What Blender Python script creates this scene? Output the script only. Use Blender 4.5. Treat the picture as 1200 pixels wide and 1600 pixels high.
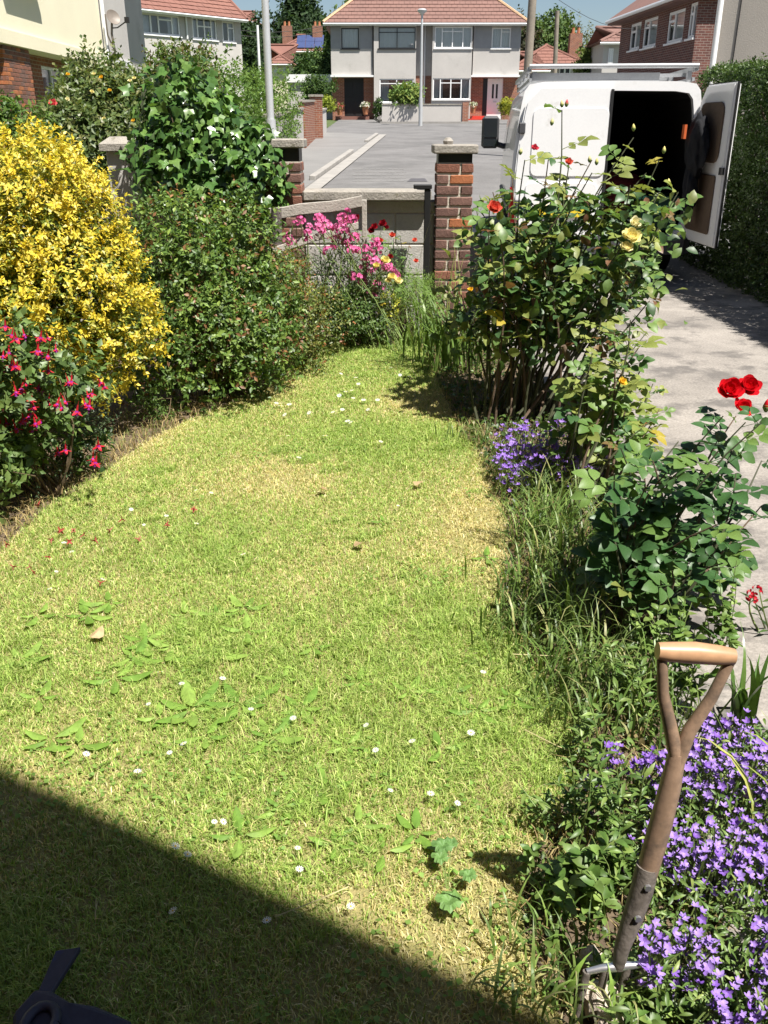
import bpy, bmesh, math, random
import numpy as np
from mathutils import Vector, Matrix

# ------------------------------------------------------------------ scene, camera, sky, sun
for o in list(bpy.data.objects): bpy.data.objects.remove(o)
SC = bpy.context.scene
COL = SC.collection
PITCH = math.radians(23.4); CAMH = 1.45; FPX = 1386.0
cam = bpy.data.cameras.new('camera'); cam.sensor_fit = 'VERTICAL'; cam.sensor_height = 36.0
cam.lens = 36.0 * FPX / 1600.0; cam.clip_start = 0.05; cam.clip_end = 4000
cam_o = bpy.data.objects.new('camera', cam); COL.objects.link(cam_o)
cam_o.location = (0, 0, CAMH); cam_o.rotation_euler = (math.radians(90) - PITCH, 0, 0)
SC.camera = cam_o
SUN_EL = math.radians(62.5); SUN_DIR = Vector((0.68 * math.cos(SUN_EL), -0.733 * math.cos(SUN_EL), math.sin(SUN_EL)))
world = bpy.data.worlds.new('World'); SC.world = world; world.use_nodes = True
wn = world.node_tree.nodes; wl = world.node_tree.links
sky = wn.new('ShaderNodeTexSky'); sky.sky_type = 'NISHITA'; sky.sun_disc = False
sky.sun_elevation = SUN_EL; sky.sun_rotation = math.atan2(SUN_DIR.x, SUN_DIR.y)
sky.air_density = 1.0; sky.dust_density = 0.7; sky.ozone_density = 1.2
wl.new(sky.outputs[0], wn['Background'].inputs[0]); wn['Background'].inputs[1].default_value = 0.05
sun = bpy.data.lights.new('sun', 'SUN'); sun.energy = 5.0; sun.angle = math.radians(0.55); sun.color = (1.0, 0.955, 0.88)
sun_o = bpy.data.objects.new('sun', sun); COL.objects.link(sun_o)
sun_o.rotation_euler = SUN_DIR.to_track_quat('Z', 'Y').to_euler(); sun_o.location = (3, -4, 12)
SC.view_settings.view_transform = 'Standard'; SC.view_settings.look = 'None'
SC.view_settings.exposure = 1.0; SC.view_settings.gamma = 1.0; SC.view_settings.use_curve_mapping = False
SC.render.resolution_x = 768; SC.render.resolution_y = 1024
SC.cycles.max_bounces = 7; SC.cycles.transparent_max_bounces = 12

# ------------------------------------------------------------------ projection helpers (photo pixel -> place)
CP, SP = math.cos(PITCH), math.sin(PITCH)
def ray(x, y):
    cx = (x - 600) / FPX; cy = (800 - y) / FPX
    return (cx, CP + cy * SP, -SP + cy * CP)
def PIX(x, y, D):
    r = ray(x, y); t = D / r[1]
    return Vector((r[0] * t, D, CAMH + r[2] * t))
SLOPE = 0.0379; D0 = 8.5; D1 = 75.0
def gz(D): return SLOPE * (min(max(D, D0), D1) - D0)
def GP(x, y, z=0.0):
    r = ray(x, y); t = (z - CAMH) / r[2]
    return Vector((r[0] * t, r[1] * t, z))
def RP(x, y):                                  # point on the rising road
    r = ray(x, y); t = (CAMH + SLOPE * D0) / (SLOPE * r[1] - r[2])
    return Vector((r[0] * t, r[1] * t, CAMH + r[2] * t))
V = Vector
UP = V((0, 0, 1))

# ------------------------------------------------------------------ materials
def _nt(name):
    m = bpy.data.materials.new(name); m.use_nodes = True
    nt = m.node_tree; nt.nodes.clear()
    out = nt.nodes.new('ShaderNodeOutputMaterial')
    return m, nt, out
def _set(b, **kw):
    for k, v in kw.items():
        k = {'rough': 'Roughness', 'metal': 'Metallic', 'spec': 'Specular IOR Level', 'coat': 'Coat Weight'}[k]
        b.inputs[k].default_value = v
def _noise(nt, scale, detail=4, coords='Object', rough=0.6):
    tc = nt.nodes.new('ShaderNodeTexCoord'); n = nt.nodes.new('ShaderNodeTexNoise')
    n.inputs['Scale'].default_value = scale; n.inputs['Detail'].default_value = detail; n.inputs['Roughness'].default_value = rough
    nt.links.new(tc.outputs[coords], n.inputs['Vector']); return n
def _ramp(nt, fac, stops):
    r = nt.nodes.new('ShaderNodeValToRGB'); e = r.color_ramp.elements
    while len(e) < len(stops): e.new(0.5)
    for i, (p, c) in enumerate(stops): e[i].position = p; e[i].color = (*c, 1)
    nt.links.new(fac, r.inputs[0]); return r
def mat(name, col, rough=0.6, var=0.15, scale=6.0, fine=60.0, bump=0.0, bscale=80.0, metal=0.0, spec=0.4, objvar=0.0, col2=None, coat=0.0, stain=None):
    """solid surface: two scales of noise between two tones, optional bump, stains and per-object shift"""
    m, nt, out = _nt(name)
    b = nt.nodes.new('ShaderNodeBsdfPrincipled'); _set(b, rough=rough, metal=metal, spec=spec, coat=coat)
    lo = tuple(c * (1 - var) for c in col); hi = tuple(min(1, c * (1 + var)) for c in col)
    if col2: lo, hi = col, col2
    n1 = _noise(nt, scale); n2 = _noise(nt, fine, 3)
    ad = nt.nodes.new('ShaderNodeMath'); ad.operation = 'MULTIPLY_ADD'; ad.inputs[1].default_value = 0.45
    nt.links.new(n2.outputs[0], ad.inputs[0])
    sc = nt.nodes.new('ShaderNodeMath'); sc.operation = 'MULTIPLY'; sc.inputs[1].default_value = 0.55
    nt.links.new(n1.outputs[0], sc.inputs[0]); nt.links.new(sc.outputs[0], ad.inputs[2])
    r = _ramp(nt, ad.outputs[0], [(0.33, lo), (0.67, hi)])
    c = r.outputs[0]
    if stain:
        n3 = _noise(nt, stain[1], 6, rough=0.7)
        r3 = _ramp(nt, n3.outputs[0], [(stain[2], (0, 0, 0)), (stain[2] + 0.12, (1, 1, 1))])
        mx = nt.nodes.new('ShaderNodeMixRGB'); mx.inputs[2].default_value = (*stain[0], 1)
        nt.links.new(r3.outputs[0], mx.inputs[0]); nt.links.new(c, mx.inputs[1]); c = mx.outputs[0]
    if objvar:
        oi = nt.nodes.new('ShaderNodeObjectInfo'); hs = nt.nodes.new('ShaderNodeHueSaturation')
        mr = nt.nodes.new('ShaderNodeMapRange'); mr.inputs[3].default_value = 1 - objvar; mr.inputs[4].default_value = 1 + objvar
        nt.links.new(oi.outputs['Random'], mr.inputs[0]); nt.links.new(mr.outputs[0], hs.inputs['Value'])
        nt.links.new(c, hs.inputs['Color']); c = hs.outputs[0]
    nt.links.new(c, b.inputs['Base Color'])
    if bump:
        nb = _noise(nt, bscale, 5); bp = nt.nodes.new('ShaderNodeBump'); bp.inputs['Strength'].default_value = bump
        bp.inputs['Distance'].default_value = 0.01
        nt.links.new(nb.outputs[0], bp.inputs['Height']); nt.links.new(bp.outputs[0], b.inputs['Normal'])
    nt.links.new(b.outputs[0], out.inputs[0])
    return m
def leafmat(name, stops=None, rough=0.42, trans=0.3, spec=0.5, vein=0.0):
    """thin leaf or petal: colour from the mesh attribute 'col', or a ramp over the object's random number"""
    m, nt, out = _nt(name)
    b = nt.nodes.new('ShaderNodeBsdfPrincipled'); _set(b, rough=rough, spec=spec)
    t = nt.nodes.new('ShaderNodeBsdfTranslucent'); mix = nt.nodes.new('ShaderNodeMixShader'); mix.inputs[0].default_value = trans
    if stops:
        oi = nt.nodes.new('ShaderNodeObjectInfo'); k = len(stops) - 1
        c = _ramp(nt, oi.outputs['Random'], [(i / k, s) for i, s in enumerate(stops)]).outputs[0]
    else:
        a = nt.nodes.new('ShaderNodeAttribute'); a.attribute_name = 'col'; c = a.outputs['Color']
    n = _noise(nt, 45.0, 3)
    hs = nt.nodes.new('ShaderNodeHueSaturation'); mr = nt.nodes.new('ShaderNodeMapRange')
    mr.inputs[1].default_value = 0.3; mr.inputs[2].default_value = 0.7; mr.inputs[3].default_value = 0.78; mr.inputs[4].default_value = 1.22
    nt.links.new(n.outputs[0], mr.inputs[0]); nt.links.new(mr.outputs[0], hs.inputs['Value']); nt.links.new(c, hs.inputs['Color']); c = hs.outputs[0]
    g = nt.nodes.new('ShaderNodeMixRGB'); g.blend_type = 'MULTIPLY'; g.inputs[0].default_value = 1.0; g.inputs[2].default_value = (1.25, 1.3, 0.7, 1)
    nt.links.new(c, b.inputs['Base Color']); nt.links.new(c, g.inputs[1]); nt.links.new(g.outputs[0], t.inputs[0])
    nt.links.new(b.outputs[0], mix.inputs[1]); nt.links.new(t.outputs[0], mix.inputs[2]); nt.links.new(mix.outputs[0], out.inputs[0])
    return m
def petalmat(name, stops, rough=0.5, trans=0.3):
    m, nt, out = _nt(name)
    b = nt.nodes.new('ShaderNodeBsdfPrincipled'); _set(b, rough=rough, spec=0.3)
    t = nt.nodes.new('ShaderNodeBsdfTranslucent'); mix = nt.nodes.new('ShaderNodeMixShader'); mix.inputs[0].default_value = trans
    oi = nt.nodes.new('ShaderNodeObjectInfo'); k = max(1, len(stops) - 1)
    nn = _noise(nt, 70.0, 1); ad = nt.nodes.new('ShaderNodeMath'); ad.operation = 'MULTIPLY_ADD'; ad.inputs[1].default_value = 1.4; ad.inputs[2].default_value = -.7
    nt.links.new(nn.outputs[0], ad.inputs[0]); a2 = nt.nodes.new('ShaderNodeMath'); nt.links.new(ad.outputs[0], a2.inputs[0]); nt.links.new(oi.outputs['Random'], a2.inputs[1])
    c = _ramp(nt, a2.outputs[0], [(i / k, s) for i, s in enumerate(stops)]).outputs[0]
    nt.links.new(c, b.inputs['Base Color']); nt.links.new(c, t.inputs[0])
    nt.links.new(b.outputs[0], mix.inputs[1]); nt.links.new(t.outputs[0], mix.inputs[2]); nt.links.new(mix.outputs[0], out.inputs[0])
    return m
def glassmat(name, tint=(0.88, 0.92, 0.94), refl=0.10):
    m, nt, out = _nt(name)
    tr = nt.nodes.new('ShaderNodeBsdfTransparent'); tr.inputs[0].default_value = (*tint, 1)
    gl = nt.nodes.new('ShaderNodeBsdfGlossy'); gl.inputs['Roughness'].default_value = 0.03
    fr = nt.nodes.new('ShaderNodeFresnel'); fr.inputs[0].default_value = 1.5
    ad = nt.nodes.new('ShaderNodeMath'); ad.inputs[1].default_value = refl; nt.links.new(fr.outputs[0], ad.inputs[0])
    mx = nt.nodes.new('ShaderNodeMixShader'); nt.links.new(ad.outputs[0], mx.inputs[0])
    nt.links.new(tr.outputs[0], mx.inputs[1]); nt.links.new(gl.outputs[0], mx.inputs[2]); nt.links.new(mx.outputs[0], out.inputs[0])
    return m
def brickwall_mat(name, c1, c2, mortar, sc=1.0):
    """far brickwork, too small to pick apart"""
    m, nt, out = _nt(name)
    b = nt.nodes.new('ShaderNodeBsdfPrincipled'); _set(b, rough=0.85, spec=0.2)
    tc = nt.nodes.new('ShaderNodeTexCoord'); sp = nt.nodes.new('ShaderNodeSeparateXYZ'); cb = nt.nodes.new('ShaderNodeCombineXYZ')
    ad = nt.nodes.new('ShaderNodeMath'); nt.links.new(tc.outputs['Object'], sp.inputs[0])
    nt.links.new(sp.outputs[0], ad.inputs[0]); nt.links.new(sp.outputs[1], ad.inputs[1])
    nt.links.new(ad.outputs[0], cb.inputs[0]); nt.links.new(sp.outputs[2], cb.inputs[1])
    bt = nt.nodes.new('ShaderNodeTexBrick'); bt.inputs['Scale'].default_value = sc
    bt.inputs['Brick Width'].default_value = 0.225; bt.inputs['Row Height'].default_value = 0.075; bt.inputs['Mortar Size'].default_value = 0.008
    bt.inputs['Color1'].default_value = (*c1, 1); bt.inputs['Color2'].default_value = (*c2, 1); bt.inputs['Mortar'].default_value = (*mortar, 1)
    nt.links.new(cb.outputs[0], bt.inputs['Vector'])
    n = _noise(nt, 3.0); hs = nt.nodes.new('ShaderNodeHueSaturation'); mr = nt.nodes.new('ShaderNodeMapRange')
    mr.inputs[3].default_value = 0.7; mr.inputs[4].default_value = 1.3
    nt.links.new(n.outputs[0], mr.inputs[0]); nt.links.new(mr.outputs[0], hs.inputs['Value']); nt.links.new(bt.outputs[0], hs.inputs['Color'])
    nt.links.new(hs.outputs[0], b.inputs['Base Color']); nt.links.new(b.outputs[0], out.inputs[0])
    return m

# ------------------------------------------------------------------ mesh builder
class MB:
    def __init__(s): s.v = []; s.f = []; s.m = []
    def add(s, vs, fs, mi=0):
        k = len(s.v); s.v += [tuple(p) for p in vs]; s.f += [tuple(i + k for i in f) for f in fs]; s.m += [mi] * len(fs); return s
    def obox(s, o, u, n, u0, u1, z0, z1, n0, n1, mi=0):
        vs = [o + u * a + UP * c + n * b for c in (z0, z1) for a, b in ((u0, n0), (u1, n0), (u1, n1), (u0, n1))]
        return s.add(vs, [(0, 3, 2, 1), (4, 5, 6, 7), (0, 1, 5, 4), (1, 2, 6, 5), (2, 3, 7, 6), (3, 0, 4, 7)], mi)
    def box(s, x0, x1, y0, y1, z0, z1, mi=0):
        return s.obox(V((0, 0, 0)), V((1, 0, 0)), V((0, 1, 0)), x0, x1, z0, z1, y0, y1, mi)
    def quad(s, a, b, c, d, mi=0): return s.add([a, b, c, d], [(0, 1, 2, 3)], mi)
    def tube(s, pts, rad, n=8, mi=0, cap=True):
        pts = [V(p) for p in pts]; k = len(pts)
        if not hasattr(rad, '__len__'): rad = [rad] * k
        rings = []; prev = None
        for i, p in enumerate(pts):
            t = (pts[min(i + 1, k - 1)] - pts[max(i - 1, 0)]).normalized()
            a = t.cross(V((0, 0, 1)) if abs(t.z) < 0.9 else V((0, 1, 0))).normalized() if prev is None else (prev - t * prev.dot(t)).normalized()
            prev = a; b = t.cross(a)
            rings.append([p + (a * math.cos(2 * math.pi * j / n) + b * math.sin(2 * math.pi * j / n)) * rad[i] for j in range(n)])
        vs = [q for r in rings for q in r]
        fs = [(i * n + j, i * n + (j + 1) % n, (i + 1) * n + (j + 1) % n, (i + 1) * n + j) for i in range(k - 1) for j in range(n)]
        if cap: fs += [tuple(range(n - 1, -1, -1)), tuple((k - 1) * n + j for j in range(n))]
        return s.add(vs, fs, mi)
    def lathe(s, o, prof, n=16, mi=0):
        o = V(o); vs = [o + V((r * math.cos(2 * math.pi * j / n), r * math.sin(2 * math.pi * j / n), z)) for r, z in prof for j in range(n)]
        k = len(prof)
        fs = [(i * n + j, i * n + (j + 1) % n, (i + 1) * n + (j + 1) % n, (i + 1) * n + j) for i in range(k - 1) for j in range(n)]
        return s.add(vs, fs, mi)
    def mesh(s, name, mats, smooth=False, bevel=0.0):
        me = bpy.data.meshes.new(name); me.from_pydata(s.v, [], s.f)
        mats = mats if isinstance(mats, (list, tuple)) else [mats]
        for m in mats: me.materials.append(m)
        if len(mats) > 1: me.polygons.foreach_set('material_index', s.m)
        if bevel:
            bm = bmesh.new(); bm.from_mesh(me); bmesh.ops.remove_doubles(bm, verts=bm.verts, dist=1e-5)
            bmesh.ops.bevel(bm, geom=[e for e in bm.edges if len(e.link_faces) == 2 and e.calc_face_angle(0) > 0.5], offset=bevel, segments=1, affect='EDGES', clamp_overlap=True)
            bm.to_mesh(me); bm.free()
        if smooth:
            me.polygons.foreach_set('use_smooth', [True] * len(me.polygons))
            try: me.set_sharp_from_angle(angle=math.radians(50))
            except Exception: pass
        me.update(); return me

def link(name, me, parent=None, world=False):
    o = bpy.data.objects.new(name, me); COL.objects.link(o)
    if parent is not None:
        o.parent = parent
        if world: o.matrix_parent_inverse = Matrix.Translation(parent.location).inverted() if parent.parent is None else Matrix.Identity(4)
    return o
def tag(o, label, cat, group=None):
    o['label'] = label; o['category'] = cat
    if group: o['group'] = group
    return o
def thing(name, label, cat, loc=(0, 0, 0), rotz=0.0, group=None):
    o = bpy.data.objects.new(name, None); COL.objects.link(o); o.empty_display_size = 0.2
    o.location = loc; o.rotation_euler = (0, 0, rotz)
    return tag(o, label, cat, group)
def part(name, mb, mats, parent, world=True, smooth=False, bevel=0.0, stuff=False):
    me = mb.mesh(name, mats, smooth, bevel) if isinstance(mb, MB) else mb
    o = link(name, me, parent, world)
    if stuff: o['kind'] = 'stuff'
    return o
def struct(name, mb, mats, **k):
    o = link(name, mb.mesh(name, mats, **k)); o['kind'] = 'structure'; return o
def inst(name, me, parent, M):
    """one more copy of a small shared mesh, placed by a world matrix under a thing at parent.location"""
    o = bpy.data.objects.new(name, me); COL.objects.link(o)
    o.parent = parent
    if parent is not None and parent.parent is None and parent.type == 'EMPTY': M = Matrix.Translation(-parent.location) @ M
    o.matrix_basis = M; return o
def frame(p, ydir, zdir, s=1.0):
    y = V(ydir).normalized(); z = V(zdir); z = z - y * z.dot(y)
    if z.length < 1e-4: z = y.orthogonal()
    z.normalize(); x = y.cross(z)
    M = Matrix(((x.x, y.x, z.x, p[0]), (x.y, y.y, z.y, p[1]), (x.z, y.z, z.z, p[2]), (0, 0, 0, 1)))
    return M @ Matrix.Scale(s, 4)

# ------------------------------------------------------------------ foliage (numpy)
def np_mesh(name, Vt, F, cols, m, smooth=False):
    me = bpy.data.meshes.new(name); nv, nf, k = len(Vt), len(F), F.shape[1]
    me.vertices.add(nv); me.vertices.foreach_set('co', np.ascontiguousarray(Vt, dtype=np.float32).ravel())
    me.loops.add(nf * k); me.loops.foreach_set('vertex_index', np.ascontiguousarray(F, dtype=np.int32).ravel())
    me.polygons.add(nf); me.polygons.foreach_set('loop_start', np.arange(0, nf * k, k, dtype=np.int32))
    me.update(calc_edges=True)
    if smooth: me.polygons.foreach_set('use_smooth', np.ones(nf, dtype=bool))
    if cols is not None:
        a = me.color_attributes.new('col', 'FLOAT_COLOR', 'POINT')
        c4 = np.ones((nv, 4), dtype=np.float32); c4[:, :3] = np.clip(cols, 0, 1); a.data.foreach_set('color', c4.ravel())
    me.materials.append(m); return me
LEAF2 = (np.array([[0, 0, 0], [-.27, .5, .07], [.27, .5, .07], [0, 1, -.06]], float), np.array([[0, 2, 3], [0, 3, 1]]))
LEAF4 = (np.array([[0, 0, 0], [-.3, .42, .08], [.3, .42, .08], [0, 1, -.12], [0, .48, 0]], float), np.array([[0, 4, 1], [0, 2, 4], [1, 4, 3], [4, 2, 3]]))
LANCE = (np.array([[0, 0, 0], [-.12, .4, .03], [.12, .4, .03], [0, 1, -.15], [0, .45, 0]], float), np.array([[0, 4, 1], [0, 2, 4], [1, 4, 3], [4, 2, 3]]))
IVY = (np.array([[0, .12, 0], [-.32, 0, -.03], [-.52, .35, .02], [-.25, .5, .05], [0, 1, -.1], [.25, .5, .05], [.52, .35, .02], [.32, 0, -.03]], float),
       np.array([[0, 2, 1], [0, 3, 2], [0, 4, 3], [0, 5, 4], [0, 6, 5], [0, 7, 6]]))
NEEDLE = (np.array([[-.5, 0, 0], [.5, 0, 0], [0, 1, -.1]], float), np.array([[0, 1, 2]]))
def _leafn(w=.3, fold=.1, droop=.15):
    v = [(0, 0, 0), (-w * .75, .22, fold * .8), (-w, .48, fold), (-w * .6, .78, fold * .3 - droop * .4), (0, 1, -droop), (w * .6, .78, fold * .3 - droop * .4), (w, .48, fold), (w * .75, .22, fold * .8), (0, .35, 0), (0, .7, -droop * .25)]
    return (np.array(v, float), np.array([(0, 8, 1), (1, 8, 2), (2, 8, 9), (2, 9, 3), (3, 9, 4), (0, 7, 8), (7, 6, 8), (6, 9, 8), (6, 5, 9), (5, 4, 9)]))
LEAFN = _leafn(); LANCEN = _leafn(.14, .05, .25)
def nrm(a): return a / np.maximum(np.linalg.norm(a, axis=1, keepdims=True), 1e-9)
def leaves(name, P, A, N, S, cols, m, tmpl=LEAF2, width=1.0):
    tv, tf = tmpl; n = len(P); k = len(tv)
    y = nrm(A); z = N - y * np.sum(N * y, 1, keepdims=True); z = nrm(z + 1e-6); x = np.cross(y, z)
    S = S.reshape(-1, 1, 1)
    Vt = P[:, None, :] + S * (tv[None, :, 0:1] * width * x[:, None, :] + tv[None, :, 1:2] * y[:, None, :] + tv[None, :, 2:3] * z[:, None, :])
    F = (tf[None] + (np.arange(n) * k)[:, None, None]).reshape(-1, tf.shape[1])
    return np_mesh(name, Vt.reshape(-1, 3), F, np.repeat(cols, k, axis=0), m, k == 10)
class Nz:
    def __init__(s, rng, f): s.k = rng.normal(size=(7, 3)) * f; s.p = rng.uniform(0, 6.28, 7)
    def __call__(s, P): return np.sin(P @ s.k.T + s.p).mean(1) * 1.6
def pick(rng, pal, n):
    w = np.array([p[1] for p in pal], float); w /= w.sum()
    return np.array([p[0] for p in pal], float)[rng.choice(len(pal), n, p=w)]
def lump_points(lumps, n, rng, shell=(.7, 1.04), rough=.16, freq=5.0, gap=-.75, zmin=.02, inner=.2):
    L = np.array(lumps, float); C, R = L[:, :3], L[:, 3:6]
    w = R[:, 0] * R[:, 1] + R[:, 1] * R[:, 2] + R[:, 0] * R[:, 2]; w = w / w.sum()
    n1, n2 = Nz(rng, freq), Nz(rng, freq * 1.7)
    outP, outN = [], []; got = 0
    for _ in range(12):
        m = int(n * 1.6); i = rng.choice(len(L), m, p=w); d = nrm(rng.normal(size=(m, 3)))
        r = rng.uniform(shell[0], shell[1], m); ins = rng.random(m) < inner; r[ins] = rng.uniform(.25, shell[0], ins.sum())
        P = C[i] + d * R[i] * (r * (1 + rough * n1(C[i] + d * R[i])))[:, None]
        q = np.min(np.linalg.norm((P[:, None, :] - C[None]) / R[None], axis=2) + 0.0, axis=1)
        ok = (P[:, 2] > zmin) & ((q > shell[0] * .8) | ins) & ((n2(P) > gap) | ins)
        outP.append(P[ok]); outN.append(nrm(d[ok] / R[i][ok])); got += ok.sum()
        if got >= n: break
    return np.concatenate(outP)[:n], np.concatenate(outN)[:n]
def sprays(P, N, rng, k, length, size, pal, up=.4, jit=.5, tip=None, tipp=0.0, vary=.22, droop=0.0):
    """turn twig positions into k leaves each"""
    n = len(P); a = nrm(N * .8 + np.array([0, 0, up]) + rng.normal(size=(n, 3)) * jit)
    b = nrm(np.cross(a, rng.normal(size=(n, 3)))); c = np.cross(a, b)
    i = np.arange(n * k) // k; j = np.arange(n * k) % k; t = (j + rng.uniform(-.3, .3, n * k)) / k
    ang = j * 2.4 + rng.uniform(0, 6.28, n)[i] + rng.normal(size=n * k) * .25
    rad = b[i] * np.cos(ang)[:, None] + c[i] * np.sin(ang)[:, None]
    P2 = P[i] + a[i] * (t * length * rng.uniform(.6, 1.3, n)[i])[:, None]
    A = nrm(a[i] * (.3 + .7 * t)[:, None] + rad * 1.0 + rng.normal(size=(n * k, 3)) * .2 - np.array([0, 0, droop]))
    Nn = nrm(a[i] * .9 + np.array([0, 0, .5]) + rng.normal(size=(n * k, 3)) * .35)
    S = size * rng.uniform(.6, 1.25, n * k) * (1.1 - .35 * t)
    cols = pick(rng, pal, n)[i] * .6 + pick(rng, pal, n * k) * .4
    if tip is not None:
        h = (t > .55) & (rng.random(n)[i] < tipp); cols[h] = np.array(tip) * rng.uniform(.7, 1.2, (h.sum(), 1))
    cols = cols * rng.uniform(1 - vary, 1 + vary, (n * k, 1))
    return P2, A, Nn, S, cols
def twigs(mb, base, tips, r0, r1, rng, n=5, sag=.1):
    for t in tips:
        b = V(base) + V((rng.uniform(-.1, .1), rng.uniform(-.1, .1), 0)); t = V(t); m = b.lerp(t, .5) + V((rng.uniform(-sag, sag), rng.uniform(-sag, sag), rng.uniform(0, sag)))
        mb.tube([b, b.lerp(m, .5) + V((rng.uniform(-.02, .02), 0, 0)), m, m.lerp(t, .5), t], [r0, r0 * .85, (r0 + r1) / 2, r1 * 1.2, r1], n, cap=False)
    return mb

# ------------------------------------------------------------------ shared materials
M_asphalt = mat('asphalt', (.155, .15, .148), .9, var=.3, scale=.8, fine=30, bump=.5, bscale=90, stain=((.11, .108, .106), .5, .52))
M_pave = mat('pavement_asphalt', (.19, .185, .18), .9, var=.18, scale=.8, fine=50, bump=.3, bscale=120)
M_kerb = mat('kerb_concrete', (.29, .275, .255), .9, var=.2, scale=3, fine=60, bump=.3)
M_conc = mat('drive_concrete', (.26, .236, .212), .92, var=.4, scale=1.6, fine=70, bump=.6, bscale=55, stain=((.14, .128, .118), 2.6, .49))
M_soil = mat('soil', (.085, .06, .04), .95, var=.45, scale=9, fine=90, bump=1.0, bscale=40, col2=(.16, .12, .075))
M_lawnbase = mat('lawn_base', (.21, .22, .06), .95, var=.3, scale=5, fine=140, bump=1.0, bscale=160, col2=(.40, .33, .15))
M_terrain = mat('terrain_grass', (.07, .10, .03), .95, var=.4, scale=.2, fine=3)
M_cap = mat('coping_concrete', (.30, .275, .24), .92, var=.3, scale=7, fine=90, bump=.8, bscale=70, stain=((.16, .15, .10), 9, .55))
M_block = mat('concrete_block', (.43, .41, .38), .92, var=.14, scale=5, fine=80, bump=.5, bscale=90, objvar=.06, stain=((.30, .28, .25), 2.5, .58))
M_mortar = mat('mortar', (.50, .45, .38), .95, var=.2, scale=12, fine=90, bump=.6)
M_brick = [mat('brick_brown', (.155, .085, .068), .88, var=.35, scale=14, fine=110, bump=.6, objvar=.18),
           mat('brick_red', (.21, .09, .06), .88, var=.3, scale=14, fine=110, bump=.6, objvar=.18),
           mat('brick_orange', (.36, .13, .055), .88, var=.25, scale=14, fine=110, bump=.6, objvar=.12)]
M_black = mat('black_paint', (.012, .012, .013), .5, var=.2)
M_wood_grey = mat('weathered_timber', (.36, .33, .29), .85, var=.25, scale=5, fine=50, bump=.5)
M_white = mat('white_upvc', (.80, .80, .80), .35, var=.03)
M_blackframe = mat('dark_frame', (.02, .02, .022), .4, var=.1)
M_glass = glassmat('window_glass')
M_curtain = mat('net_curtain', (.75, .75, .74), .9, var=.06)
M_render_grey = mat('grey_render', (.48, .455, .43), .92, var=.08, scale=1.2, fine=30, bump=.3, bscale=90, stain=((.39, .37, .345), .8, .56))
M_render_cream = mat('cream_render', (.80, .74, .55), .9, var=.05, scale=1.2, fine=40, bump=.3, bscale=90)
M_render_gable = mat('gable_render', (.34, .31, .275), .92, var=.1, scale=.9, fine=40, bump=.5, bscale=60)
M_cladding = mat('slate_cladding', (.30, .30, .31), .8, var=.1, scale=3)
M_farbrick = brickwall_mat('far_brick', (.30, .115, .065), (.20, .075, .05), (.34, .27, .22))
M_darkbrick = brickwall_mat('purple_brick', (.17, .07, .055), (.11, .05, .045), (.26, .21, .18))
M_tile = mat('roof_tile', (.22, .12, .098), .85, var=.25, scale=.7, fine=9, bump=.3, col2=(.165, .095, .08))
M_tile_red = mat('red_roof_tile', (.235, .11, .082), .85, var=.25, scale=.7, fine=9, col2=(.18, .085, .068))
M_ridge = mat('ridge_tile', (.50, .33, .2), .85, var=.2)
M_dark = mat('dark_interior', (.03, .03, .03), .9, var=.1)
M_redstep = mat('red_step_paint', (.5, .05, .03), .6, var=.15)
M_metalpost = mat('galvanised_steel', (.52, .53, .54), .45, var=.08, scale=3, metal=.3)
M_polewood = mat('pole_timber', (.24, .21, .17), .9, var=.3, scale=3, fine=60, bump=.4)
M_silver = mat('aluminium', (.62, .63, .64), .38, var=.08, metal=.6)

# ------------------------------------------------------------------ the setting
mb = MB()
ys = [-80, D0, 30, D1, 400, 2500]; xs = [-2500, -40, 40, 2500]
g = [[V((x, y, gz(y) - .05)) for x in xs] for y in ys]
for i in range(len(ys) - 1):
    for j in range(3): mb.quad(g[i][j], g[i][j + 1], g[i + 1][j + 1], g[i + 1][j])
struct('terrain', mb, M_terrain)
def sheet(poly, lift): return [V((p[0], p[1], gz(p[1]) + lift)) for p in poly]
mb = MB(); mb.quad(*sheet([(-2.75, D0), (14, D0), (14, 59.5), (-2.75, 59.5)], .0)); struct('road', mb, M_asphalt)
mb = MB(); mb.quad(V((-30, 7.15, -.004)), V((30, 7.15, -.004)), V((30, D0, -.004)), V((-30, D0, -.004))); struct('pavement', mb, M_pave)
# pavement wedge left of the kerb line, with the two kerbs and the pale channel
ka, kb = RP(488, 287), RP(592, 211)
kd = (kb - ka).normalized(); kn = V((kd.y, -kd.x, 0)).normalized()
mb = MB(); a0 = ka - kd * 9
p = [a0, kb, V((-2.75, kb.y + 2, gz(kb.y + 2))), V((-2.75, a0.y, gz(a0.y)))]
mb.quad(*[q + UP * .02 for q in p]); struct('pavement', mb, M_pave)
mb = MB()
mb.quad(*[q + UP * .026 for q in (a0 + kn * .02, kb + kn * .02, kb + kn * .32, a0 + kn * .32)]); struct('road_channel', mb, M_kerb)
def kerb_run(s0, s1, rise):
    base = thing('kerb', 'pale concrete kerb stones along the edge of the road channel' if s0 < 6 else 'short far kerb at the end of the road channel', 'kerb', a0 + kd * s0)
    s = s0
    while s < s1 - .3:
        e = min(s + .914, s1); m = MB()
        A = a0 + kd * (s + .006); B = a0 + kd * (e - .006)
        vs = []
        for q in (A, B):
            for off, z in ((-.13, -.1), (.0, -.1), (.0, rise), (-.13, rise + .01)): vs.append(q + kn * off + UP * (z + .02))
        m.add(vs, [(0, 1, 5, 4), (1, 2, 6, 5), (2, 3, 7, 6), (3, 0, 4, 7), (0, 3, 2, 1), (4, 5, 6, 7)])
        part('kerb_stone', m, M_kerb, base, bevel=.012); s = e
L = (kb - a0).length
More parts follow.
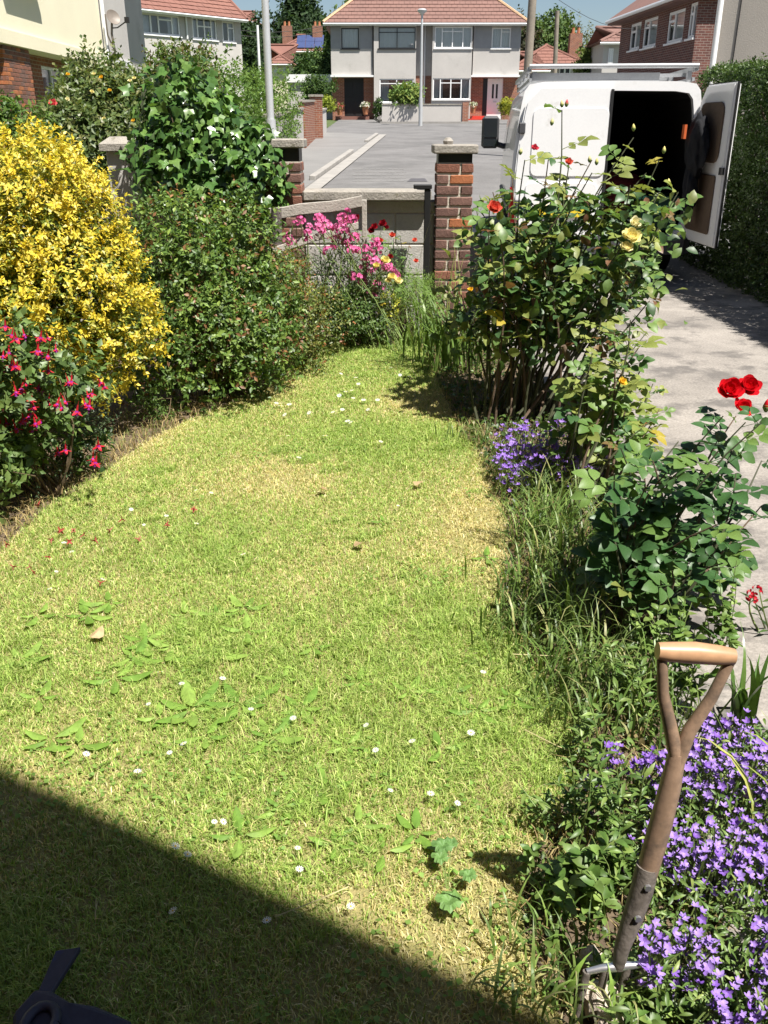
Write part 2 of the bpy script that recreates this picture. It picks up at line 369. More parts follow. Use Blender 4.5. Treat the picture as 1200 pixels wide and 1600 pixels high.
kerb_run(9.5, 9.0 + (L - 9) * .45, .09); kerb_run(9.0 + (L - 9) * .72, L, .07)
def ground_patch(name, x0, x1, y0, y1, m, lift=.006):
    pts = [RP(x0, y1), RP(x1, y1), RP(x1 - 4, y0), RP(x0 + 6, y0)]
    mb = MB(); mb.quad(*[q + UP * lift for q in pts]); return mb
M_iron = mat('cast_iron', (.09, .085, .09), .6, var=.25, scale=20, bump=.5)
o = part('manhole_cover', ground_patch('x', 636, 668, 279, 284, M_iron), M_iron, None); tag(o, 'dark iron manhole cover set in the road', 'manhole cover')
pat = thing('paving_patch', 'pale patch of small setts in the road beyond the front wall', 'paving', RP(600, 272))
for r_ in range(5):
    for c_ in range(9):
        q = RP(555 + c_ * 9 + (r_ % 2) * 4, 264 + r_ * 4.6); m = MB(); m.box(q.x - .055, q.x + .055, q.y - .13, q.y + .13, q.z - .02, q.z + .004)
        part('sett', m, M_pave, pat)
# driveway, garden soil
mb = MB(); dl = [(.45, -1.5), (.62, 1.0), (.95, 3.0), (1.0, 5.2), (.80, 6.4), (.80, 7.15), (.80, 9.1)]
for (xa, ya), (xb, yb) in zip(dl, dl[1:]):
    for k0, k1 in ((0, .5), (.5, 1)):
        mb.quad(V((xa + (4.6 - xa) * k0, ya, .015)), V((xa + (4.6 - xa) * k1, ya, .015)), V((xb + (4.6 - xb) * k1, yb, .015)), V((xb + (4.6 - xb) * k0, yb, .015)))
for (xa, ya), (xb, yb) in zip(dl, dl[1:]): mb.quad(V((xa, ya, -.05)), V((xb, yb, -.05)), V((xb, yb, .015)), V((xa, ya, .015)))
struct('driveway', mb, M_conc)
rng = np.random.default_rng(3)
def bumpy(x0, x1, y0, y1, st, z, amp, seed):
    r = np.random.default_rng(seed); n1 = Nz(r, 9.0); nx = int((x1 - x0) / st); ny = int((y1 - y0) / st)
    X, Y = np.meshgrid(np.linspace(x0, x1, nx), np.linspace(y0, y1, ny)); P = np.stack([X.ravel(), Y.ravel(), np.zeros(X.size)], 1)
    P[:, 2] = z + n1(P) * amp + r.normal(size=len(P)) * amp * .4
    i = np.arange(nx * ny).reshape(ny, nx); F = np.stack([i[:-1, :-1].ravel(), i[:-1, 1:].ravel(), i[1:, 1:].ravel(), i[1:, :-1].ravel()], 1)
    return P, F
P_, F_ = bumpy(-3.4, .98, -.4, 6.82, .06, -.022, .010, 5)
o = link('garden_soil', np_mesh('garden_soil', P_, F_, None, M_soil, True)); o['kind'] = 'structure'

# ------------------------------------------------------------------ lawn
LAWN_PX = [(-620, 1130), (-260, 985), (-80, 900), (0, 862), (70, 800), (150, 745), (230, 690), (300, 655), (380, 622), (440, 590), (490, 552), (530, 530), (585, 520), (640, 522), (668, 560), (690, 610),
           (712, 660), (742, 700), (765, 745), (790, 800), (795, 850), (785, 920), (795, 985), (845, 1050), (895, 1110), (905, 1180), (880, 1250), (838, 1330), (812, 1400), (822, 1470), (850, 1530), (880, 1600)]
LAWN = np.array([GP(x, y)[:2] for x, y in LAWN_PX] + [(.36, .2), (.3, -.3), (-3.2, -.3)])
def inpoly(P, poly):
    x, y = P[:, 0], P[:, 1]; r = np.zeros(len(P), bool); j = len(poly) - 1
    for i in range(len(poly)):
        xi, yi = poly[i]; xj, yj = poly[j]
        r ^= ((yi > y) != (yj > y)) & (x < (xj - xi) * (y - yi) / (yj - yi + 1e-12) + xi); j = i
    return r
def edge_dist(P, poly):
    d = np.full(len(P), 9.0); j = len(poly) - 1
    for i in range(len(poly)):
        a, b = poly[j], poly[i]; ab = b - a; t = np.clip(((P - a) @ ab) / (ab @ ab), 0, 1)
        d = np.minimum(d, np.linalg.norm(P - (a + t[:, None] * ab), axis=1)); j = i
    return d
mb = MB(); mb.add([V((p[0], p[1], .0)) for p in LAWN], [tuple(range(len(LAWN)))])
struct('lawn', mb, M_lawnbase)
M_grass = leafmat('grass_blades', rough=.55, trans=.28, spec=.25)
def blades(name, P, H, W, cols, rng, lean=.55, dirs=None):
    """bent two-segment grass blades as one mesh"""
    n = len(P); th = rng.uniform(0, 6.28, n); d = np.stack([np.cos(th), np.sin(th), np.zeros(n)], 1)
    if dirs is not None: d = nrm(d + dirs)
    s = np.stack([-d[:, 1], d[:, 0], np.zeros(n)], 1); th2 = rng.uniform(-1, 1, n)
    s = nrm(s + d * th2[:, None]); ln = (lean * rng.uniform(.2, 1.6, n))[:, None]; H1 = H[:, None]; W1 = W[:, None] * .5
    up = np.array([0, 0, 1.0])
    p1 = P + (up * .62 + d * ln * .3) * H1; p2 = P + (up * (1 - .25 * ln) + d * ln) * H1; p2[:, 2] = np.maximum(p2[:, 2], P[:, 2] + .004)
    Vt = np.stack([P - s * W1, P + s * W1, p1 + s * W1 * .8, p1 - s * W1 * .8, p2], 1).reshape(-1, 3)
    b = np.arange(n)[:, None] * 5
    F = np.concatenate([b + [0, 1, 2], b + [0, 2, 3], b + [3, 2, 4]], 0)
    return np_mesh(name, Vt, F, np.repeat(cols, 5, 0), M_grass)
def lawn_grass():
    rng = np.random.default_rng(11)
    n = 2100000; y = .3 + 6.9 * rng.random(n) ** 1.35; x = rng.uniform(-2.7, 1.0, n)
    P = np.stack([x, y], 1); ok = inpoly(P, LAWN) & (np.abs(x) < .55 * (y + 1.25))
    P = P[ok]; P = P + rng.normal(size=P.shape) * .015
    nz, nz2, nz3 = Nz(rng, 1.9), Nz(rng, 6.0), Nz(rng, 24.0)
    P3 = np.concatenate([P, np.zeros((len(P), 1))], 1); nz4 = Nz(rng, 15.0)
    dry = nz(P3) * .9 + nz2(P3) * .75 + nz3(P3) * .2; ed = edge_dist(P, LAWN)
    keep = rng.random(len(P)) < np.clip(.62 + .5 * nz3(P3) - .25 * (dry > .5), .25, 1); P3, dry, ed = P3[keep], dry[keep], ed[keep]
    n = len(P3); D = P3[:, 1]
    pd = np.clip(.38 + .6 * dry + .45 * np.exp(-ed / .12), .06, .95); isdry = rng.random(n) < pd
    H = rng.uniform(.006, .023, n) * (1 + .35 * np.clip(-dry, 0, 1)) * np.where(isdry, .75, 1.0); W = rng.uniform(.0014, .0028, n) * (1 + .12 * D)
    tall = rng.random(n) < .015; H[tall] *= 2.0
    clump = (nz4(P3) > .62); H[clump] *= 1.5; isdry &= ~(clump & (rng.random(n) < .7))
    cols = pick(rng, [((.255, .37, .075), 5), ((.335, .45, .10), 4), ((.19, .29, .05), 1.5), ((.45, .50, .17), 3)], n)
    cols[isdry] = pick(rng, [((.64, .55, .26), 4), ((.54, .49, .20), 4), ((.72, .64, .38), 2), ((.42, .33, .15), 1.5)], isdry.sum())
    cols = cols * rng.uniform(.8, 1.2, (n, 1))
    o = link('lawn_grass', blades('lawn_grass', P3, H, W, cols, rng, .95)); o['kind'] = 'stuff'
    tag(o, 'short mown sunlit lawn grass with dry straw patches', 'grass')
    n = 26000; Q = np.c_[rng.uniform(-2.2, .9, n), rng.uniform(.7, 6.6, n)]; Q3 = np.c_[Q, np.full(n, .012)]; nc_ = Nz(rng, 4.5)
    k = inpoly(Q, LAWN) & (nc_(Q3) + .4 * nz3(Q3) > .42); Q3 = Q3[k]; n = len(Q3); Q3[:, 2] = rng.uniform(.006, .022, n)
    o = link('clover_patches', leaves('clover_patches', Q3, nrm(rng.normal(size=(n, 3)) * np.array([1, 1, .15])), nrm(rng.normal(size=(n, 3)) * .25 + np.array([0, 0, 1])), rng.uniform(.009, .017, n), pick(rng, [((.15, .26, .05), 3), ((.20, .32, .07), 2)], n) * rng.uniform(.8, 1.2, (n, 1)), M_grass, LEAF4, 1.5)); o['kind'] = 'stuff'
    tag(o, 'patches of small clover leaves in the lawn', 'clover')
lawn_grass()

# ------------------------------------------------------------------ brick and block walls
def brick_meshes(l, w, h, m, k=2, seed=0):
    out = []; r = random.Random(seed)
    for i in range(k):
        b = MB(); b.box(-l / 2, l / 2, -w / 2, w / 2, -h / 2, h / 2); me = b.mesh('brick', m, bevel=.005)
        for v in me.vertices: v.co += V((r.uniform(-.002, .002), r.uniform(-.002, .002), r.uniform(-.0015, .0015)))
        out.append(me)
    return out
BR = {}
def brick_obj(parent, c, l, w, h, kind, rot=0.0):
    key = (round(l, 3), round(w, 3), round(h, 3), kind)
    if key not in BR: BR[key] = brick_meshes(l, w, h, M_brick[kind], 2, len(BR))
    return inst('brick', random.choice(BR[key]), parent, Matrix.Translation(c) @ Matrix.Rotation(rot, 4, 'Z'))
random.seed(4)
def brick_pier(name, label, cx, cy, size, courses, z0, wts, cap=True, gap=.075, caph=.06):
    t = thing(name, label, 'pier', (cx, cy, z0)); ch = .075; h = courses * ch
    m = MB(); m.box(cx - size / 2 + .009, cx + size / 2 - .009, cy - size / 2 + .009, cy + size / 2 - .009, z0 - .1, z0 + h); part('mortar_core', m, M_mortar, t)
    bl, bw = .215, .1025
    for i in range(courses):
        z = z0 + i * ch + .0375
        seq = lens if i % 2 else lens[::-1]
        for side in range(4):
            rot = side * math.pi / 2; R = Matrix.Rotation(rot, 3, 'Z'); x = -size / 2
            s2 = seq if side % 2 == 0 else seq[::-1]
            for q, l in enumerate(s2):
                cl = l
                c = V((x + l / 2, -size / 2 + .05, 0)); x += l + .0105
                if q == 1 and side in (1, 3): pass
                # each face: stretcher + header, set as thin-fronted bricks
                depth = .1
                if side in (1, 3):
                    if c.x - l / 2 < -size / 2 + .11 or c.x + l / 2 > size / 2 - .11:
                        lo = max(c.x - l / 2, -size / 2 + .112); hi = min(c.x + l / 2, size / 2 - .112)
                        if hi - lo < .03: continue
                        c = V(((lo + hi) / 2, c.y, 0)); cl = hi - lo
                w = R @ c
                kind = random.choices([0, 1, 2], wts)[0]
                brick_obj(t, V((cx + w.x, cy + w.y, z)), cl - .004, depth, .059, kind, rot)
    zt = z0 + h
    if cap:
        m = MB(); m.box(cx - size / 2 + .012, cx + size / 2 - .012, cy - size / 2 + .012, cy + size / 2 - .012, zt, zt + gap); part('black_band', m, M_blackframe, t)  # black box filling the gap between brickwork and capstone
        m = MB(); m.box(cx - size / 2 - .026, cx + size / 2 + .026, cy - size / 2 - .026, cy + size / 2 + .026, zt + gap, zt + gap + caph); part('capstone', m, M_cap, t, bevel=.008)
    return t
lens = [.168, .0895]
WD = 6.95
pr = PIX(708, 300, WD); pl = PIX(448, 300, WD)
ztop = PIX(708, 226, WD - .16).z
nc = int((ztop - .06 - .06) / .075)
z0p = ztop - .06 - .06 - nc * .075
brick_pier('brick_pier', 'weathered brown brick gate pier with concrete cap, right end of the low wall', pr.x, WD, .268, nc, z0p, (6, 3, .9), gap=.06)
zl = PIX(448, 217, WD - .16).z
brick_pier('brick_pier', 'brown brick pier with concrete cap beside the ivy', pl.x - .01, WD, .268, int((zl - .15) / .075), zl - .06 - .09 - int((zl - .15) / .075) * .075, (7, 3, .2), gap=.09)
st = MB(); st.lathe(PIX(700, 225, WD), [(0, -.005), (.035, 0), (.04, .02), (.02, .042), (0, .045)], 7)
o = part('stone', st, M_cap, None); tag(o, 'small grey stone lying on the right brick pier cap', 'stone')
# low block wall with coping between the piers
wx0, wx1 = pl.x + .125, pr.x - .135; ctop = PIX(570, 296, WD).z; cbot = PIX(570, 311, WD - .12).z
lw = thing('garden_wall', 'low pale concrete block wall with thick coping between the brick piers', 'wall', ((wx0 + wx1) / 2, WD, 0))
m = MB(); m.box(wx0, wx1 - .03, WD - .13, WD + .15, ctop - .075, ctop); part('coping', m, M_cap, lw, bevel=.012)
m = MB(); m.box(wx0, wx1, WD - .035, WD + .065, -.1, ctop - .075); part('mortar_core', m, M_mortar, lw)
bz = -.02; r = 0
while bz < ctop - .12:
    hh = min(.215, ctop - .079 - bz); x = wx0 - (.22 if r % 2 else 0)
    while x < wx1:
        a, b = max(x, wx0 + .003), min(x + .44, wx1 - .003)
        if b - a > .04:
            m = MB(); m.box(a, b, WD - .045, WD + .075, bz, bz + hh); part('block', m, M_block, lw, bevel=.006)
        x += .45
    bz += .225; r += 1
# iron gate post, stake and leaning boards in front of the wall
gp = PIX(668, 300, WD - .25)
t = thing('gate_post', 'black iron gate post beside the right brick pier', 'post', (gp.x, gp.y, 0))
m = MB(); m.box(gp.x - .022, gp.x + .022, gp.y - .022, gp.y + .022, -.1, gp.z + .02); part('post', m, M_black, t, bevel=.004)
m = MB(); m.box(gp.x - .10, gp.x + .03, gp.y - .03, gp.y + .03, gp.z + .021, gp.z + .05); part('bracket', m, M_black, t, bevel=.004)
sk = PIX(569, 312, WD - .3)
m = MB(); m.box(sk.x - .018, sk.x + .018, sk.y - .02, sk.y + .02, -.1, sk.z); o = part('timber_stake', m, M_wood_grey, None, bevel=.004)
tag(o, 'thin grey upright timber stake in front of the low wall', 'stake')
def board(a, b, h, th, name, label, m_=M_wood_grey):
    u = (b - a); u2 = V((u.x, u.y, 0)); mm = MB(); n = V((0, -1, 0)); k = 6
    vs = []
    for i in range(k + 1):
        q = a.lerp(b, i / k); j = random.uniform(-.006, .006)
        vs += [q + UP * (h / 2 + j) - n * th / 2, q + UP * (h / 2 + j) + n * th / 2, q - UP * (h / 2 - j) + n * th / 2, q - UP * (h / 2 - j) - n * th / 2]
    fs = [(i * 4 + e, (i + 1) * 4 + e, (i + 1) * 4 + (e + 1) % 4, i * 4 + (e + 1) % 4) for i in range(k) for e in range(4)] + [(0, 1, 2, 3), (k * 4 + 3, k * 4 + 2, k * 4 + 1, k * 4)]
    mm.add(vs, fs); o = part(name, mm, m_, None, bevel=.004); return tag(o, label, 'board')
board(PIX(420, 334, WD - .38), PIX(566, 315, WD - .345), .075, .022, 'timber_board', 'upper weathered grey board sloping up to the timber stake')
board(PIX(425, 392, WD - .5), PIX(560, 352, WD - .345), .05, .022, 'timber_board', 'lower weathered grey board behind the pink flowers')
bp_ = PIX(431, 360, WD - .42); m = MB(); m.tube([(bp_.x, bp_.y, -.1), (bp_.x, bp_.y, bp_.z * .6), (bp_.x + .01, bp_.y, PIX(431, 325, WD - .42).z)], [.04, .038, .036], 8)
o = part('rotten_post', m, mat('rotten_timber', (.12, .10, .09), .95, var=.5, scale=6, fine=40, bump=1.0), None, smooth=True); tag(o, 'short dark rotten timber post by the left brick pier', 'post')
bx = PIX(752, 400, 7.6)
m = MB(); zb = .0
m.box(bx.x - .14, bx.x + .16, 7.45, 7.85, .0, PIX(750, 374, 7.5).z); m.box(bx.x - .16, bx.x + .18, 7.43, 7.87, PIX(750, 374, 7.5).z + .002, PIX(750, 374, 7.5).z + .05)
o = part('recycling_box', m, M_black, None, bevel=.012); tag(o, 'black plastic box standing right of the gate pier', 'box')
# side boundary wall: rendered pier with cap
sp_ = PIX(194, 240, 7.3); t = thing('rendered_pier', 'grey rendered pier with sloped cap between golden shrub and ivy', 'pier', (sp_.x, 7.3, 0))
zc = PIX(194, 236, 7.2).z
m = MB(); m.box(sp_.x - .11, sp_.x + .11, 7.2, 7.45, -.1, zc); part('shaft', m, M_block, t, bevel=.006)
m = MB(); c0 = V((sp_.x, 7.32, zc)); vs = [c0 + V((a * .145, b * .16, h)) for h in (.002, .05) for a, b in ((-1, -1), (1, -1), (1, 1), (-1, 1))] + [c0 + V((a * .08, b * .08, .1)) for a, b in ((-1, -1), (1, -1), (1, 1), (-1, 1))]
m.add(vs, [(0, 3, 2, 1), (0, 1, 5, 4), (1, 2, 6, 5), (2, 3, 7, 6), (3, 0, 4, 7), (4, 5, 9, 8), (5, 6, 10, 9), (6, 7, 11, 10), (7, 4, 8, 11), (8, 9, 10, 11)])
part('capstone', m, M_cap, t)
m = MB(); m.box(-3.6, sp_.x - .131, 7.26, 7.40, -.1, zc - .25); m.box(sp_.x + .131, pl.x - .2, 7.26, 7.40, -.1, zc - .12)
o = part('boundary_wall', m, M_block, None); tag(o, 'low rendered wall behind the golden shrub and ivy', 'wall')

# ------------------------------------------------------------------ houses
EX, EY = V((1, 0, 0)), V((0, 1, 0))
def wall_panel(mb, o, u, n, w, z0, z1, holes, depth=.12, mi=0, u0=0.0):
    us = sorted({u0, w, *[h[0] for h in holes], *[h[1] for h in holes]}); zs = sorted({z0, z1, *[h[2] for h in holes], *[h[3] for h in holes]})
    P = lambda a, z, d=0: o + u * a + UP * z - n * d
    for a, b in zip(us, us[1:]):
        for c, d in zip(zs, zs[1:]):
            if any(h[0] <= (a + b) / 2 <= h[1] and h[2] <= (c + d) / 2 <= h[3] for h in holes): continue
            mb.quad(P(a, c), P(b, c), P(b, d), P(a, d), mi)
    for h in holes:
        a, b, c, d = h[:4]
        for q in (((a, c), (b, c)), ((b, c), (b, d)), ((b, d), (a, d)), ((a, d), (a, c))):
            (x1, y1), (x2, y2) = q; mb.quad(P(x1, y1), P(x2, y2), P(x2, y2, depth), P(x1, y1, depth), mi)
def window(par, o, u, n, rect, cols, fm, transom=None, sill=True, curtain='sides', fw=.06, sillm=None):
    """frame with mullions at the fractions in cols; each pane a sub-part"""
    a, b, c, d = rect; m = MB(); f0, f1 = -.09, -.03
    ob = lambda *k: m.obox(o, u, n, *k)
    ob(a + .002, b - .002, c + .002, c + fw, f0, f1); ob(a + .002, b - .002, d - fw, d - .002, f0, f1)
    ob(a + .002, a + fw, c + fw, d - fw, f0, f1); ob(b - fw, b - .002, c + fw, d - fw, f0, f1)
    xs = [a + fw] + [a + (b - a) * k for k in cols] + [b - fw]
    for k in cols: ob(a + (b - a) * k - fw * .5, a + (b - a) * k + fw * .5, c + fw, d - fw, f0, f1 + .004)
    tz = None
    if transom:
        tz = c + (d - c) * transom[0]
        for i in transom[1]: ob(xs[i] + (.5 * fw if i else 0), xs[i + 1] - (.5 * fw if i + 2 < len(xs) else 0), tz - fw * .4, tz + fw * .4, f0, f1 + .002)
    w = part('window', m, fm, par, world=False)
    if sill:
        m = MB(); m.obox(o, u, n, a - .06, b + .06, c - .06, c - .002, -.04, .07); part('sill', m, sillm or fm, w, world=False)
    for i in range(len(xs) - 1):
        zz = [(c + fw, tz - .4 * fw), (tz + .4 * fw, d - fw)] if (transom and i in transom[1]) else [(c + fw, d - fw)]
        for (z0, z1) in zz:
            m = MB(); P = lambda s, z: o + u * s + UP * z - n * .06
            m.quad(P(xs[i], z0), P(xs[i + 1], z0), P(xs[i + 1], z1), P(xs[i], z1)); part('pane', m, M_glass, w, world=False)
    if curtain:
        m = MB(); spans = [(a, a + (b - a) * .27), (b - (b - a) * .27, b)] if curtain == 'sides' else [(a, b)]
        for s0, s1 in spans:
            k = 14
            for i in range(k):
                x0, x1 = s0 + (s1 - s0) * i / k, s0 + (s1 - s0) * (i + 1) / k; q0, q1 = .2 + .04 * (i % 2), .2 + .04 * ((i + 1) % 2)
                m.quad(o + u * x0 + UP * c - n * q0, o + u * x1 + UP * c - n * q1, o + u * x1 + UP * d - n * q1, o + u * x0 + UP * d - n * q0)
        part('curtain', m, M_curtain, w, world=False)
    return w
def roof_plane(mb, e0, u, L, s, n, length, hipL, hipR, row=.30, tw=.30, th=.035, rng=random):
    """overlapping tile courses up one roof slope, cut by the hips"""
    k = int(length / row)
    row = length / k
    for i in range(k):
        s0, s1 = i * row, (i + 1) * row; l, r = hipL * s0, L - hipR * s0; l1, r1 = hipL * s1, L - hipR * s1
        x = -(tw / 2 if i % 2 else 0)
        while x < L:
            a, b = max(x + .006, l), min(x + tw - .006, r); a1, b1 = max(x + .006, l1), min(x + tw - .006, r1)
            x += tw
            if b - a < .02: continue
            if b1 < a1: a1 = b1 = (max(a, l1) + min(b, r1)) / 2
            t0 = th + rng.uniform(0, .012)
            A, B = e0 + u * a + s * s0 + n * t0, e0 + u * b + s * s0 + n * t0
            C, D = e0 + u * b1 + s * (s1 + .02) + n * .004, e0 + u * a1 + s * (s1 + .02) + n * .004
            A0, B0 = e0 + u * a + s * s0, e0 + u * b + s * s0
            mb.add([A, B, C, D, A0, B0], [(0, 1, 2, 3), (4, 5, 1, 0), (4, 0, 3), (1, 5, 2)])
def hip_roof(par, x0, x1, y0, y1, z, pitch, m, tile=.30, ridge=M_ridge, hips=(1, 1), eave=.4):
    X0, X1, Y0, Y1 = x0 - (eave if hips[0] else .1), x1 + (eave if hips[1] else .1), y0 - eave, y1 + eave
    half = (Y1 - Y0) / 2; c, s_ = math.cos(pitch), math.sin(pitch); ln = half / c; rise = half * math.tan(pitch)
    sl = MB(); A, B, C, D = V((X0, Y0, z)), V((X1, Y0, z)), V((X1, Y1, z)), V((X0, Y1, z))
    R0 = V((X0 + half * hips[0], Y0 + half, z + rise)); R1 = V((X1 - half * hips[1], Y0 + half, z + rise))
    dz = UP * .02
    for f in ((A, B, R1, R0), (C, D, R0, R1), (B, C, R1), (D, A, R0)): sl.add([q - dz for q in f], [tuple(range(len(f)))])
    sl.quad(A - dz, D - dz, C - dz, B - dz)
    ro = part('roof', sl, m, par, world=False)
    t = MB(); rr = random.Random(5)
    roof_plane(t, A, EX, X1 - X0, V((0, c, s_)), V((0, -s_, c)), ln, c * hips[0], c * hips[1], row=tile, tw=tile, rng=rr)
    roof_plane(t, C, -EX, X1 - X0, V((0, -c, s_)), V((0, s_, c)), ln, c * hips[1], c * hips[0], row=tile * 1.6, tw=tile * 2, rng=rr)
    if hips[1]: roof_plane(t, B, EY, Y1 - Y0, V((-c, 0, s_)), V((s_, 0, c)), ln, c, c, row=tile, tw=tile, rng=rr)
    if hips[0]: roof_plane(t, D, -EY, Y1 - Y0, V((c, 0, s_)), V((-s_, 0, c)), ln, c, c, row=tile, tw=tile, rng=rr)
    part('roof_tiles', t, m, ro, world=False, stuff=True)
    t = MB()
    for a, b in ((A, R0), (B, R1), (D, R0), (C, R1), (R0, R1)): t.tube([a + UP * .03, b + UP * .04], .09, 6)
    part('ridge_tiles', t, ridge, ro, world=False)
    t = MB(); t.box(X0 + .01, X1 - .01, Y0 - .03, Y0 + .02, z - .16, z - .025); part('fascia', t, M_white, ro, world=False)
    t = MB(); t.tube([(X0, Y0 - .085, z - .07), (X1, Y0 - .085, z - .07)], .05, 6); part('gutter', t, M_white, ro, world=False)
    return ro

# --- semi-detached pair at the head of the road
FD = 60.0; fb = PIX(520, 187, FD)
FW = PIX(805, 187, FD).x - fb.x; zs_ = FD / FPX * .834
fu = lambda X5: (X5 - 75) / 1070 * FW
fz = lambda Y5: (701 - Y5) / 3.75 * zs_
H = thing('semi_detached_house', 'pair of grey rendered semi-detached houses with brown tiled hip roof at road end', 'house', (fb.x, FD, fb.z))
n_ = V((0, -1, 0)); eave = fz(172); ov = fz(447)
def at(nf): return V((0, -nf, 0))
holesG = []
main = MB(); brickw = MB()
wall_panel(brickw, at(0), EX, n_, FW, -.3, ov, [(fu(145), fu(258), 0, fz(460)), (fu(948), fu(1065), 0.0, fz(462))], u0=0)
part('ground_floor_wall', brickw, M_farbrick, H, world=False)
wall_panel(main, at(0), EX, n_, fu(648), ov, eave, [], u0=fu(556))
part('party_wall_render', main, M_render_grey, H, world=False)
def bay(u0, u1, nf, wins, name):
    b = MB(); wall_panel(b, at(nf), EX, n_, u1, -.3 if name == 'bay' else ov, eave, wins, u0=u0)
    z0 = -.3 if name == 'bay' else ov
    for uu, nn in ((u0, -EX), (u1, EX)):
        b.quad(at(0) + EX * uu + UP * z0, at(nf) + EX * uu + UP * z0, at(nf) + EX * uu + UP * eave, at(0) + EX * uu + UP * eave)
    b.quad(at(0) + EX * u0 + UP * z0, at(0) + EX * u1 + UP * z0, at(nf) + EX * u1 + UP * z0, at(nf) + EX * u0 + UP * z0)
    return part(name, b, M_render_grey, H, world=False)
w1 = (fu(135), fu(235), fz(300), fz(186)); w4 = (fu(982), fu(1088), fz(298), fz(186))
bay(0, fu(310), .55, [w1], 'upper_bay'); bay(fu(880), FW, .55, [w4], 'upper_bay')
bL = (fu(345), fu(552), fz(300), fz(184)); bLg = (fu(350), fu(545), fz(602), fz(468))
bR = (fu(660), fu(902), fz(298), fz(182)); bRg = (fu(655), fu(895), fz(585), fz(465))
bay(fu(318), fu(556), .75, [bL, bLg], 'bay'); bay(fu(648), fu(872), .75, [(bR[0], fu(868), bR[2], bR[3]), (bRg[0], fu(868), bRg[2], bRg[3])], 'bay')
m = MB()
for (w, nf, u0, u1) in ((w1, .55, .01, fu(308)), (w4, .55, fu(882), FW - .01)):
    for a, b in ((u0, w[0] - .02), (w[1] + .02, u1)): m.obox(at(nf), EX, n_, a, b, w[2], eave - .05, -.01, .012)
part('slate_cladding', m, M_cladding, H, world=False)
window(H, at(.55), EX, n_, w1, [], M_blackframe, curtain='full'); window(H, at(.55), EX, n_, w4, [.5], M_white, (.8, [1]), curtain='full')
window(H, at(.75), EX, n_, bL, [.5], M_blackframe, (.76, [0, 1]), fw=.05, curtain='full'); window(H, at(.75), EX, n_, bLg, [.5], M_white, (.8, [0, 1]))
for w in (bR, bRg): window(H, at(.75), EX, n_, (w[0], fu(868), w[2], w[3]), [.2, .48, .76], M_white, (.78, [1, 2]), curtain='full' if w is bR else 'sides')
# canopies, doors, steps
m = MB(); m.obox(at(0), EX, n_, -.05, fu(345), ov - .10, ov - .003, .01, .72); part('porch_canopy', m, M_white, H, world=False)
m = MB(); m.obox(at(0), EX, n_, fu(872), FW + .05, ov - .10, ov - .003, .01, .72); part('porch_canopy', m, M_white, H, world=False)
def door(u0, u1, z1, m_, name, light=True):
    m = MB(); m.obox(at(0), EX, n_, u0 + .003, u1 - .003, .02, z1 - .003, -.11, -.06); d = part('door', m, m_, H, world=False); d['label'] = name
    if light:
        for a, b in ((.3, .42), (.55, .67)):
            m = MB(); m.obox(at(0), EX, n_, u0 + (u1 - u0) * a, u0 + (u1 - u0) * b, z1 * .52, z1 * .86, -.06, -.052); part('door_light', m, M_blackframe, d, world=False)
        m = MB(); m.obox(at(0), EX, n_, u0 + (u1 - u0) * .4, u0 + (u1 - u0) * .62, z1 * .42, z1 * .46, -.06, -.04); part('letterbox', m, M_silver, d, world=False)
    else:
        for a in (.12, .56):
            for z_ in (.08, .55):
                m = MB(); m.obox(at(0), EX, n_, u0 + (u1 - u0) * a, u0 + (u1 - u0) * (a + .32), z1 * z_, z1 * (z_ + .36), -.06, -.045); part('door_panel', m, m_, d, world=False, bevel=.01)
    return d
door(fu(145), fu(258), fz(460), M_black, 'black panelled double door', False)
ds = fu(975); door(ds, fu(1065), fz(462), M_white, 'white front door with two narrow dark lights')
m = MB(); m.obox(at(0), EX, n_, fu(948) + .003, ds - .003, .02, fz(462) - .004, -.1, -.07); part('door_sidelight', m, M_blackframe, H, world=False)
m = MB(); m.obox(at(0), EX, n_, fu(880), fu(1030), -.25, fz(680), .003, 1.0); m.obox(at(0), EX, n_, fu(855), fu(1035), -.3, fz(697), 1.003, 1.6); s_o = part('door_step', m, M_redstep, H, world=False); s_o['label'] = 'bright red painted entrance steps'
m = MB(); m.obox(at(0), EX, n_, fu(95), fu(290), -.3, fz(682), .003, .9); part('door_step', m, M_tile_red, H, world=False)
m = MB(); m.box(.05, FW - .05, .3, 8, -.3, eave); part('rear_walls', m, M_render_grey, H, world=False) if False else None
m = MB()
for a, b in ((V((0, 0, 0)), V((0, 8, 0))), (V((FW, 8, 0)), V((FW, 0, 0))), (V((0, 8, 0)), V((FW, 8, 0)))):
    m.quad(a - UP * .3, b - UP * .3, b + UP * eave, a + UP * eave)
m.quad(V((0, 1.8, 0)), V((FW, 1.8, 0)), V((FW, 1.8, eave)), V((0, 1.8, eave)))
part('side_and_rear_walls', m, M_render_grey, H, world=False)
hip_roof(H, 0, FW, -.55, 8, eave + .1, math.radians(38), M_tile, tile=.33)
m = MB(); m.tube([(fu(608), -.06, 0.9), (fu(608), -.06, eave)], .05, 6); part('drainpipe', m, M_white, H, world=False)
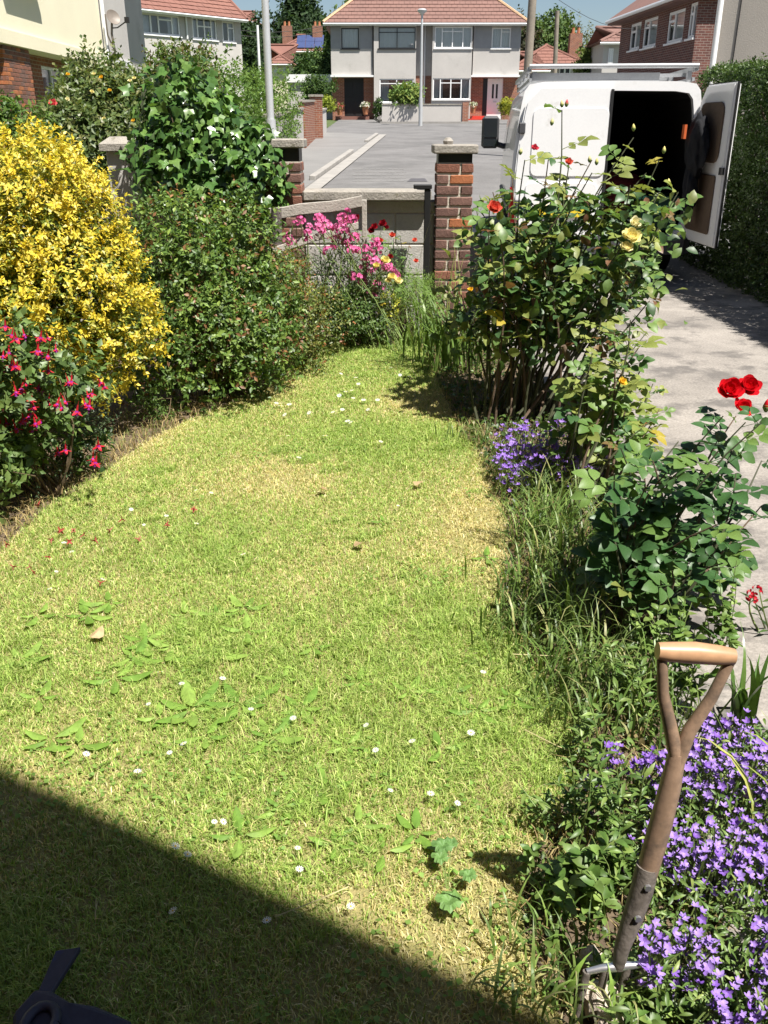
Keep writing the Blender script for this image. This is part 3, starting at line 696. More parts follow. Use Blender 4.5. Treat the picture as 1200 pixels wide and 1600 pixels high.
# its front wall, pier, kerb, pots
fwD = RP(660, 192).y
a, b = PIX(597, 190, fwD), PIX(722, 190, fwD)
t = thing('front_wall', 'long low grey rendered front wall behind the far lamp post', 'wall', (a.x, fwD, gz(fwD)))
wt = PIX(660, 164, fwD).z
xm = PIX(657, 180, fwD).x
for x0, x1 in ((a.x, xm - .06), (xm - .05, b.x)):
    m = MB(); m.box(x0, x1, fwD, fwD + .2, gz(fwD) - .2, wt); part('wall_panel', m, M_render_grey, t)
m = MB(); m.box(a.x - .02, b.x, fwD - .03, fwD + .23, wt + .001, wt + .06); part('coping', m, M_cap, t)
m = MB(); m.box(b.x + .002, PIX(730, 190, fwD).x + .05, fwD - .08, fwD + .28, gz(fwD) - .2, PIX(725, 160, fwD).z); o = part('brick_pier', m, M_farbrick, t)
m = MB(); q = PIX(594, 196, fwD); m.box(q.x, PIX(750, 196, fwD).x, fwD - 1.0, fwD - .86, gz(fwD) - .2, gz(fwD) + .06); o = part('kerb', m, M_kerb, None); tag(o, 'far kerb in front of the grey front wall', 'kerb')
M_pot = mat('terracotta', (.40, .16, .08), .85, var=.2)
def pot(x, y, D, h, label, flower):
    q = PIX(x, y, D); t = thing('flower_pot', label, 'pot', q); m = MB()
    m.lathe(q, [(0, 0), (h * .3, 0), (h * .42, h * .8), (h * .48, h * .8), (h * .48, h), (h * .4, h), (h * .38, h * .9), (0, h * .9)], 12); part('pot', m, M_pot, t, smooth=True)
    r = np.random.default_rng(int(x)); P, N = lump_points([(q.x, q.y, q.z + h * 1.1, h * .6, h * .6, h * .45)], 60, r, zmin=q.z)
    part('plant', leaves('plant', *sprays(P, N, r, 4, .06, .1, [((.08, .16, .04), 3), (flower, 1.5)]), M_leaf), None, t)
M_leaf = leafmat('leaf', rough=.45, trans=.28)
M_leaf_gloss = leafmat('glossy_leaf', rough=.28, trans=.2, spec=.6)
M_leaf_dull = leafmat('far_leaf', rough=.7, trans=.25, spec=.2)
M_bark = mat('bark', (.12, .085, .06), .95, var=.4, scale=8, fine=60, bump=.8)
M_twig = mat('twig', (.14, .10, .06), .9, var=.35, scale=9)
pot(531, 180, FD - 1.2, .42, 'terracotta pot left of the black door', (.6, .1, .12))
pot(571, 179, FD - 1.2, .45, 'terracotta pot right of the black door', (.75, .7, .65))
pot(739, 177, FD - 1.3, .40, 'small terracotta pot on the red steps', (.8, .75, .7))

# --- left neighbour: cream house with brick entrance, facing the road (local frame: u along +Y, n = +X)
AX = -7.0
A_ = thing('cream_house', 'cream rendered house with brick entrance pillar at left edge', 'house', (AX, 0, 0))
nA = EX; uA = EY; z_ov = 3.12; oA = V((0, 0, 0)); topA = 8.2
dB = PIX(157, 69, 1).x; DD = lambda x, y=70: (lambda r: AX / r[0] * r[1])(ray(x, y))
dD = DD(157, 40)
m = MB(); wall_panel(m, oA, uA, nA, dD, z_ov, topA, [(14.0, 16.8, 5.0, 6.4), (18.2, 20.4, 5.0, 6.4)], u0=10); m.quad(V((0, 10, z_ov)), V((0, dD, z_ov)), V((-.9, dD, z_ov)), V((-.9, 10, z_ov)))
part('upper_wall', m, M_render_cream, A_, world=False)
window(A_, oA, uA, nA, (14.0, 16.8, 5.0, 6.4), [.33, .67], M_white); window(A_, oA, uA, nA, (18.2, 20.4, 5.0, 6.4), [.5], M_white)
# projecting first-floor window box whose underside throws the dark patch at the top
m = MB(); m.obox(oA, uA, nA, DD(12, 8) - .3, DD(65, 8) - .3, 3.88, 4.05, .003, .17); part('window_ledge', m, M_white, A_, world=False)
m = MB(); m.obox(oA, uA, nA, 10, dD - .01, z_ov - .24, z_ov - .004, -.9, .06); part('porch_fascia', m, M_render_cream, A_, world=False)
gA = .25
g0, g1 = DD(5, 60), DD(50, 60)
m = MB(); m.obox(oA, uA, nA, 10, g0 - .01, -.2, z_ov - .245, -.9, -.28); part('entrance_wall', m, M_render_cream, A_, world=False)
# brick pillar with each brick built
bpil = part('brick_pillar', MB().obox(oA, uA, nA, g0 + .012, g0 + 1.35, -.2, z_ov - .245, -.62, -.052), M_mortar, A_, world=False)
nrows = int((z_ov - .25 - .3) / .075)
for i in range(nrows):
    z = z_ov - .25 - (i + .5) * .075; x = g0 - (.1125 if i % 2 else 0)
    while x < g0 + 1.34:
        l, r = max(x, g0), min(x + .215, g0 + 1.36); x += .225
        if r - l < .03: continue
        k = random.choices([0, 1, 2], (2, 5, 1.5))[0]; key = ('A', round(r - l, 3), k)
        if key not in BR: BR[key] = brick_meshes(round(r - l, 3), .1, .0645, M_brick[k], 2, len(BR))
        o = inst('brick', random.choice(BR[key]), bpil, Matrix.Translation((-.09, (l + r) / 2, z)) @ Matrix.Rotation(math.pi / 2, 4, 'Z'))
    # the end of the pillar that faces the garden
    x = -.52
    for l in ((.215, .215) if i % 2 else (.1025, .215, .1025)):
        k = random.choices([0, 1, 2], (2, 5, 1.5))[0]; key = ('A', l, k)
        if key not in BR: BR[key] = brick_meshes(l, .1, .0645, M_brick[k], 2, len(BR))
        inst('brick', random.choice(BR[key]), bpil, Matrix.Translation((x + l / 2 - .04, g0 + .05 - .052, z))); x += l + .0105
m = MB(); wall_panel(m, V((-.45, 0, 0)), uA, nA, dD, -.2, z_ov - .245, [(g0 + 1.5, g0 + 2.4, .3, 2.7), (g0 + 3.1, g0 + 4.5, .9, 2.7), (g0 + 4.7, dD - .2, .9, 2.7)], u0=g0 + 1.36)
part('ground_floor_wall', m, M_farbrick, A_, world=False)
oG = V((-.45, 0, 0))
m = MB(); m.obox(oG, uA, nA, g0 + 1.503, g0 + 2.397, .303, 2.697, -.1, -.04); d = part('door', m, M_white, A_, world=False)
m = MB(); m.obox(oG, uA, nA, g0 + 1.75, g0 + 2.15, 1.4, 2.4, -.04, -.03); part('door_light', m, M_glass, d, world=False)
window(A_, oG, uA, nA, (g0 + 3.1, g0 + 4.5, .9, 2.7), [.5], M_white); window(A_, oG, uA, nA, (g0 + 4.7, dD - .2, .9, 2.7), [.33, .67], M_white, (.75, [0, 1, 2]))
m = MB(); m.quad(V((-1.6, 10, -.2)), V((-1.6, dD, -.2)), V((-1.6, dD, topA)), V((-1.6, 10, topA))); m.quad(V((-8, 10, -.2)), V((0, 10, -.2)), V((0, 10, topA)), V((-8, 10, topA)))
part('rear_walls', m, M_render_cream, A_, world=False)
m = MB(); m.add([V((.5, 9.6, topA)), V((.5, dD - .003, topA)), V((-4, dD - .003, topA + 3)), V((-4, 9.6, topA + 3)), V((.5, 9.6, topA - .18)), V((.5, dD - .003, topA - .18)), V((-8.4, dD - .003, topA)), V((-8.4, 9.6, topA))],
      [(0, 1, 2, 3), (4, 5, 1, 0), (2, 6, 7, 3), (5, 4, 7, 6), (0, 3, 7, 4), (1, 5, 6, 2)]); part('roof', m, M_tile, A_, world=False)
# --- attached grey half
e1 = DD(197, 30); e2 = DD(222, 30)
G_ = thing('grey_house', 'grey rendered house with satellite dish attached beyond the cream house', 'house', (AX, 0, 0))
m = MB(); wall_panel(m, oA, uA, nA, e1, z_ov, topA, [], u0=dD + .005); m.quad(V((0, e1, z_ov)), V((-1.3, e1, z_ov)), V((-1.3, e1, topA)), V((0, e1, topA)))
m.quad(V((0, dD, z_ov)), V((0, e1, z_ov)), V((-1.3, e1, z_ov)), V((-1.3, dD, z_ov)))
wall_panel(m, V((-1.3, 0, 0)), uA, nA, e2 + 5.5, -.2, topA, [], u0=e1); m.quad(V((-1.3, e2 + 5.5, -.2)), V((-8, e2 + 5.5, -.2)), V((-8, e2 + 5.5, topA)), V((-1.3, e2 + 5.5, topA)))
part('upper_wall', m, M_render_grey, G_, world=False)
m = MB(); wall_panel(m, oG, uA, nA, e1, -.2, z_ov, [(dD + .3, e1 - .3, .9, 2.6)], u0=dD + .003); part('ground_floor_wall', m, M_farbrick, G_, world=False)
window(G_, oG, uA, nA, (dD + .3, e1 - .3, .9, 2.6), [.33, .67], M_white)
m = MB(); m.obox(oA, uA, nA, dD, e1, z_ov - .12, z_ov - .004, -.44, .05); part('porch_fascia', m, M_white, G_, world=False)
m = MB(); m.box(-8.4, .4, dD + .003, e2 + 5.8, topA + .002, topA + .25); part('roof', m, M_tile, G_, world=False)
m = MB(); m.tube([(.07, dD + .05, z_ov - .1), (.07, dD + .05, topA)], .05, 8); part('drainpipe', m, M_white, G_, world=False)
# satellite dish on its pole
q = PIX(157, 30, dD + .2); t = thing('satellite_dish', 'grey satellite dish on a bent pole by the white drainpipe', 'dish', (AX + .1, dD + .3, q.z))
dc = PIX(160, 28, dD + .2) + V((.25, 0, 0)); dn = V((.62, -.6, .35)).normalized()
M_dish = mat('dish_grey', (.2, .17, .145), .5, var=.1)
R_ = dn.to_track_quat('Z', 'Y').to_matrix(); m = MB(); k = 20
prof = [(0, 0), (.08, .01), (.14, .03), (.18, .05), (.185, .045), (.14, .022), (.08, 0), (0, -.01)]
m.lathe((0, 0, 0), prof, k); m.v = [tuple(dc + R_ @ V(p)) for p in m.v]; part('reflector', m, M_dish, t, smooth=True)
m = MB(); tip = dc + dn * .45 + V((.1, .1, -.25)); m.tube([dc - dn * .05 - UP * .2, dc + dn * .2 - UP * .3, tip], .015, 6); m.box(tip.x - .05, tip.x + .05, tip.y - .05, tip.y + .05, tip.z - .05, tip.z + .08); part('feed_arm', m, M_black, t)
w0 = V((AX + .02, dc.y + .1, dc.z - .9)); m = MB(); m.tube([w0, w0 + V((.2, -.03, .15)), V((dc.x - .06, dc.y, dc.z - .35)), dc - dn * .03], .028, 7); m.tube([w0 + V((.2, -.03, .15)), w0 + V((.16, -.4, .5)), w0 + V((.16, -.42, .95))], .022, 6); part('pole', m, M_dish, t, smooth=True)

# --- grey house with red roof seen over the hedges
def house_at(name, label, p0, p1, zb, ze, depth):
    d = (p1 - p0); w = math.hypot(d.x, d.y); return thing(name, label, 'house', (p0.x, p0.y, zb), math.atan2(d.y, d.x)), w
p0 = PIX(215, 60, 51); p1 = PIX(377, 60, 56)
zb = gz(53); B_, w = house_at('red_roof_house', 'grey rendered house with red tiled roof above the left hedge', p0, p1, zb, 0, 7)
zE = PIX(215, 14, 51).z - zb
def bw(x0, x1, y0, y1):
    f = lambda x: (x - 215) / (377 - 215) * w * (1.0)
    Dm = 51 + 5 * ((x0 + x1) / 2 - 215) / 162
    return (f(x0), f(x1), PIX(0, y1, Dm).z - zb, PIX(0, y0, Dm).z - zb)
wins = [bw(222, 279, 22, 55), bw(298, 337, 28, 62), bw(346, 366, 34, 66)]
zEa = max(wins[0][3] + .1, zE)
m = MB(); wall_panel(m, V((0, 0, 0)), EX, V((0, -1, 0)), w, -.5, zEa, wins); m.quad(V((w, 0, -.5)), V((w, 7, -.5)), V((w, 7, zEa)), V((w, 0, zEa))); m.quad(V((0, 7, -.5)), V((0, 0, -.5)), V((0, 0, zEa)), V((0, 7, zEa))); m.quad(V((0, 1.6, -.5)), V((w, 1.6, -.5)), V((w, 1.6, zEa)), V((0, 1.6, zEa)))
part('wall', m, M_render_grey, B_, world=False)
window(B_, V((0, 0, 0)), EX, V((0, -1, 0)), wins[0], [.25, .45, .8], M_white, (.75, [2]), fw=.09); window(B_, V((0, 0, 0)), EX, V((0, -1, 0)), wins[1], [.22, .5, .78], M_white, (.6, [1, 2]), fw=.08); window(B_, V((0, 0, 0)), EX, V((0, -1, 0)), wins[2], [.5], M_white, (.7, [1]), fw=.07)
hip_roof(B_, -5.5, w, 0, 7, zEa, math.radians(36), M_tile_red, tile=.36, hips=(1, 0), ridge=M_tile_red, eave=.45)
m = MB(); m.tube([(bw(288, 290, 20, 30)[0], -.07, -.2), (bw(288, 290, 20, 30)[0], -.07, zEa)], .05, 6); part('drainpipe', m, M_white, B_, world=False)
m = MB(); cx_ = w - .9; m.box(cx_, cx_ + 1.1, 1.0, 1.8, zEa - .1, zEa + 2.6); m.box(cx_ - .08, cx_ + 1.18, .92, 1.88, zEa + 2.601, zEa + 2.75); part('chimney', m, M_render_grey, B_, world=False)
m = MB(); m.box(cx_ + .2, cx_ + .55, 1.2, 1.55, zEa + 2.751, zEa + 3.2); part('chimney_pot', m, M_pot, B_, world=False)

# --- right: brick house in shade, grey gable in front of it
pn = PIX(1086, 60, 32.5); pf = PIX(969, 60, 40.5)
zb = gz(36); Rr = thing('brick_house', 'purple brick house with white windows above the van', 'house', (pf.x, pf.y, zb), math.atan2(pn.y - pf.y, pn.x - pf.x))
wR = math.hypot(pn.x - pf.x, pn.y - pf.y); eR = PIX(969, 30, 40.5).z - zb
def rw(x0, x1, y0, y1):
    def s(x):
        r = ray(x, 60); a = pf; d = pn - pf       # intersect ray (plan) with facade
        t = (a.x * r[1] - a.y * r[0]) / (d.y * r[0] - d.x * r[1]); return t
    sm = s((x0 + x1) / 2); Dm = pf.y + (pn.y - pf.y) * sm
    return (s(x0) * wR, s(x1) * wR, PIX(0, y1, Dm).z - zb, PIX(0, y0, Dm).z - zb)
rwins = [rw(984, 1000, 36, 78), rw(1004, 1025, 28, 74), rw(1041, 1066, 16, 66), rw(1073, 1084, 4, 60)]
m = MB(); nR = V((0, -1, 0)); wall_panel(m, V((0, 0, 0)), EX, nR, wR, -2, eR, rwins); m.quad(V((wR, 0, -2)), V((wR, 7, -2)), V((wR, 7, eR)), V((wR, 0, eR))); m.quad(V((0, 7, -2)), V((0, 0, -2)), V((0, 0, eR)), V((0, 7, eR))); m.quad(V((0, 1.5, -2)), V((wR, 1.5, -2)), V((wR, 1.5, eR)), V((0, 1.5, eR)))
part('wall', m, M_darkbrick, Rr, world=False)
for k, q in enumerate(rwins): window(Rr, V((0, 0, 0)), EX, nR, q, [.4] if k in (1, 2) else [.5], M_white, (.7, [0]), curtain='full', fw=.09)
m = MB(); s_ = V((0, math.cos(.6), math.sin(.6)))
m.add([V((-.4, -.45, eR)), V((wR + .3, -.45, eR)), V((wR + .3, 3.5, eR + 2.6)), V((-.4, 3.5, eR + 2.6)), V((-.4, 7.4, eR)), V((wR + .3, 7.4, eR)), V((-.4, -.45, eR - .2)), V((wR + .3, -.45, eR - .2)), V((-.4, 7.4, eR - .1)), V((wR + .3, 7.4, eR - .1))],
      [(0, 1, 2, 3), (3, 2, 5, 4), (6, 7, 1, 0), (7, 6, 8, 9), (0, 3, 4, 8, 6), (1, 7, 9, 5, 2)]); part('roof', m, M_tile, Rr, world=False)
m = MB(); m.tube([(-.4, -.5, eR - .08), (wR + .3, -.5, eR - .08)], .07, 6); part('gutter', m, M_white, Rr, world=False)
# gable wall
gD = 15.5; ga = PIX(1117, 60, gD)
Gb = thing('rendered_gable_house', 'plain grey rendered gable wall above the right hedge', 'house', (ga.x, gD, 0), math.radians(-21))
m = MB(); m.add([V((0, 0, -.2)), V((6, 0, -.2)), V((6, 0, 5.2)), V((3, 0, 7.6)), V((0, 0, 5.2)), V((0, 8, -.2)), V((6, 8, -.2)), V((6, 8, 5.2)), V((3, 8, 7.6)), V((0, 8, 5.2))],
      [(0, 1, 2, 3, 4), (6, 5, 9, 8, 7), (1, 6, 7, 2), (5, 0, 4, 9)]); part('wall', m, M_render_gable, Gb, world=False)
m = MB()
for x0, z0, x1, z1 in ((-.3, 4.97, 3, 7.61), (6.3, 4.97, 3, 7.61)):
    m.add([V((x0, -.25, z0 + .02)), V((x1, -.25, z1 + .02)), V((x1, 8.2, z1 + .02)), V((x0, 8.2, z0 + .02)), V((x0, -.25, z0 + .14)), V((x1, -.25, z1 + .14)), V((x1, 8.2, z1 + .14)), V((x0, 8.2, z0 + .14))], [(0, 1, 2, 3), (4, 7, 6, 5), (0, 4, 5, 1), (3, 2, 6, 7), (0, 3, 7, 4)])
part('roof', m, M_tile, Gb, world=False)
m = MB(); m.tube([(.02, -.06, 0), (.02, -.06, 5.0)], .045, 8); part('drainpipe', m, M_white, Gb, world=False, smooth=True)
m = MB(); m.tube([(.30, -.012, 1.5), (.33, -.012, 5.4)], .008, 5); part('cable', m, M_blackframe, Gb, world=False)

# --- far red roofs
def far_house(name, label, x0, x1, yb, ye, D, depth, m_wall, m_roof, pitch=36, hips=(1, 1), chim=None, solar=False, rot=0.0):
    a, b = PIX(x0, ye, D), PIX(x1, ye, D); zb = PIX(x0, yb, D).z; w = b.x - a.x; h = a.z - zb
    t = thing(name, label, 'house', (a.x, D, zb), rot); m = MB(); m.box(0, w, 0, depth, -4, h); part('wall', m, m_wall, t, world=False)
    hip_roof(t, 0, w, 0, depth, h, math.radians(pitch), m_roof, tile=.45, hips=hips, ridge=m_roof, eave=.3)
    for k in range(2):
        q = (w * (.2 + .45 * k), w * (.38 + .45 * k)); m = MB(); m.box(q[0], q[1], -.06, -.004, h * .45, h * .85); wn_ = part('window', m, M_white, t, world=False)
        for e in (0, 1):
            m = MB(); ww = (q[1] - q[0]) / 2; m.box(q[0] + e * ww + .07, q[0] + (e + 1) * ww - .07, -.075, -.062, h * .45 + .08, h * .85 - .08); part('pane', m, M_blackframe, wn_, world=False)
    if chim is not None:
        for c in chim:
            m = MB(); m.box(w * c, w * c + .9, depth * .35, depth * .35 + .7, h + .2, h + depth * .5 * math.tan(math.radians(pitch)) + .9); o = part('chimney', m, M_farbrick, t, world=False)
            for e in (.12, .52):
                m = MB(); m.lathe((w * c + e + .12, depth * .35 + .35, h + depth * .5 * math.tan(math.radians(pitch)) + .9), [(.12, 0), (.1, .35), (.12, .4), (0, .4)], 8); part('chimney_pot', m, M_pot, o, world=False)
    if solar:
        c, s = math.cos(math.radians(pitch)), math.sin(math.radians(pitch)); M_sol = mat('solar_panel', (.05, .07, .16), .35, var=.2, spec=.5)
        for i in range(3):
            for j in range(2):
                x = w * .42 + i * .84; s0 = .35 + j * 1.22; e = V((0, -.3, h)); U = V((0, c, s)); N_ = V((0, -s, c))
                mm = MB(); f = lambda a, b, k: e + EX * a + U * b + N_ * k
                mm.add([f(x, s0, .10), f(x + .8, s0, .10), f(x + .8, s0 + 1.18, .10), f(x, s0 + 1.18, .10), f(x, s0, .14), f(x + .8, s0, .14), f(x + .8, s0 + 1.18, .14), f(x, s0 + 1.18, .14)], [(4, 5, 6, 7), (0, 1, 5, 4), (1, 2, 6, 5), (2, 3, 7, 6), (3, 0, 4, 7)])
                part('solar_panel', mm, M_sol, t, world=False)
    return t
far_house('far_house', 'far red roofed house with blue solar panels', 436, 500, 120, 80, 92, 4.6, M_render_cream, M_tile_red, 30, chim=(.05, .8), solar=True)
far_house('far_house', 'far red gabled roof just left of the big house', 422, 452, 125, 100, 80, 4.2, M_render_cream, M_tile_red, 32)
far_house('far_house', 'low red roof beside the far garden trees', 486, 506, 130, 113, 78, 2.4, M_farbrick, M_tile_red, 32)
far_house('far_house', 'far reddish roof at the foot of the dark trees, left', 372, 398, 60, 34, 105, 3.2, M_farbrick, M_tile_red, 30)
far_house('bungalow', 'red tiled hipped roof with brick chimney behind the van', 812, 908, 135, 100, 72, 4.6, M_render_grey, M_tile_red, 28, chim=(.86,))
far_house('bungalow', 'smaller red hipped roof right beside the grey pair of houses', 802, 852, 140, 110, 68.5, 3.6, M_farbrick, M_tile_red, 30)
far_house('far_house', 'grey house corner with tiled roof left of the purple brick house', 944, 985, 130, 66, 58, 3.4, M_render_grey, M_tile, 24)
# flat white garage
q0, q1 = PIX(447, 122, 62), PIX(522, 118, 62); t = thing('garage', 'low garage with white fascia left of the big house', 'garage', (q0.x, 62, gz(62)))
m = MB(); m.box(q0.x + .1, fb.x - .1, 62, 67, gz(62) - .3, q0.z - .25); part('wall', m, M_render_grey, t); m = MB(); m.box(q0.x, fb.x - .05, 61.8, 67.2, q0.z - .248, q0.z + .2); part('flat_roof', m, M_white, t)

# --- walls along the left of the road
def seg_wall(label, p, q, h0, h1, mm, cap=True, name='roadside_wall', th=.2):
    t = thing(name, label, 'wall', p); m = MB(); u = (q - p); u.z = 0; L = u.length; u.normalize(); n = V((u.y, -u.x, 0))
    vs = [p + n * s - UP * .3 for s in (0, -th)] + [q + n * s - UP * .3 for s in (0, -th)] + [p + n * s + UP * h0 for s in (0, -th)] + [q + n * s + UP * h1 for s in (0, -th)]
    m.add(vs, [(0, 2, 6, 4), (2, 3, 7, 6), (3, 1, 5, 7), (1, 0, 4, 5), (4, 6, 7, 5)]); part('wall_body', m, mm, t)
    if cap:
        m = MB(); a, b = p - u * .04, q + u * .04; hh = (UP * (h0 + .002), UP * (h1 + .002))
        vs = [a + n * .04 + hh[0], a - n * (th + .04) + hh[0], b + n * .04 + hh[1], b - n * (th + .04) + hh[1]]; vs += [v + UP * .06 for v in vs]
        m.add(vs, [(0, 2, 6, 4), (2, 3, 7, 6), (3, 1, 5, 7), (1, 0, 4, 5), (4, 6, 7, 5), (0, 1, 3, 2)]); part('coping', m, M_cap, t)
    return t
lp = lambda D, X=-2.62: V((X, D, gz(D)))
seg_wall('near grey block wall left of the road, behind the thin lamp post', lp(22.5), lp(28.0), 1.15, 1.1, M_block)
seg_wall('white faced block wall end before the brick wall', lp(28.1), lp(30.6, -2.55), 1.15, 1.15, M_block)
seg_wall('red brick wall left of the road with concrete coping', lp(30.7, -2.5), lp(36.5, -2.6), 1.35, 1.3, M_farbrick)
q = lp(37.0, -2.55); t = thing('roadside_pier', 'taller brick pier at the end of the roadside brick wall', 'pier', q)
m = MB(); m.box(q.x - .25, q.x + .2, q.y - .25, q.y + .25, q.z - .2, q.z + 1.45); part('shaft', m, M_farbrick, t); m = MB(); m.box(q.x - .29, q.x + .24, q.y - .29, q.y + .29, q.z + 1.451, q.z + 1.53); part('capstone', m, M_cap, t)
seg_wall('short pale wall beyond the roadside brick pier', lp(38, -2.4), lp(43, -2.55), .95, .9, M_render_grey)

# --- posts and poles
def lamp_post(label, x, yb, D, top, r, head=True, base=None):
    b = base or PIX(x, yb, D); b = V((b.x, b.y, gz(D))); t = thing('lamp_post', label, 'lamp post', b); m = MB()
    m.tube([b - UP * .2, b + UP * 1.3], r * 1.35, 10); part('base', m, M_metalpost, t, smooth=True)
    m = MB(); m.tube([b + UP * 1.3, b + UP * top * .6 + V((.0, 0, 0)), b + UP * top], [r, r * .9, r * .7], 10); part('pole', m, M_metalpost, t, smooth=True)
    if head:
        m = MB(); m.lathe(b + UP * top, [(.04, -.02), (.12, .06), (.22, .14), (.23, .2), (.16, .26), (0, .28)], 14); part('lamp_head', m, M_metalpost, t, smooth=True)
    return t
lamp_post('silver lamp post rising behind the left brick pier', 424, 215, 16, 6.2, .062)
ft = PIX(657, 14, 49.5).z - gz(49.5)
lamp_post('white lamp post in front of the grey semi-detached houses', 657, 190, 49.5, ft - .25, .075)
def pole(label, x0, y0, x1, y1, D, r, m_=M_polewood, name='telegraph_pole'):
    a, b = PIX(x0, y0, D), PIX(x1, y1, D); a = V((a.x, a.y, gz(D) - .2)); b = b + (b - a) * .15; m = MB(); m.tube([a, a.lerp(b, .5), b], [r, r * .93, r * .85], 10)
    o = part(name, m, m_, None, smooth=True); return tag(o, label, 'pole')
pole('thick leaning wooden telegraph pole behind the van', 823, 112, 832, 0, 27, .125)
pole('thin dark pole in front of the red bungalow roof', 869, 105, 870, 40, 66, .16)
pole('thin pale pole left of the silver lamp post', 405, 102, 403, 60, 60, .09, M_white)
M_wire = mat('wire', (.05, .05, .05), .6)
m = MB()
for k in range(2):
    a, b = PIX(330, 40 + 8 * k, 78), PIX(520, 38 + 8 * k, 78); pts = [a.lerp(b, i / 10) - UP * (.5 * math.sin(math.pi * i / 10)) for i in range(11)]; m.tube(pts, .018, 4)
o = part('overhead_cable', m, M_wire, None); tag(o, 'overhead cables crossing in front of the dark trees', 'cable')
m = MB(); a, b = PIX(832, -30, 27), PIX(1022, 45, 36); m.tube([a.lerp(b, i / 10) - UP * (.4 * math.sin(math.pi * i / 10)) for i in range(11)], .007, 4)
a = PIX(915, 0, 30)
o = part('overhead_cable', m, M_wire, None); tag(o, 'thin cable from telegraph pole across the sky to the brick house', 'cable')

# --- own house behind the camera: its eaves throw the big shadow
hd = V((1, -.61, 0)).normalized(); hn = V((.61, 1, 0)).normalized()
EH = 6.0; so = V((-SUN_DIR.x, -SUN_DIR.y, 0)) / SUN_DIR.z * EH
e0 = GP(0, 1197) - so; e0.z = 0
s0 = GP(600, 1469) - so; hd = (s0 - e0); hd.z = 0; hd.normalize(); hn = V((-hd.y, hd.x, 0))
OH = thing('own_house', 'house behind the viewer whose eaves shade the near lawn', 'house', e0)
c = e0 - hd * 9
m = MB(); m.obox(c, hd, hn, 0, 22, -.2, EH - .1, -8, -.85); part('wall', m, M_farbrick, OH)
m = MB(); m.obox(c, hd, hn, -.4, 22.4, EH - .098, EH, -8.4, 0.0)
r0 = [c + hd * a + hn * b + UP * (EH + .001) for a, b in ((-.4, -.02), (22.4, -.02), (22.4, -8.4), (-.4, -8.4))]; r1 = [c + hd * a + hn * -4.2 + UP * (EH + 2.2) for a in (-.4, 22.4)]
m.add(r0 + r1, [(0, 1, 5, 4), (2, 3, 4, 5), (1, 2, 5), (3, 0, 4)]); part('roof', m, M_tile, OH)

# ------------------------------------------------------------------ the van
M_van = mat('white_van_paint', (.84, .84, .84), .28, var=.04, scale=3, spec=.5, coat=.5, stain=((.70, .69, .66), 3.5, .60))
M_rubber = mat('black_rubber', (.015, .015, .016), .75, var=.2)
M_ply = mat('door_plywood', (.105, .07, .045), .75, var=.25, scale=4, fine=40)
M_lining = mat('van_lining', (.012, .012, .014), .9, var=.2)
M_trim = mat('grey_plastic', (.06, .06, .065), .6, var=.1)
VY = 9.25; VX = (PIX(800, 260, VY).x + PIX(1091, 260, VY).x) / 2; HWD = (PIX(1091, 260, VY).x - PIX(800, 260, VY).x) / 2
VT = PIX(950, 126, VY).z
van = thing('van', 'white panel van reversed into the driveway with one rear door open', 'van', (VX, VY, 0))
PR = [(.80, .40), (.92, .48), (.985, .72), (1.0, 1.02), (.985, 1.28), (.955, 1.55), (.925, 1.76), (.90, 1.88), (.85, 1.94), (.7, 1.962), (0, 1.97)]
PR = [(x * HWD, z * VT / 1.97) for x, z in PR]
def prof_x(z):
    for (xa, za), (xb, zb) in zip(PR, PR[1:]):
        if za <= z <= zb: return xa + (xb - xa) * (z - za) / max(zb - za, 1e-6)
    return PR[0][0]
full = [(-x, z) for x, z in PR] + [(x, z) for x, z in PR[-2::-1]]
secs = [(0, 1.0, 1.0), (.6, 1.0, 1.0), (1.6, 1.0, 1.0), (2.6, 1.0, 1.0), (3.2, .995, 1.0), (3.55, .96, 1.0), (3.95, .80, 1.0), (4.25, .66, .99), (4.6, .56, .95), (4.78, .44, .86), (4.82, .3, .78)]
m = MB(); k = len(full); vs = []
z_b = PR[0][1]
for yo, ts, ws in secs:
    for x, z in full: vs.append(V((VX + x * ws, VY + yo, z_b + (z - z_b) * ((VT * ts - z_b) / (VT - z_b)))))
fs = [(i * k + j, i * k + j + 1, (i + 1) * k + j + 1, (i + 1) * k + j) for i in range(len(secs) - 1) for j in range(k - 1)]
fs += [tuple((len(secs) - 1) * k + j for j in range(k))]
# rear frame ring between outer profile and the door opening
oz0, oz1 = .47, VT * .955
def inner(x, z):
    zz = min(max(oz0 + (z - z_b) * (oz1 - oz0) / (VT - z_b), oz0), oz1); return (x * .925, zz)
nb = len(vs)
for x, z in full: xi, zi = inner(x, z); vs.append(V((VX + xi, VY, zi)))
fs += [(j + 1, j, nb + j, nb + j + 1) for j in range(k - 1)] + [(0, k - 1, nb + k - 1, nb)]
nb2 = len(vs)
for x, z in full: xi, zi = inner(x, z); vs.append(V((VX + xi, VY + .09, zi)))
fs += [(nb + j + 1, nb + j, nb2 + j, nb2 + j + 1) for j in range(k - 1)] + [(nb, nb + k - 1, nb2 + k - 1, nb2)]
m.add(vs, fs); body = part('body', m, M_van, van, smooth=True)
# cargo bay
m = MB(); fl = []; q = [inner(x, z) for x, z in full]
for yo in (.092, 2.6):
    for x, z in q: fl.append(V((VX + x * 1.03, VY + yo, min(z + .01, VT - .05))))
fs = [(i + 1, i, k + i, k + i + 1) for i in range(k - 1)] + [(0, k - 1, 2 * k - 1, k), tuple(k + i for i in range(k))]
m.add(fl, fs); part('cargo_lining', m, M_lining, van)
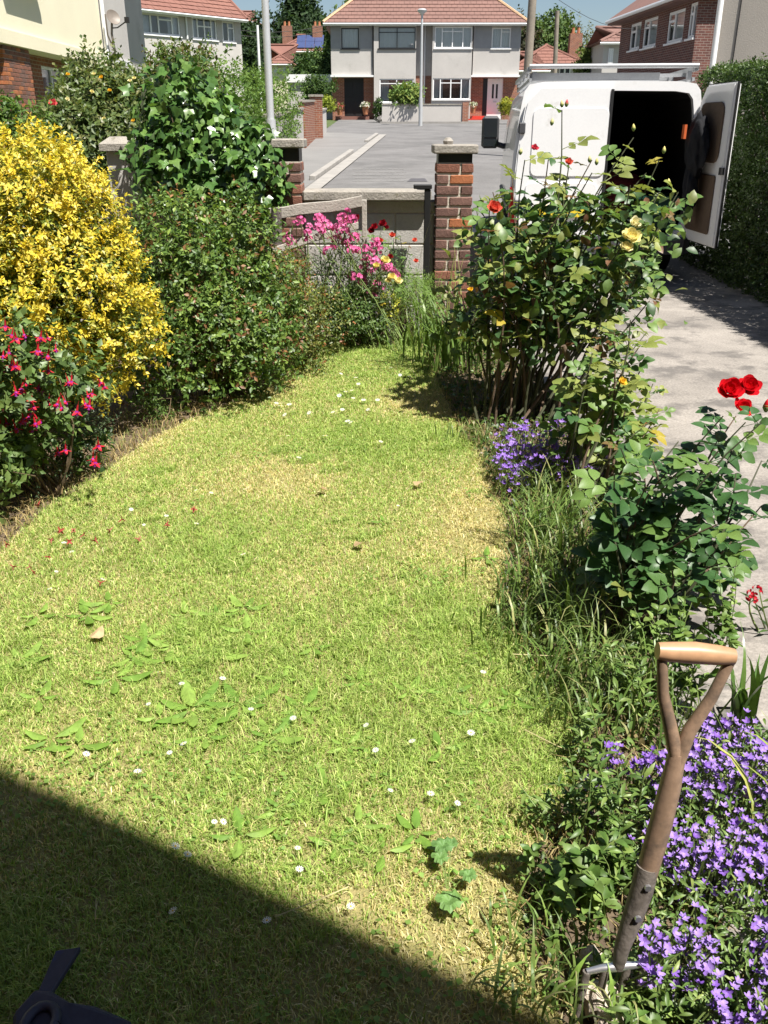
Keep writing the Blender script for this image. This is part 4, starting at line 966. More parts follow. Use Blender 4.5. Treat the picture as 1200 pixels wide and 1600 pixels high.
# doors follow the body outline; built closed, the right one then swung on its hinge
def door_mesh(sgn):
    zs = [oz0 - .02] + [oz0 + (oz1 - oz0) * i / 14 for i in range(1, 14)] + [oz1 + .035]
    out = []
    for z in zs:
        zz = z; xi = inner(prof_x(z_b + (zz - oz0) * (VT - z_b) / (oz1 - oz0)) if oz0 < zz < oz1 else 0, zz)[0]
        if zz <= oz0: xi = inner(PR[0][0], z_b)[0]
        if zz >= oz1: xi = HWD * .70
        out.append((xi + .035, zz))
    loop = [(.004, zs[0])] + out + [(.004, zs[-1])]
    return loop
loop = door_mesh(1)
def door_part(name, sgn, xf, m_):
    bm = bmesh.new(); vv = [bm.verts.new((sgn * x, 0, z)) for x, z in loop]; f = bm.faces.new(vv)
    r = bmesh.ops.extrude_face_region(bm, geom=[f]); 
    for v in r['geom']:
        if isinstance(v, bmesh.types.BMVert): v.co.y = -.055
    bmesh.ops.bevel(bm, geom=[e for e in bm.edges if len(e.link_faces) == 2 and e.calc_face_angle(0) > .8], offset=.014, segments=2, affect='EDGES')
    bmesh.ops.recalc_face_normals(bm, faces=bm.faces); bmesh.ops.transform(bm, matrix=xf, verts=bm.verts)
    me = bpy.data.meshes.new(name); bm.to_mesh(me); bm.free(); me.materials.append(m_); 
    me.polygons.foreach_set('use_smooth', [True] * len(me.polygons)); me.set_sharp_from_angle(angle=math.radians(35))
    return link(name, me, van, True)
Tc = Matrix.Translation((VX, VY - .006, 0))
ld = door_part('rear_door', -1, Tc, M_van); ld['label'] = 'closed white left rear door'
# pressed panel on the closed door, hinges, plate and lamp
def plate(x0, x1, z0, z1, y0, y1, xf, r=.05, taper=0.0):
    bm = bmesh.new(); pts = []
    for cx, cz, a0 in ((x1 - r, z1 - r, 0), (x0 + r, z1 - r, 90), (x0 + r, z0 + r, 180), (x1 - r, z0 + r, 270)):
        for a in range(0, 91, 30): pts.append((cx + r * math.cos(math.radians(a0 + a)), cz + r * math.sin(math.radians(a0 + a))))
    f = bm.faces.new([bm.verts.new((x, y1, z)) for x, z in pts]); r_ = bmesh.ops.extrude_face_region(bm, geom=[f])
    for v in r_['geom']:
        if isinstance(v, bmesh.types.BMVert): v.co.y = y0
    bmesh.ops.recalc_face_normals(bm, faces=bm.faces); bmesh.ops.bevel(bm, geom=[e for e in bm.edges if e.calc_face_angle(0) > .8], offset=min(.006, abs(y1 - y0) * .4), segments=1, affect='EDGES')
    bmesh.ops.transform(bm, matrix=xf, verts=bm.verts); me = bpy.data.meshes.new('plate'); bm.to_mesh(me); bm.free(); return me
def addplate(name, me, m_, par):
    me.materials.append(m_); return link(name, me, par, True)
addplate('pressed_panel', plate(-HWD * .80, -.012, 1.02, VT * .875, -.064, -.056, Tc, .06), M_van, ld)
addplate('pressed_panel', plate(-HWD * .84, -.07, .54, .96, -.066, -.056, Tc), M_van, ld)
M_plate = mat('yellow_plate', (.80, .60, .04), .4, var=.04)
addplate('number_plate', plate(-.66, -.14, .64, .75, -.082, -.0685, Tc, .015), M_plate, ld)
for z in (.75, 1.45):
    m = MB(); x = VX - HWD * .93; m.box(x - .015, x + .05, VY - .085, VY - .02, z - .05, z + .05); part('hinge', m, M_trim, ld, bevel=.01)
m = MB(); m.box(VX - .012, VX + .012, VY - .07, VY + .01, oz0, oz1 + .01); part('door_seal', m, M_rubber, ld)
HX = HWD * .90; ang = math.radians(97)
Tr = Matrix.Translation((VX + HX, VY - .02, 0)) @ Matrix.Rotation(ang, 4, 'Z') @ Matrix.Translation((-HX, 0, 0))
rd = door_part('rear_door', 1, Tr, M_van); rd['label'] = 'open right rear door showing brown trim panels'
addplate('trim_panel', plate(.15, HWD * .80, 1.16, VT * .895, .001, .016, Tr, .09), M_ply, rd)
addplate('trim_panel', plate(.15, HWD * .84, .55, 1.06, .001, .016, Tr, .03), M_ply, rd)
m = MB(); m.box(.012, .06, -.04, .02, 1.07, 1.13); m.v = [tuple(Tr @ V(p)) for p in m.v]; part('latch', m, M_rubber, rd)
m = MB(); pts = [Tr @ V((x + (.012 if 0 < i < len(loop) - 1 else -.01), -.028, z)) for i, (x, z) in enumerate(loop)]; m.tube(pts + [pts[0]], .011, 6); part('door_seal', m, M_rubber, rd)
# bumper, lamps
m = MB(); pts = [(-HWD * .97, .12), (-HWD * .98, -.02), (-HWD * .9, -.1), (0, -.13), (HWD * .9, -.1), (HWD * .98, -.02), (HWD * .97, .12)]
for (xa, ya), (xb, yb) in zip(pts, pts[1:]):
    m.add([V((VX + xa, VY + ya, .30)), V((VX + xb, VY + yb, .30)), V((VX + xb, VY + yb, .45)), V((VX + xa, VY + ya, .45)), V((VX + xa * .93, VY + .1, .30)), V((VX + xb * .93, VY + .1, .30)), V((VX + xb * .93, VY + .1, .46)), V((VX + xa * .93, VY + .1, .46))],
          [(0, 1, 2, 3), (3, 2, 6, 7), (0, 4, 5, 1)])
part('bumper', m, M_trim, van)
M_lampred = mat('red_lens', (.45, .02, .02), .15, var=.1, spec=.6)
for s in (-1, 1):
    m = MB(); x = VX + s * HWD * .955; m.box(x - .045, x + .045, VY - .03, VY + .05, .58, .92); part('tail_lamp', m, M_lampred, van, bevel=.012)
# wheels
def wheel(x, y, s):
    m = MB(); R0 = .335; k = 28; prof = [(.19, -.1), (.3, -.11), (.33, -.08), (.338, 0), (.33, .08), (.3, .11), (.19, .1)]
    vs = [V((x + w_, y + r_ * math.cos(2 * math.pi * j / k), R0 + r_ * math.sin(2 * math.pi * j / k))) for r_, w_ in prof for j in range(k)]
    m.add(vs, [(i * k + j, i * k + (j + 1) % k, (i + 1) * k + (j + 1) % k, (i + 1) * k + j) for i in range(6) for j in range(k)])
    t = part('wheel', m, M_rubber, van, smooth=True)
    m = MB(); vs = [V((x + w_, y + r_ * math.cos(2 * math.pi * j / k), R0 + r_ * math.sin(2 * math.pi * j / k))) for r_, w_ in [(.19, -.09), (.17, -.03 + s * .03), (.08, s * .05), (.0, s * .05)] for j in range(k)]
    m.add(vs, [(i * k + j, i * k + (j + 1) % k, (i + 1) * k + (j + 1) % k, (i + 1) * k + j) for i in range(3) for j in range(k)]); part('rim', m, M_silver, t, smooth=True)
for yo in (.85, 3.9):
    for s in (-1, 1): wheel(VX + s * HWD * .82, VY + yo, s)
m = MB(); m.box(VX - HWD * .6, VX + HWD * .6, VY + .2, VY + 4.4, .3, .41); part('chassis', m, M_rubber, van)
# glass, mirrors
def side_patch(s, y0, y1, z0, z1, y0t=None):
    m = MB(); e = .006; f = lambda y, z: V((VX + s * (prof_x(z) + e), VY + y, z)); zm = (z0 + z1) / 2
    m.add([f(y0, z0), f(y1, z0), f(y1 - .12, zm), f(y0, zm), f(y1 - .34, z1), f(y0, z1)], [(0, 1, 2, 3), (3, 2, 4, 5)]); return m
M_vglass = mat('van_glass', (.02, .025, .03), .06, var=.05, spec=.8)
for s in (-1, 1): part('side_window', side_patch(s, 2.75, 3.72, 1.18, VT * .83), M_vglass, van)
m = MB(); w0 = [V((VX - HWD * .80, VY + 3.62, VT * .925)), V((VX + HWD * .80, VY + 3.62, VT * .925)), V((VX + HWD * .92, VY + 4.24, VT * .675)), V((VX - HWD * .92, VY + 4.24, VT * .675))]
m.quad(*[p + V((0, .02, .03)) for p in w0]); part('windscreen', m, M_vglass, van)
for s in (-1, 1):
    y = VY + 3.55; x = VX + s * (HWD + .17)
    m = MB(); m.box(x - .115, x + .115, y - .02, y + .13, 1.20, 1.60); mo = part('wing_mirror', m, M_trim, van, bevel=.035)
    m = MB(); m.box(x - .09, x + .09, y - .03, y - .022, 1.34, 1.57); part('mirror_glass', m, M_vglass, mo); m = MB(); m.box(x - .09, x + .09, y - .03, y - .022, 1.23, 1.315); part('mirror_glass', m, M_vglass, mo)
    m = MB(); m.tube([V((VX + s * HWD * .96, y + .1, 1.22)), V((x, y + .1, 1.28))], .035, 8); part('mirror_arm', m, M_trim, mo)
# side rub strips and grab line
for s in (-1, 1):
    m = MB(); f = lambda y, z, e: V((VX + s * (prof_x(z) + e), VY + y, z)); a = [f(.2, .62, .004), f(3.4, .62, .004), f(3.4, .76, .004), f(.2, .76, .004)]; b = [f(.2, .64, .03), f(3.4, .64, .03), f(3.4, .74, .03), f(.2, .74, .03)]
    m.add(a + b, [(4, 5, 6, 7), (0, 1, 5, 4), (2, 3, 7, 6), (1, 2, 6, 5), (3, 0, 4, 7)]); part('rub_strip', m, M_trim, van)
# roof rack
M_rack = mat('rack_grey', (.34, .35, .36), .5, var=.12, metal=.4)
rk = part('roof_rack', MB().tube([V((VX - HWD * .86, VY + .12, VT + .13)), V((VX + HWD * .88, VY + .12, VT + .13))], .022, 10), M_rack, van, smooth=True)
for yo in (.55, 1.3, 2.1, 2.9):
    m = MB(); m.box(VX - HWD * .86, VX + HWD * .86, VY + yo, VY + yo + .04, VT + .055, VT + .085); part('cross_bar', m, M_rack, rk)
for s in (-1, 1):
    m = MB(); m.box(VX + s * HWD * .86 - .02, VX + s * HWD * .86 + .02, VY + .12, VY + 3.0, VT + .087, VT + .125); m.box(VX + s * HWD * .84 - .012, VX + s * HWD * .84 + .012, VY + .12, VY + 3.0, VT + .0, VT + .03); part('side_rail', m, M_rack, rk)
    for yo in (.14, 1.0, 1.9, 2.8):
        m = MB(); m.box(VX + s * HWD * .80 - .02, VX + s * HWD * .80 + .02, VY + yo, VY + yo + .05, VT - .09, VT + .086); part('rack_foot', m, M_rack, rk)
m = MB(); m.box(VX - HWD * .85, VX + HWD * .5, VY + .16, VY + .19, VT + .01, VT + .075); part('wind_deflector', m, M_rack, rk)
# load on the door and in the van
jc = Tr @ V((HWD * .50, .05, 1.32))
def lump_mesh(c, r, seed, sub=3, amp=.18, f=4.0, squash=None):
    bm = bmesh.new(); bmesh.ops.create_icosphere(bm, subdivisions=sub, radius=1.0); rr = np.random.default_rng(seed); nz = Nz(rr, f)
    P = np.array([v.co[:] for v in bm.verts]); d = 1 + amp * nz(P) + amp * .5 * Nz(rr, f * 2.3)(P)
    for v, p, s in zip(bm.verts, P, d): v.co = V((p[0] * r[0] * s + c[0], p[1] * r[1] * s + c[1], p[2] * r[2] * s + c[2]))
    return bm
def lump(name, c, r, seed, m_, par=None, **k):
    bm = lump_mesh(c, r, seed, **k); me = bpy.data.meshes.new(name); bm.to_mesh(me); bm.free(); me.materials.append(m_); me.polygons.foreach_set('use_smooth', [True] * len(me.polygons)); return link(name, me, par, par is not None)
M_jacket = mat('dark_cloth', (.006, .0065, .009), .9, var=.3, scale=9, bump=.5)
t = thing('work_jacket', 'dark work jacket hanging inside the open van door', 'jacket', jc)
lump('jacket_body', jc + V((-.05, 0, -.02)), (.085, .22, .27), 5, M_jacket, t, amp=.2, sub=4, f=5.5); lump('sleeve', jc + V((-.07, -.02, -.42)), (.06, .10, .28), 6, M_jacket, t, amp=.25, sub=4, f=5)
m = MB(); q = jc + V((-.17, .05, .1)); m.box(q.x - .01, q.x + .012, q.y - .05, q.y + .05, q.z - .06, q.z + .06); part('orange_patch', m, mat('orange_patch', (.6, .12, .03), .7), t)
M_green = mat('green_plastic', (.006, .05, .032), .5, var=.1); M_redp = mat('dark_red_cloth', (.16, .02, .018), .8, var=.3)
def crate(c, sx, sy, sz, m_, label, name='crate'):
    t = thing(name, label, 'crate', c); w = .018; m = MB()
    m.box(c.x - sx, c.x + sx, c.y - sy, c.y + sy, c.z, c.z + w); part('crate_floor', m, m_, t)
    for a in ((-sx, -sx + w, -sy, sy), (sx - w, sx, -sy, sy), (-sx + w, sx - w, -sy, -sy + w), (-sx + w, sx - w, sy - w, sy)):
        m = MB(); m.box(c.x + a[0], c.x + a[1], c.y + a[2], c.y + a[3], c.z + w, c.z + sz); part('crate_side', m, m_, t)
    m = MB()
    for a in ((-sx - .012, -sx + .005, -sy - .012, sy + .012), (sx - .005, sx + .012, -sy - .012, sy + .012), (-sx + .006, sx - .006, -sy - .012, -sy + .005), (-sx + .006, sx - .006, sy - .005, sy + .012)): m.box(c.x + a[0], c.x + a[1], c.y + a[2], c.y + a[3], c.z + sz, c.z + sz + .03)
    part('rim', m, m_, t)
crate(V((VX + HWD * .62, VY + .42, oz0 + .03)), .2, .25, .3, M_green, 'dark green plastic crate inside the open van')
o = lump('tool_bag', (VX + HWD * .32, VY + .75, oz0 + .30), (.26, .22, .28), 9, M_redp, amp=.2); tag(o, 'dark red bag in the shade inside the van', 'bag')

YAW = math.radians(-5.5)
for o in [van] + [q for q in COL.objects if q.parent is None and q.name.split('.')[0] in ('work_jacket', 'crate', 'tool_bag')]:
    pv = Matrix.Translation((VX, VY, 0)) @ Matrix.Rotation(YAW, 4, 'Z') @ Matrix.Translation((-VX, -VY, 0))
    o.location = pv @ o.location; o.rotation_euler.z += YAW

# ------------------------------------------------------------------ garden fork
M_ash = mat('worn_ash_wood', (.225, .15, .10), .5, var=.35, scale=7, fine=45, bump=.08, stain=((.125, .09, .065), 11, .48))
M_ashgrip = mat('polished_grip_wood', (.40, .235, .13), .38, var=.2, scale=12, fine=60)
M_steel = mat('worn_steel', (.085, .072, .06), .65, var=.45, scale=22, fine=90, metal=.15, bump=.25, col2=(.22, .19, .165))
M_steel2 = mat('bright_steel', (.58, .58, .60), .3, var=.15, metal=.85)
FDk = 1.2; fp = lambda x, y, dd=0.0: PIX(x, y, FDk + dd - .085 * max(0, (y - 1020) / 490))
fbq = fp(960, 1510)
fork = thing('garden_fork', 'old garden fork with worn wooden handle stuck upright in the flower bed', 'fork', (fbq.x, fbq.y, 0))
px = lambda n_, D=FDk: n_ * 1.27 / FPX
m = MB(); m.tube([fp(1027, 1017), fp(1045, 1018.5), fp(1085, 1020), fp(1125, 1024), fp(1147, 1026)], [px(15), px(17.5), px(19.5), px(17.5), px(14)], 16); part('grip', m, M_ashgrip, fork, smooth=True)
for tip, mid, mid2 in (((1034, 1024), (1036, 1085), (1047, 1135)), ((1140, 1034), (1112, 1090), (1078, 1140))):
    m = MB(); m.tube([fp(*tip), fp(*mid), fp(*mid2), fp(1058, 1190), fp(1048, 1250)], [px(9.5), px(10.5), px(12.5), px(14), px(13)], 12); part('handle_arm', m, M_ash, fork, smooth=True)
m = MB(); m.tube([fp(1057, 1176), fp(1048, 1225), fp(1033, 1285), fp(1016, 1345), fp(1006, 1385)], [px(14), px(19), px(20.5), px(20), px(18)], 16); part('shaft', m, M_ash, fork, smooth=True)
m = MB(); m.tube([fp(1012, 1352), fp(1003, 1390), fp(988, 1435), fp(972, 1480), fp(968, 1500), fp(966, 1512)], [px(21), px(21), px(19), px(15), px(13), px(11)], 14); part('socket', m, M_steel, fork, smooth=True)
for z_, q in ((0, (1007, 1372)), (1, (992, 1420))):
    m = MB(); c = fp(*q); 
    m.tube([c + V((0, -.019, 0)), c + V((0, -.024, 0))], .006, 8); part('rivet', m, M_steel2, fork)
y2 = FDk
m = MB(); m.tube([fp(917, 1518), fp(940, 1513), fp(966, 1510), fp(990, 1508), fp(1006, 1506)], [px(6), px(7.5), px(10), px(7.5), px(6)], 10); part('shoulder', m, M_steel2, fork, smooth=True)
for x_, y_ in ((917, 1518), (946, 1514), (980, 1511), (1006, 1506)):
    a = fp(x_, y_); m = MB(); m.tube([a, a + V((-.004, -.006, -.03)), V((a.x - .012, a.y - .012, a.z - .10)), V((a.x - .03, a.y - .01, a.z - .28))], [.0075, .0075, .006, .004], 8); part('tine', m, M_steel, fork, smooth=True)
# stones and brick bit at its foot
M_rubble = mat('pale_rubble', (.46, .39, .32), .95, var=.25, scale=18, fine=100, bump=1.0, bscale=60)
for i, (x, y, r, lab) in enumerate([(942, 1560, (.045, .035, .035), 'large pale mortar lump under the garden fork tines'), (925, 1500, (.026, .022, .03), 'small pale stone behind the left fork tine'), (990, 1545, (.03, .03, .02), 'pale stone right of the garden fork tines'), (958, 1598, (.035, .03, .025), 'pale stone at the bottom edge below the fork')]):
    c = GP(x, y, .02); o = lump('stone', c, r, 20 + i, M_rubble, amp=.3, f=2.2, sub=2); tag(o, lab, 'stone'); o.data.polygons.foreach_set('use_smooth', [False] * len(o.data.polygons))
c = GP(968, 1528, .03); m = MB(); m.box(c.x - .02, c.x + .02, c.y - .016, c.y + .016, c.z - .02, c.z + .012); o = part('brick_fragment', m, M_brick[2], None, bevel=.006); tag(o, 'orange brick fragment between the fork tines', 'brick')
# mattock head on the shaded lawn
M_tool = mat('blue_black_iron', (.045, .045, .065), .6, var=.25, scale=9, metal=.2, stain=((.02, .035, .16), 7, .60))
t = thing('mattock_head', 'dark blue iron mattock head lying on the shaded lawn corner', 'tool', GP(90, 1575))
m = MB(); a = [GP(88, 1488, .06), GP(127, 1482, .065), GP(80, 1556, .05), GP(58, 1556, .05)]
m.add([p + UP * .006 for p in a] + [p - UP * .006 for p in a], [(0, 3, 2, 1), (4, 5, 6, 7), (0, 1, 5, 4), (1, 2, 6, 5), (2, 3, 7, 6), (3, 0, 4, 7)]); part('adze_blade', m, M_tool, t, bevel=.002)
q_ = GP(62, 1600, .066); mm_ = MB(); mm_.tube([q_ + V((.026 * math.cos(i * math.pi / 8), .034 * math.sin(i * math.pi / 8), 0)) for i in range(17)], .009, 8); part('eye_rim', mm_, M_tool, t, smooth=True)
a = [GP(56, 1552, .05), GP(82, 1555, .05), GP(110, 1572, .05), GP(150, 1578, .045), GP(210, 1604, .03), GP(170, 1680, .03), GP(20, 1680, .03), GP(22, 1590, .045)]
m = MB(); k = len(a); m.add([p + UP * .015 for p in a] + [p - UP * .02 for p in a], [tuple(range(k - 1, -1, -1)), tuple(range(k, 2 * k))] + [(i, (i + 1) % k, k + (i + 1) % k, k + i) for i in range(k)]); part('eye_and_pick', m, M_tool, t, bevel=.006)

# ------------------------------------------------------------------ plants: generic builders
def bush(name, label, cat, lumps, n, k, length, size, pal, m_=None, seed=1, group=None, tmpl=LEAF2, up=.4, jit=.5, tip=None, tipp=0, freq=5, gap=-.75, rough=.16, shell=(.7, 1.04), zmin=.02, inner=.2, nst=10, r0=.012, base=None, width=1.0, vary=.22, droop=0.0, inpal=None):
    rng = np.random.default_rng(seed); L = np.array(lumps, float)
    b = base if base is not None else V((L[:, 0].mean(), L[:, 1].mean(), max(zmin - .05, 0)))
    t = thing(name, label, cat, b, group=group)
    P, N = lump_points(lumps, n, rng, shell, rough, freq, gap, zmin, inner)
    sp = list(sprays(P, N, rng, k, length, size, pal, up, jit, tip, tipp, vary, droop))
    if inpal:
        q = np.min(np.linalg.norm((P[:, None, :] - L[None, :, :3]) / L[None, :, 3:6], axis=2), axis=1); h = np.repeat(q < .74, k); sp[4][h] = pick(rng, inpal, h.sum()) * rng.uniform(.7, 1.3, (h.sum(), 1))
    part('foliage', leaves('foliage', *sp, m_ or M_leaf, tmpl, width), None, t, stuff=True)
    m = MB(); idx = rng.choice(len(P), min(nst, len(P)), replace=False)
    twigs(m, b, [V(P[i]) * 1.0 for i in idx], r0, r0 * .3, rng); part('stems', m, M_twig, t, smooth=True)
    return t
def tree(label, x, ytop, D, rx, rz, seed, pal, conifer=False, thin=1.0, leaf=.35, cz=None, group='trees behind the houses'):
    rng = np.random.default_rng(seed); top = PIX(x, ytop, D); zb = gz(D); c = V((top.x, D, top.z - rz))
    t = thing('conifer_tree' if conifer else 'broadleaf_tree', label, 'tree', (c.x, D, zb), group=group)
    if conifer:
        lumps = []; h = top.z - zb - 2
        for i in range(14):
            f = i / 13; z = zb + 2 + h * f; r = rx * (1 - f) ** .8 + .3
            for j in range(4):
                a = rng.uniform(0, 6.28); lumps.append((c.x + math.cos(a) * r * .5, D + math.sin(a) * r * .5, z, r * .6, r * .6, h * .06))
    else:
        lumps = []
        for i in range(16):
            d = nrm(rng.normal(size=(1, 3)))[0]; d[2] = abs(d[2]) * 1.1 - .25; q = rng.uniform(.35, .8); s = rng.uniform(.28, .5)
            lumps.append((c.x + d[0] * rx * q, D + d[1] * rx * q, c.z + d[2] * rz * q, rx * s, rx * s, rz * s))
    n = int(900 * thin); P, N = lump_points(lumps, n, rng, (.75, 1.08), .25, 2.0 / max(rx, 1) * 2, -.45, zb + .5, .15)
    part('crown', leaves('crown', *sprays(P, N, rng, 7, leaf * 2.2, leaf, pal, .3, .6, vary=.3), M_leaf_dull, LEAF2, 1.3), None, t, stuff=True)
    m = MB(); m.tube([(c.x, D, zb - .3), (c.x + .1, D, zb + (c.z - zb) * .5), (c.x, D, c.z + rz * .3)], [rx * .09 + .12, rx * .07 + .08, .05], 8)
    for i in range(9):
        q = V(P[rng.integers(len(P))]); s = V((c.x, D, zb + (c.z - zb) * rng.uniform(.4, .9))); m.tube([s, s.lerp(q, .5) + UP * .2, q], [.12, .07, .03], 5)
    part('trunk', m, M_bark, t, smooth=True); return t
DG = [((.035, .065, .025), 3), ((.05, .085, .03), 2), ((.025, .045, .022), 2)]
MG = [((.06, .11, .03), 3), ((.09, .14, .035), 2), ((.04, .08, .025), 2)]
YG = [((.11, .15, .04), 3), ((.15, .18, .05), 2), ((.07, .11, .03), 2)]
tree('tall dark conifer left of the big roof', 462, -28, 112, 3.6, 7, 1, DG, conifer=True, thin=2.2, leaf=.5)
tree('narrow dark conifer just right of the tallest one', 488, -5, 116, 2.6, 6, 9, DG, conifer=True, thin=1.4, leaf=.5)
tree('broad dark tree behind the red roofs, far left', 420, 14, 104, 4.5, 6, 2, DG, thin=1.6, leaf=.45)
tree('dark tree mass behind the solar panel roof', 492, 30, 106, 4.2, 4.5, 3, DG, thin=1.5, leaf=.45)
tree('dark tree beside the left red roof chimney', 396, 30, 96, 2.6, 5, 4, DG, thin=1.2, leaf=.4)
tree('small tree top showing left of the big roof', 545, -6, 100, 3.0, 4, 5, MG, leaf=.4)
tree('garden tree in front of the solar panel house', 482, 80, 76, 1.7, 2.4, 6, MG, leaf=.28)
tree('bushy tree against the left wall of the grey semi', 512, 70, 66, 1.3, 2.4, 7, MG, leaf=.26)
tree('round green tree behind the telegraph pole', 850, 17, 96, 4.0, 4.0, 8, [((.08, .13, .04), 3), ((.12, .17, .05), 2), ((.05, .09, .03), 1)], thin=1.6, leaf=.4)
tree('thin airy tree right of the telegraph pole', 893, 0, 100, 3.6, 5.5, 10, [((.12, .13, .08), 3), ((.16, .17, .10), 2)], thin=.75, leaf=.30)
tree('dark tree at the right end of the brown roof', 812, 18, 92, 1.9, 4.5, 11, [((.05, .06, .03), 3), ((.08, .06, .04), 1)], thin=1.1, leaf=.35)
tree('bright green garden tree left of the purple brick house', 934, 78, 62, 1.25, 1.6, 12, YG, leaf=.25)
tree('far dark hedge trees above the chimney bungalow', 925, 78, 120, 5, 3, 13, DG, leaf=.5)
# shrubs round the far house
def px_bush(name, label, cat, x0, x1, y0, y1, D, n, k, length, size, pal, seed, depth=None, sub=4, **kw):
    a, b = PIX(x0, y1, D), PIX(x1, y0, D); rng = np.random.default_rng(seed + 50); w = (b.x - a.x) / 2; h = (b.z - a.z) / 2; dp = depth or w
    c = V(((a.x + b.x) / 2, D, (a.z + b.z) / 2)); L = []
    for i in range(sub):
        s = rng.uniform(.5, .72); L.append((c.x + rng.uniform(-1, 1) * w * (1 - s), D + rng.uniform(-1, 1) * dp * (1 - s), c.z + rng.uniform(-1, 1) * h * (1 - s), w * s, dp * s, h * s))
    L.append((c.x, D, c.z - h * .2, w * .8, dp * .8, h * .75))
    kw.setdefault('zmin', a.z); return bush(name, label, cat, L, n, k, length, size, pal, seed=seed, base=V((c.x, D, a.z)), **kw)
px_bush('shrub', 'dense dark shrub behind the far brick wall', 'shrub', 470, 526, 112, 168, 52, 450, 6, .2, .16, MG, 31, m_=M_leaf_dull)
px_bush('shrub', 'lime green shrub at the left corner of the grey semi', 'shrub', 490, 523, 150, 178, 49, 220, 6, .15, .12, [((.30, .34, .05), 3), ((.2, .26, .04), 2)], 32, m_=M_leaf_dull)
px_bush('shrub', 'tall green shrub between black door and bay window', 'shrub', 583, 600, 145, 192, fwD + .5, 200, 6, .15, .12, MG, 33, m_=M_leaf_dull)
px_bush('shrub', 'leafy fig-like shrub spilling over the far front wall', 'shrub', 601, 664, 130, 170, fwD + .55, 340, 6, .22, .22, [((.11, .19, .05), 3), ((.16, .24, .06), 2), ((.25, .28, .07), 1)], 34, m_=M_leaf_dull)
px_bush('shrub', 'yellow green shrub beside the white front door', 'shrub', 774, 806, 152, 180, 52, 220, 6, .14, .12, [((.34, .34, .04), 3), ((.2, .25, .04), 1)], 35, m_=M_leaf_dull)
# neighbour's hedges
LG = [((.10, .17, .035), 3), ((.14, .22, .045), 2), ((.06, .12, .03), 2)]
rng = np.random.default_rng(77); L = []
for i in range(18):
    D = 13.5 + 14 * i / 17; L.append((-2.95 + rng.uniform(-.2, .2), D, gz(D) + rng.uniform(1.2, 1.6), .62, .9, rng.uniform(.7, .95)))
    L.append((-2.95, D, gz(D) + .7, .6, .8, .8))
bush('hedge', 'tall loose green hedge along the left of the road', 'hedge', L, 3000, 6, .16, .085, LG, seed=41, m_=M_leaf_dull, zmin=.2, freq=3, gap=-.6, base=V((-2.95, 20, gz(20))))
ROSEG = [((.10, .15, .04), 3), ((.14, .17, .05), 2), ((.07, .11, .03), 2), ((.20, .19, .07), 1)]
rs = px_bush('rose_shrub', "neighbour's big rambling rose shrub with small yellow roses", 'shrub', 84, 262, 84, 300, 10.2, 4000, 6, .16, .075, ROSEG, 42, depth=.9, sub=9, gap=-.55, freq=3.5, nst=25, r0=.015, zmin=.1)
px_bush('shrub', 'reddish topped shrub behind the ivy', 'shrub', 235, 345, 68, 200, 12.5, 900, 6, .16, .075, [((.11, .17, .04), 3), ((.17, .12, .06), 1.5), ((.07, .11, .03), 2)], 43, depth=.7, zmin=.2, m_=M_leaf_dull)
px_bush('shrub', 'low leafy shrub below the brick pillar at left edge', 'shrub', -30, 75, 150, 290, 7.6, 420, 6, .12, .06, LG, 44, zmin=.1)
# small flower meshes
def petal_strip(l, w, cup, n=3):
    """one petal along +Y as points grid n x 3"""
    pts = []
    for i in range(n + 1):
        f = i / n; ww = w * math.sin(math.pi * (.12 + .76 * f) ** .9); y = l * f; z = cup * f * f * l
        for s in (-1, 0, 1): pts.append(V((s * ww, y - (.06 * l if s and i == n else 0), z + abs(s) * .18 * ww)))
    fs = [(i * 3 + j, i * 3 + j + 1, i * 3 + j + 4, i * 3 + j + 3) for i in range(n) for j in range(2)]
    return pts, fs
def rosette(layers, seed=0):
    """layers: (count, radius offset, length, width, tilt degrees, cup)"""
    m = MB(); r = random.Random(seed)
    for c, ro, l, w, tilt, cup in layers:
        a0 = r.uniform(0, 6)
        for i in range(c):
            pts, fs = petal_strip(l * r.uniform(.9, 1.1), w, cup); a = a0 + 2 * math.pi * i / c + r.uniform(-.12, .12)
            R = Matrix.Rotation(a, 3, 'Z') @ Matrix.Rotation(math.radians(tilt + r.uniform(-8, 8)), 3, 'X')
            m.add([R @ p + Matrix.Rotation(a, 3, 'Z') @ V((0, ro, 0)) for p in pts], fs)
    return m
ROSE_L = [(5, .1, .62, .36, 12, .35), (5, .1, .58, .34, 34, .4), (5, .07, .52, .30, 55, .3), (4, .04, .46, .24, 72, .2), (3, .02, .40, .16, 84, .1)]
M_pet = {'red': petalmat('red_rose_petal', [(.55, .004, .012), (.72, .01, .02)]), 'dark': petalmat('crimson_petal', [(.18, .004, .012), (.3, .008, .016)]),
         'pink': petalmat('pink_petal', [(.62, .06, .10), (.7, .12, .12)]), 'coral': petalmat('coral_petal', [(.68, .10, .06), (.72, .16, .10)]), 'yellow': petalmat('lemon_petal', [(.80, .70, .22), (.85, .78, .42)]),
         'cream': petalmat('cream_petal', [(.85, .80, .50), (.82, .75, .4)]), 'gold': petalmat('gold_petal', [(.8, .5, .03), (.85, .62, .08)]), 'purple': petalmat('violet_petal', [(.20, .09, .46), (.28, .14, .56), (.40, .27, .66)]),
         'val': petalmat('valerian_petal', [(.62, .10, .28), (.70, .20, .40)]), 'fred': petalmat('fuchsia_sepal', [(.48, .006, .025), (.60, .025, .045)]), 'fallen': petalmat('fallen_petal', [(.40, .06, .05), (.5, .2, .15)]), 'fpur': petalmat('fuchsia_corolla', [(.30, .02, .32), (.42, .05, .40)]),
         'white': petalmat('daisy_petal', [(.82, .82, .80), (.85, .85, .84)])}
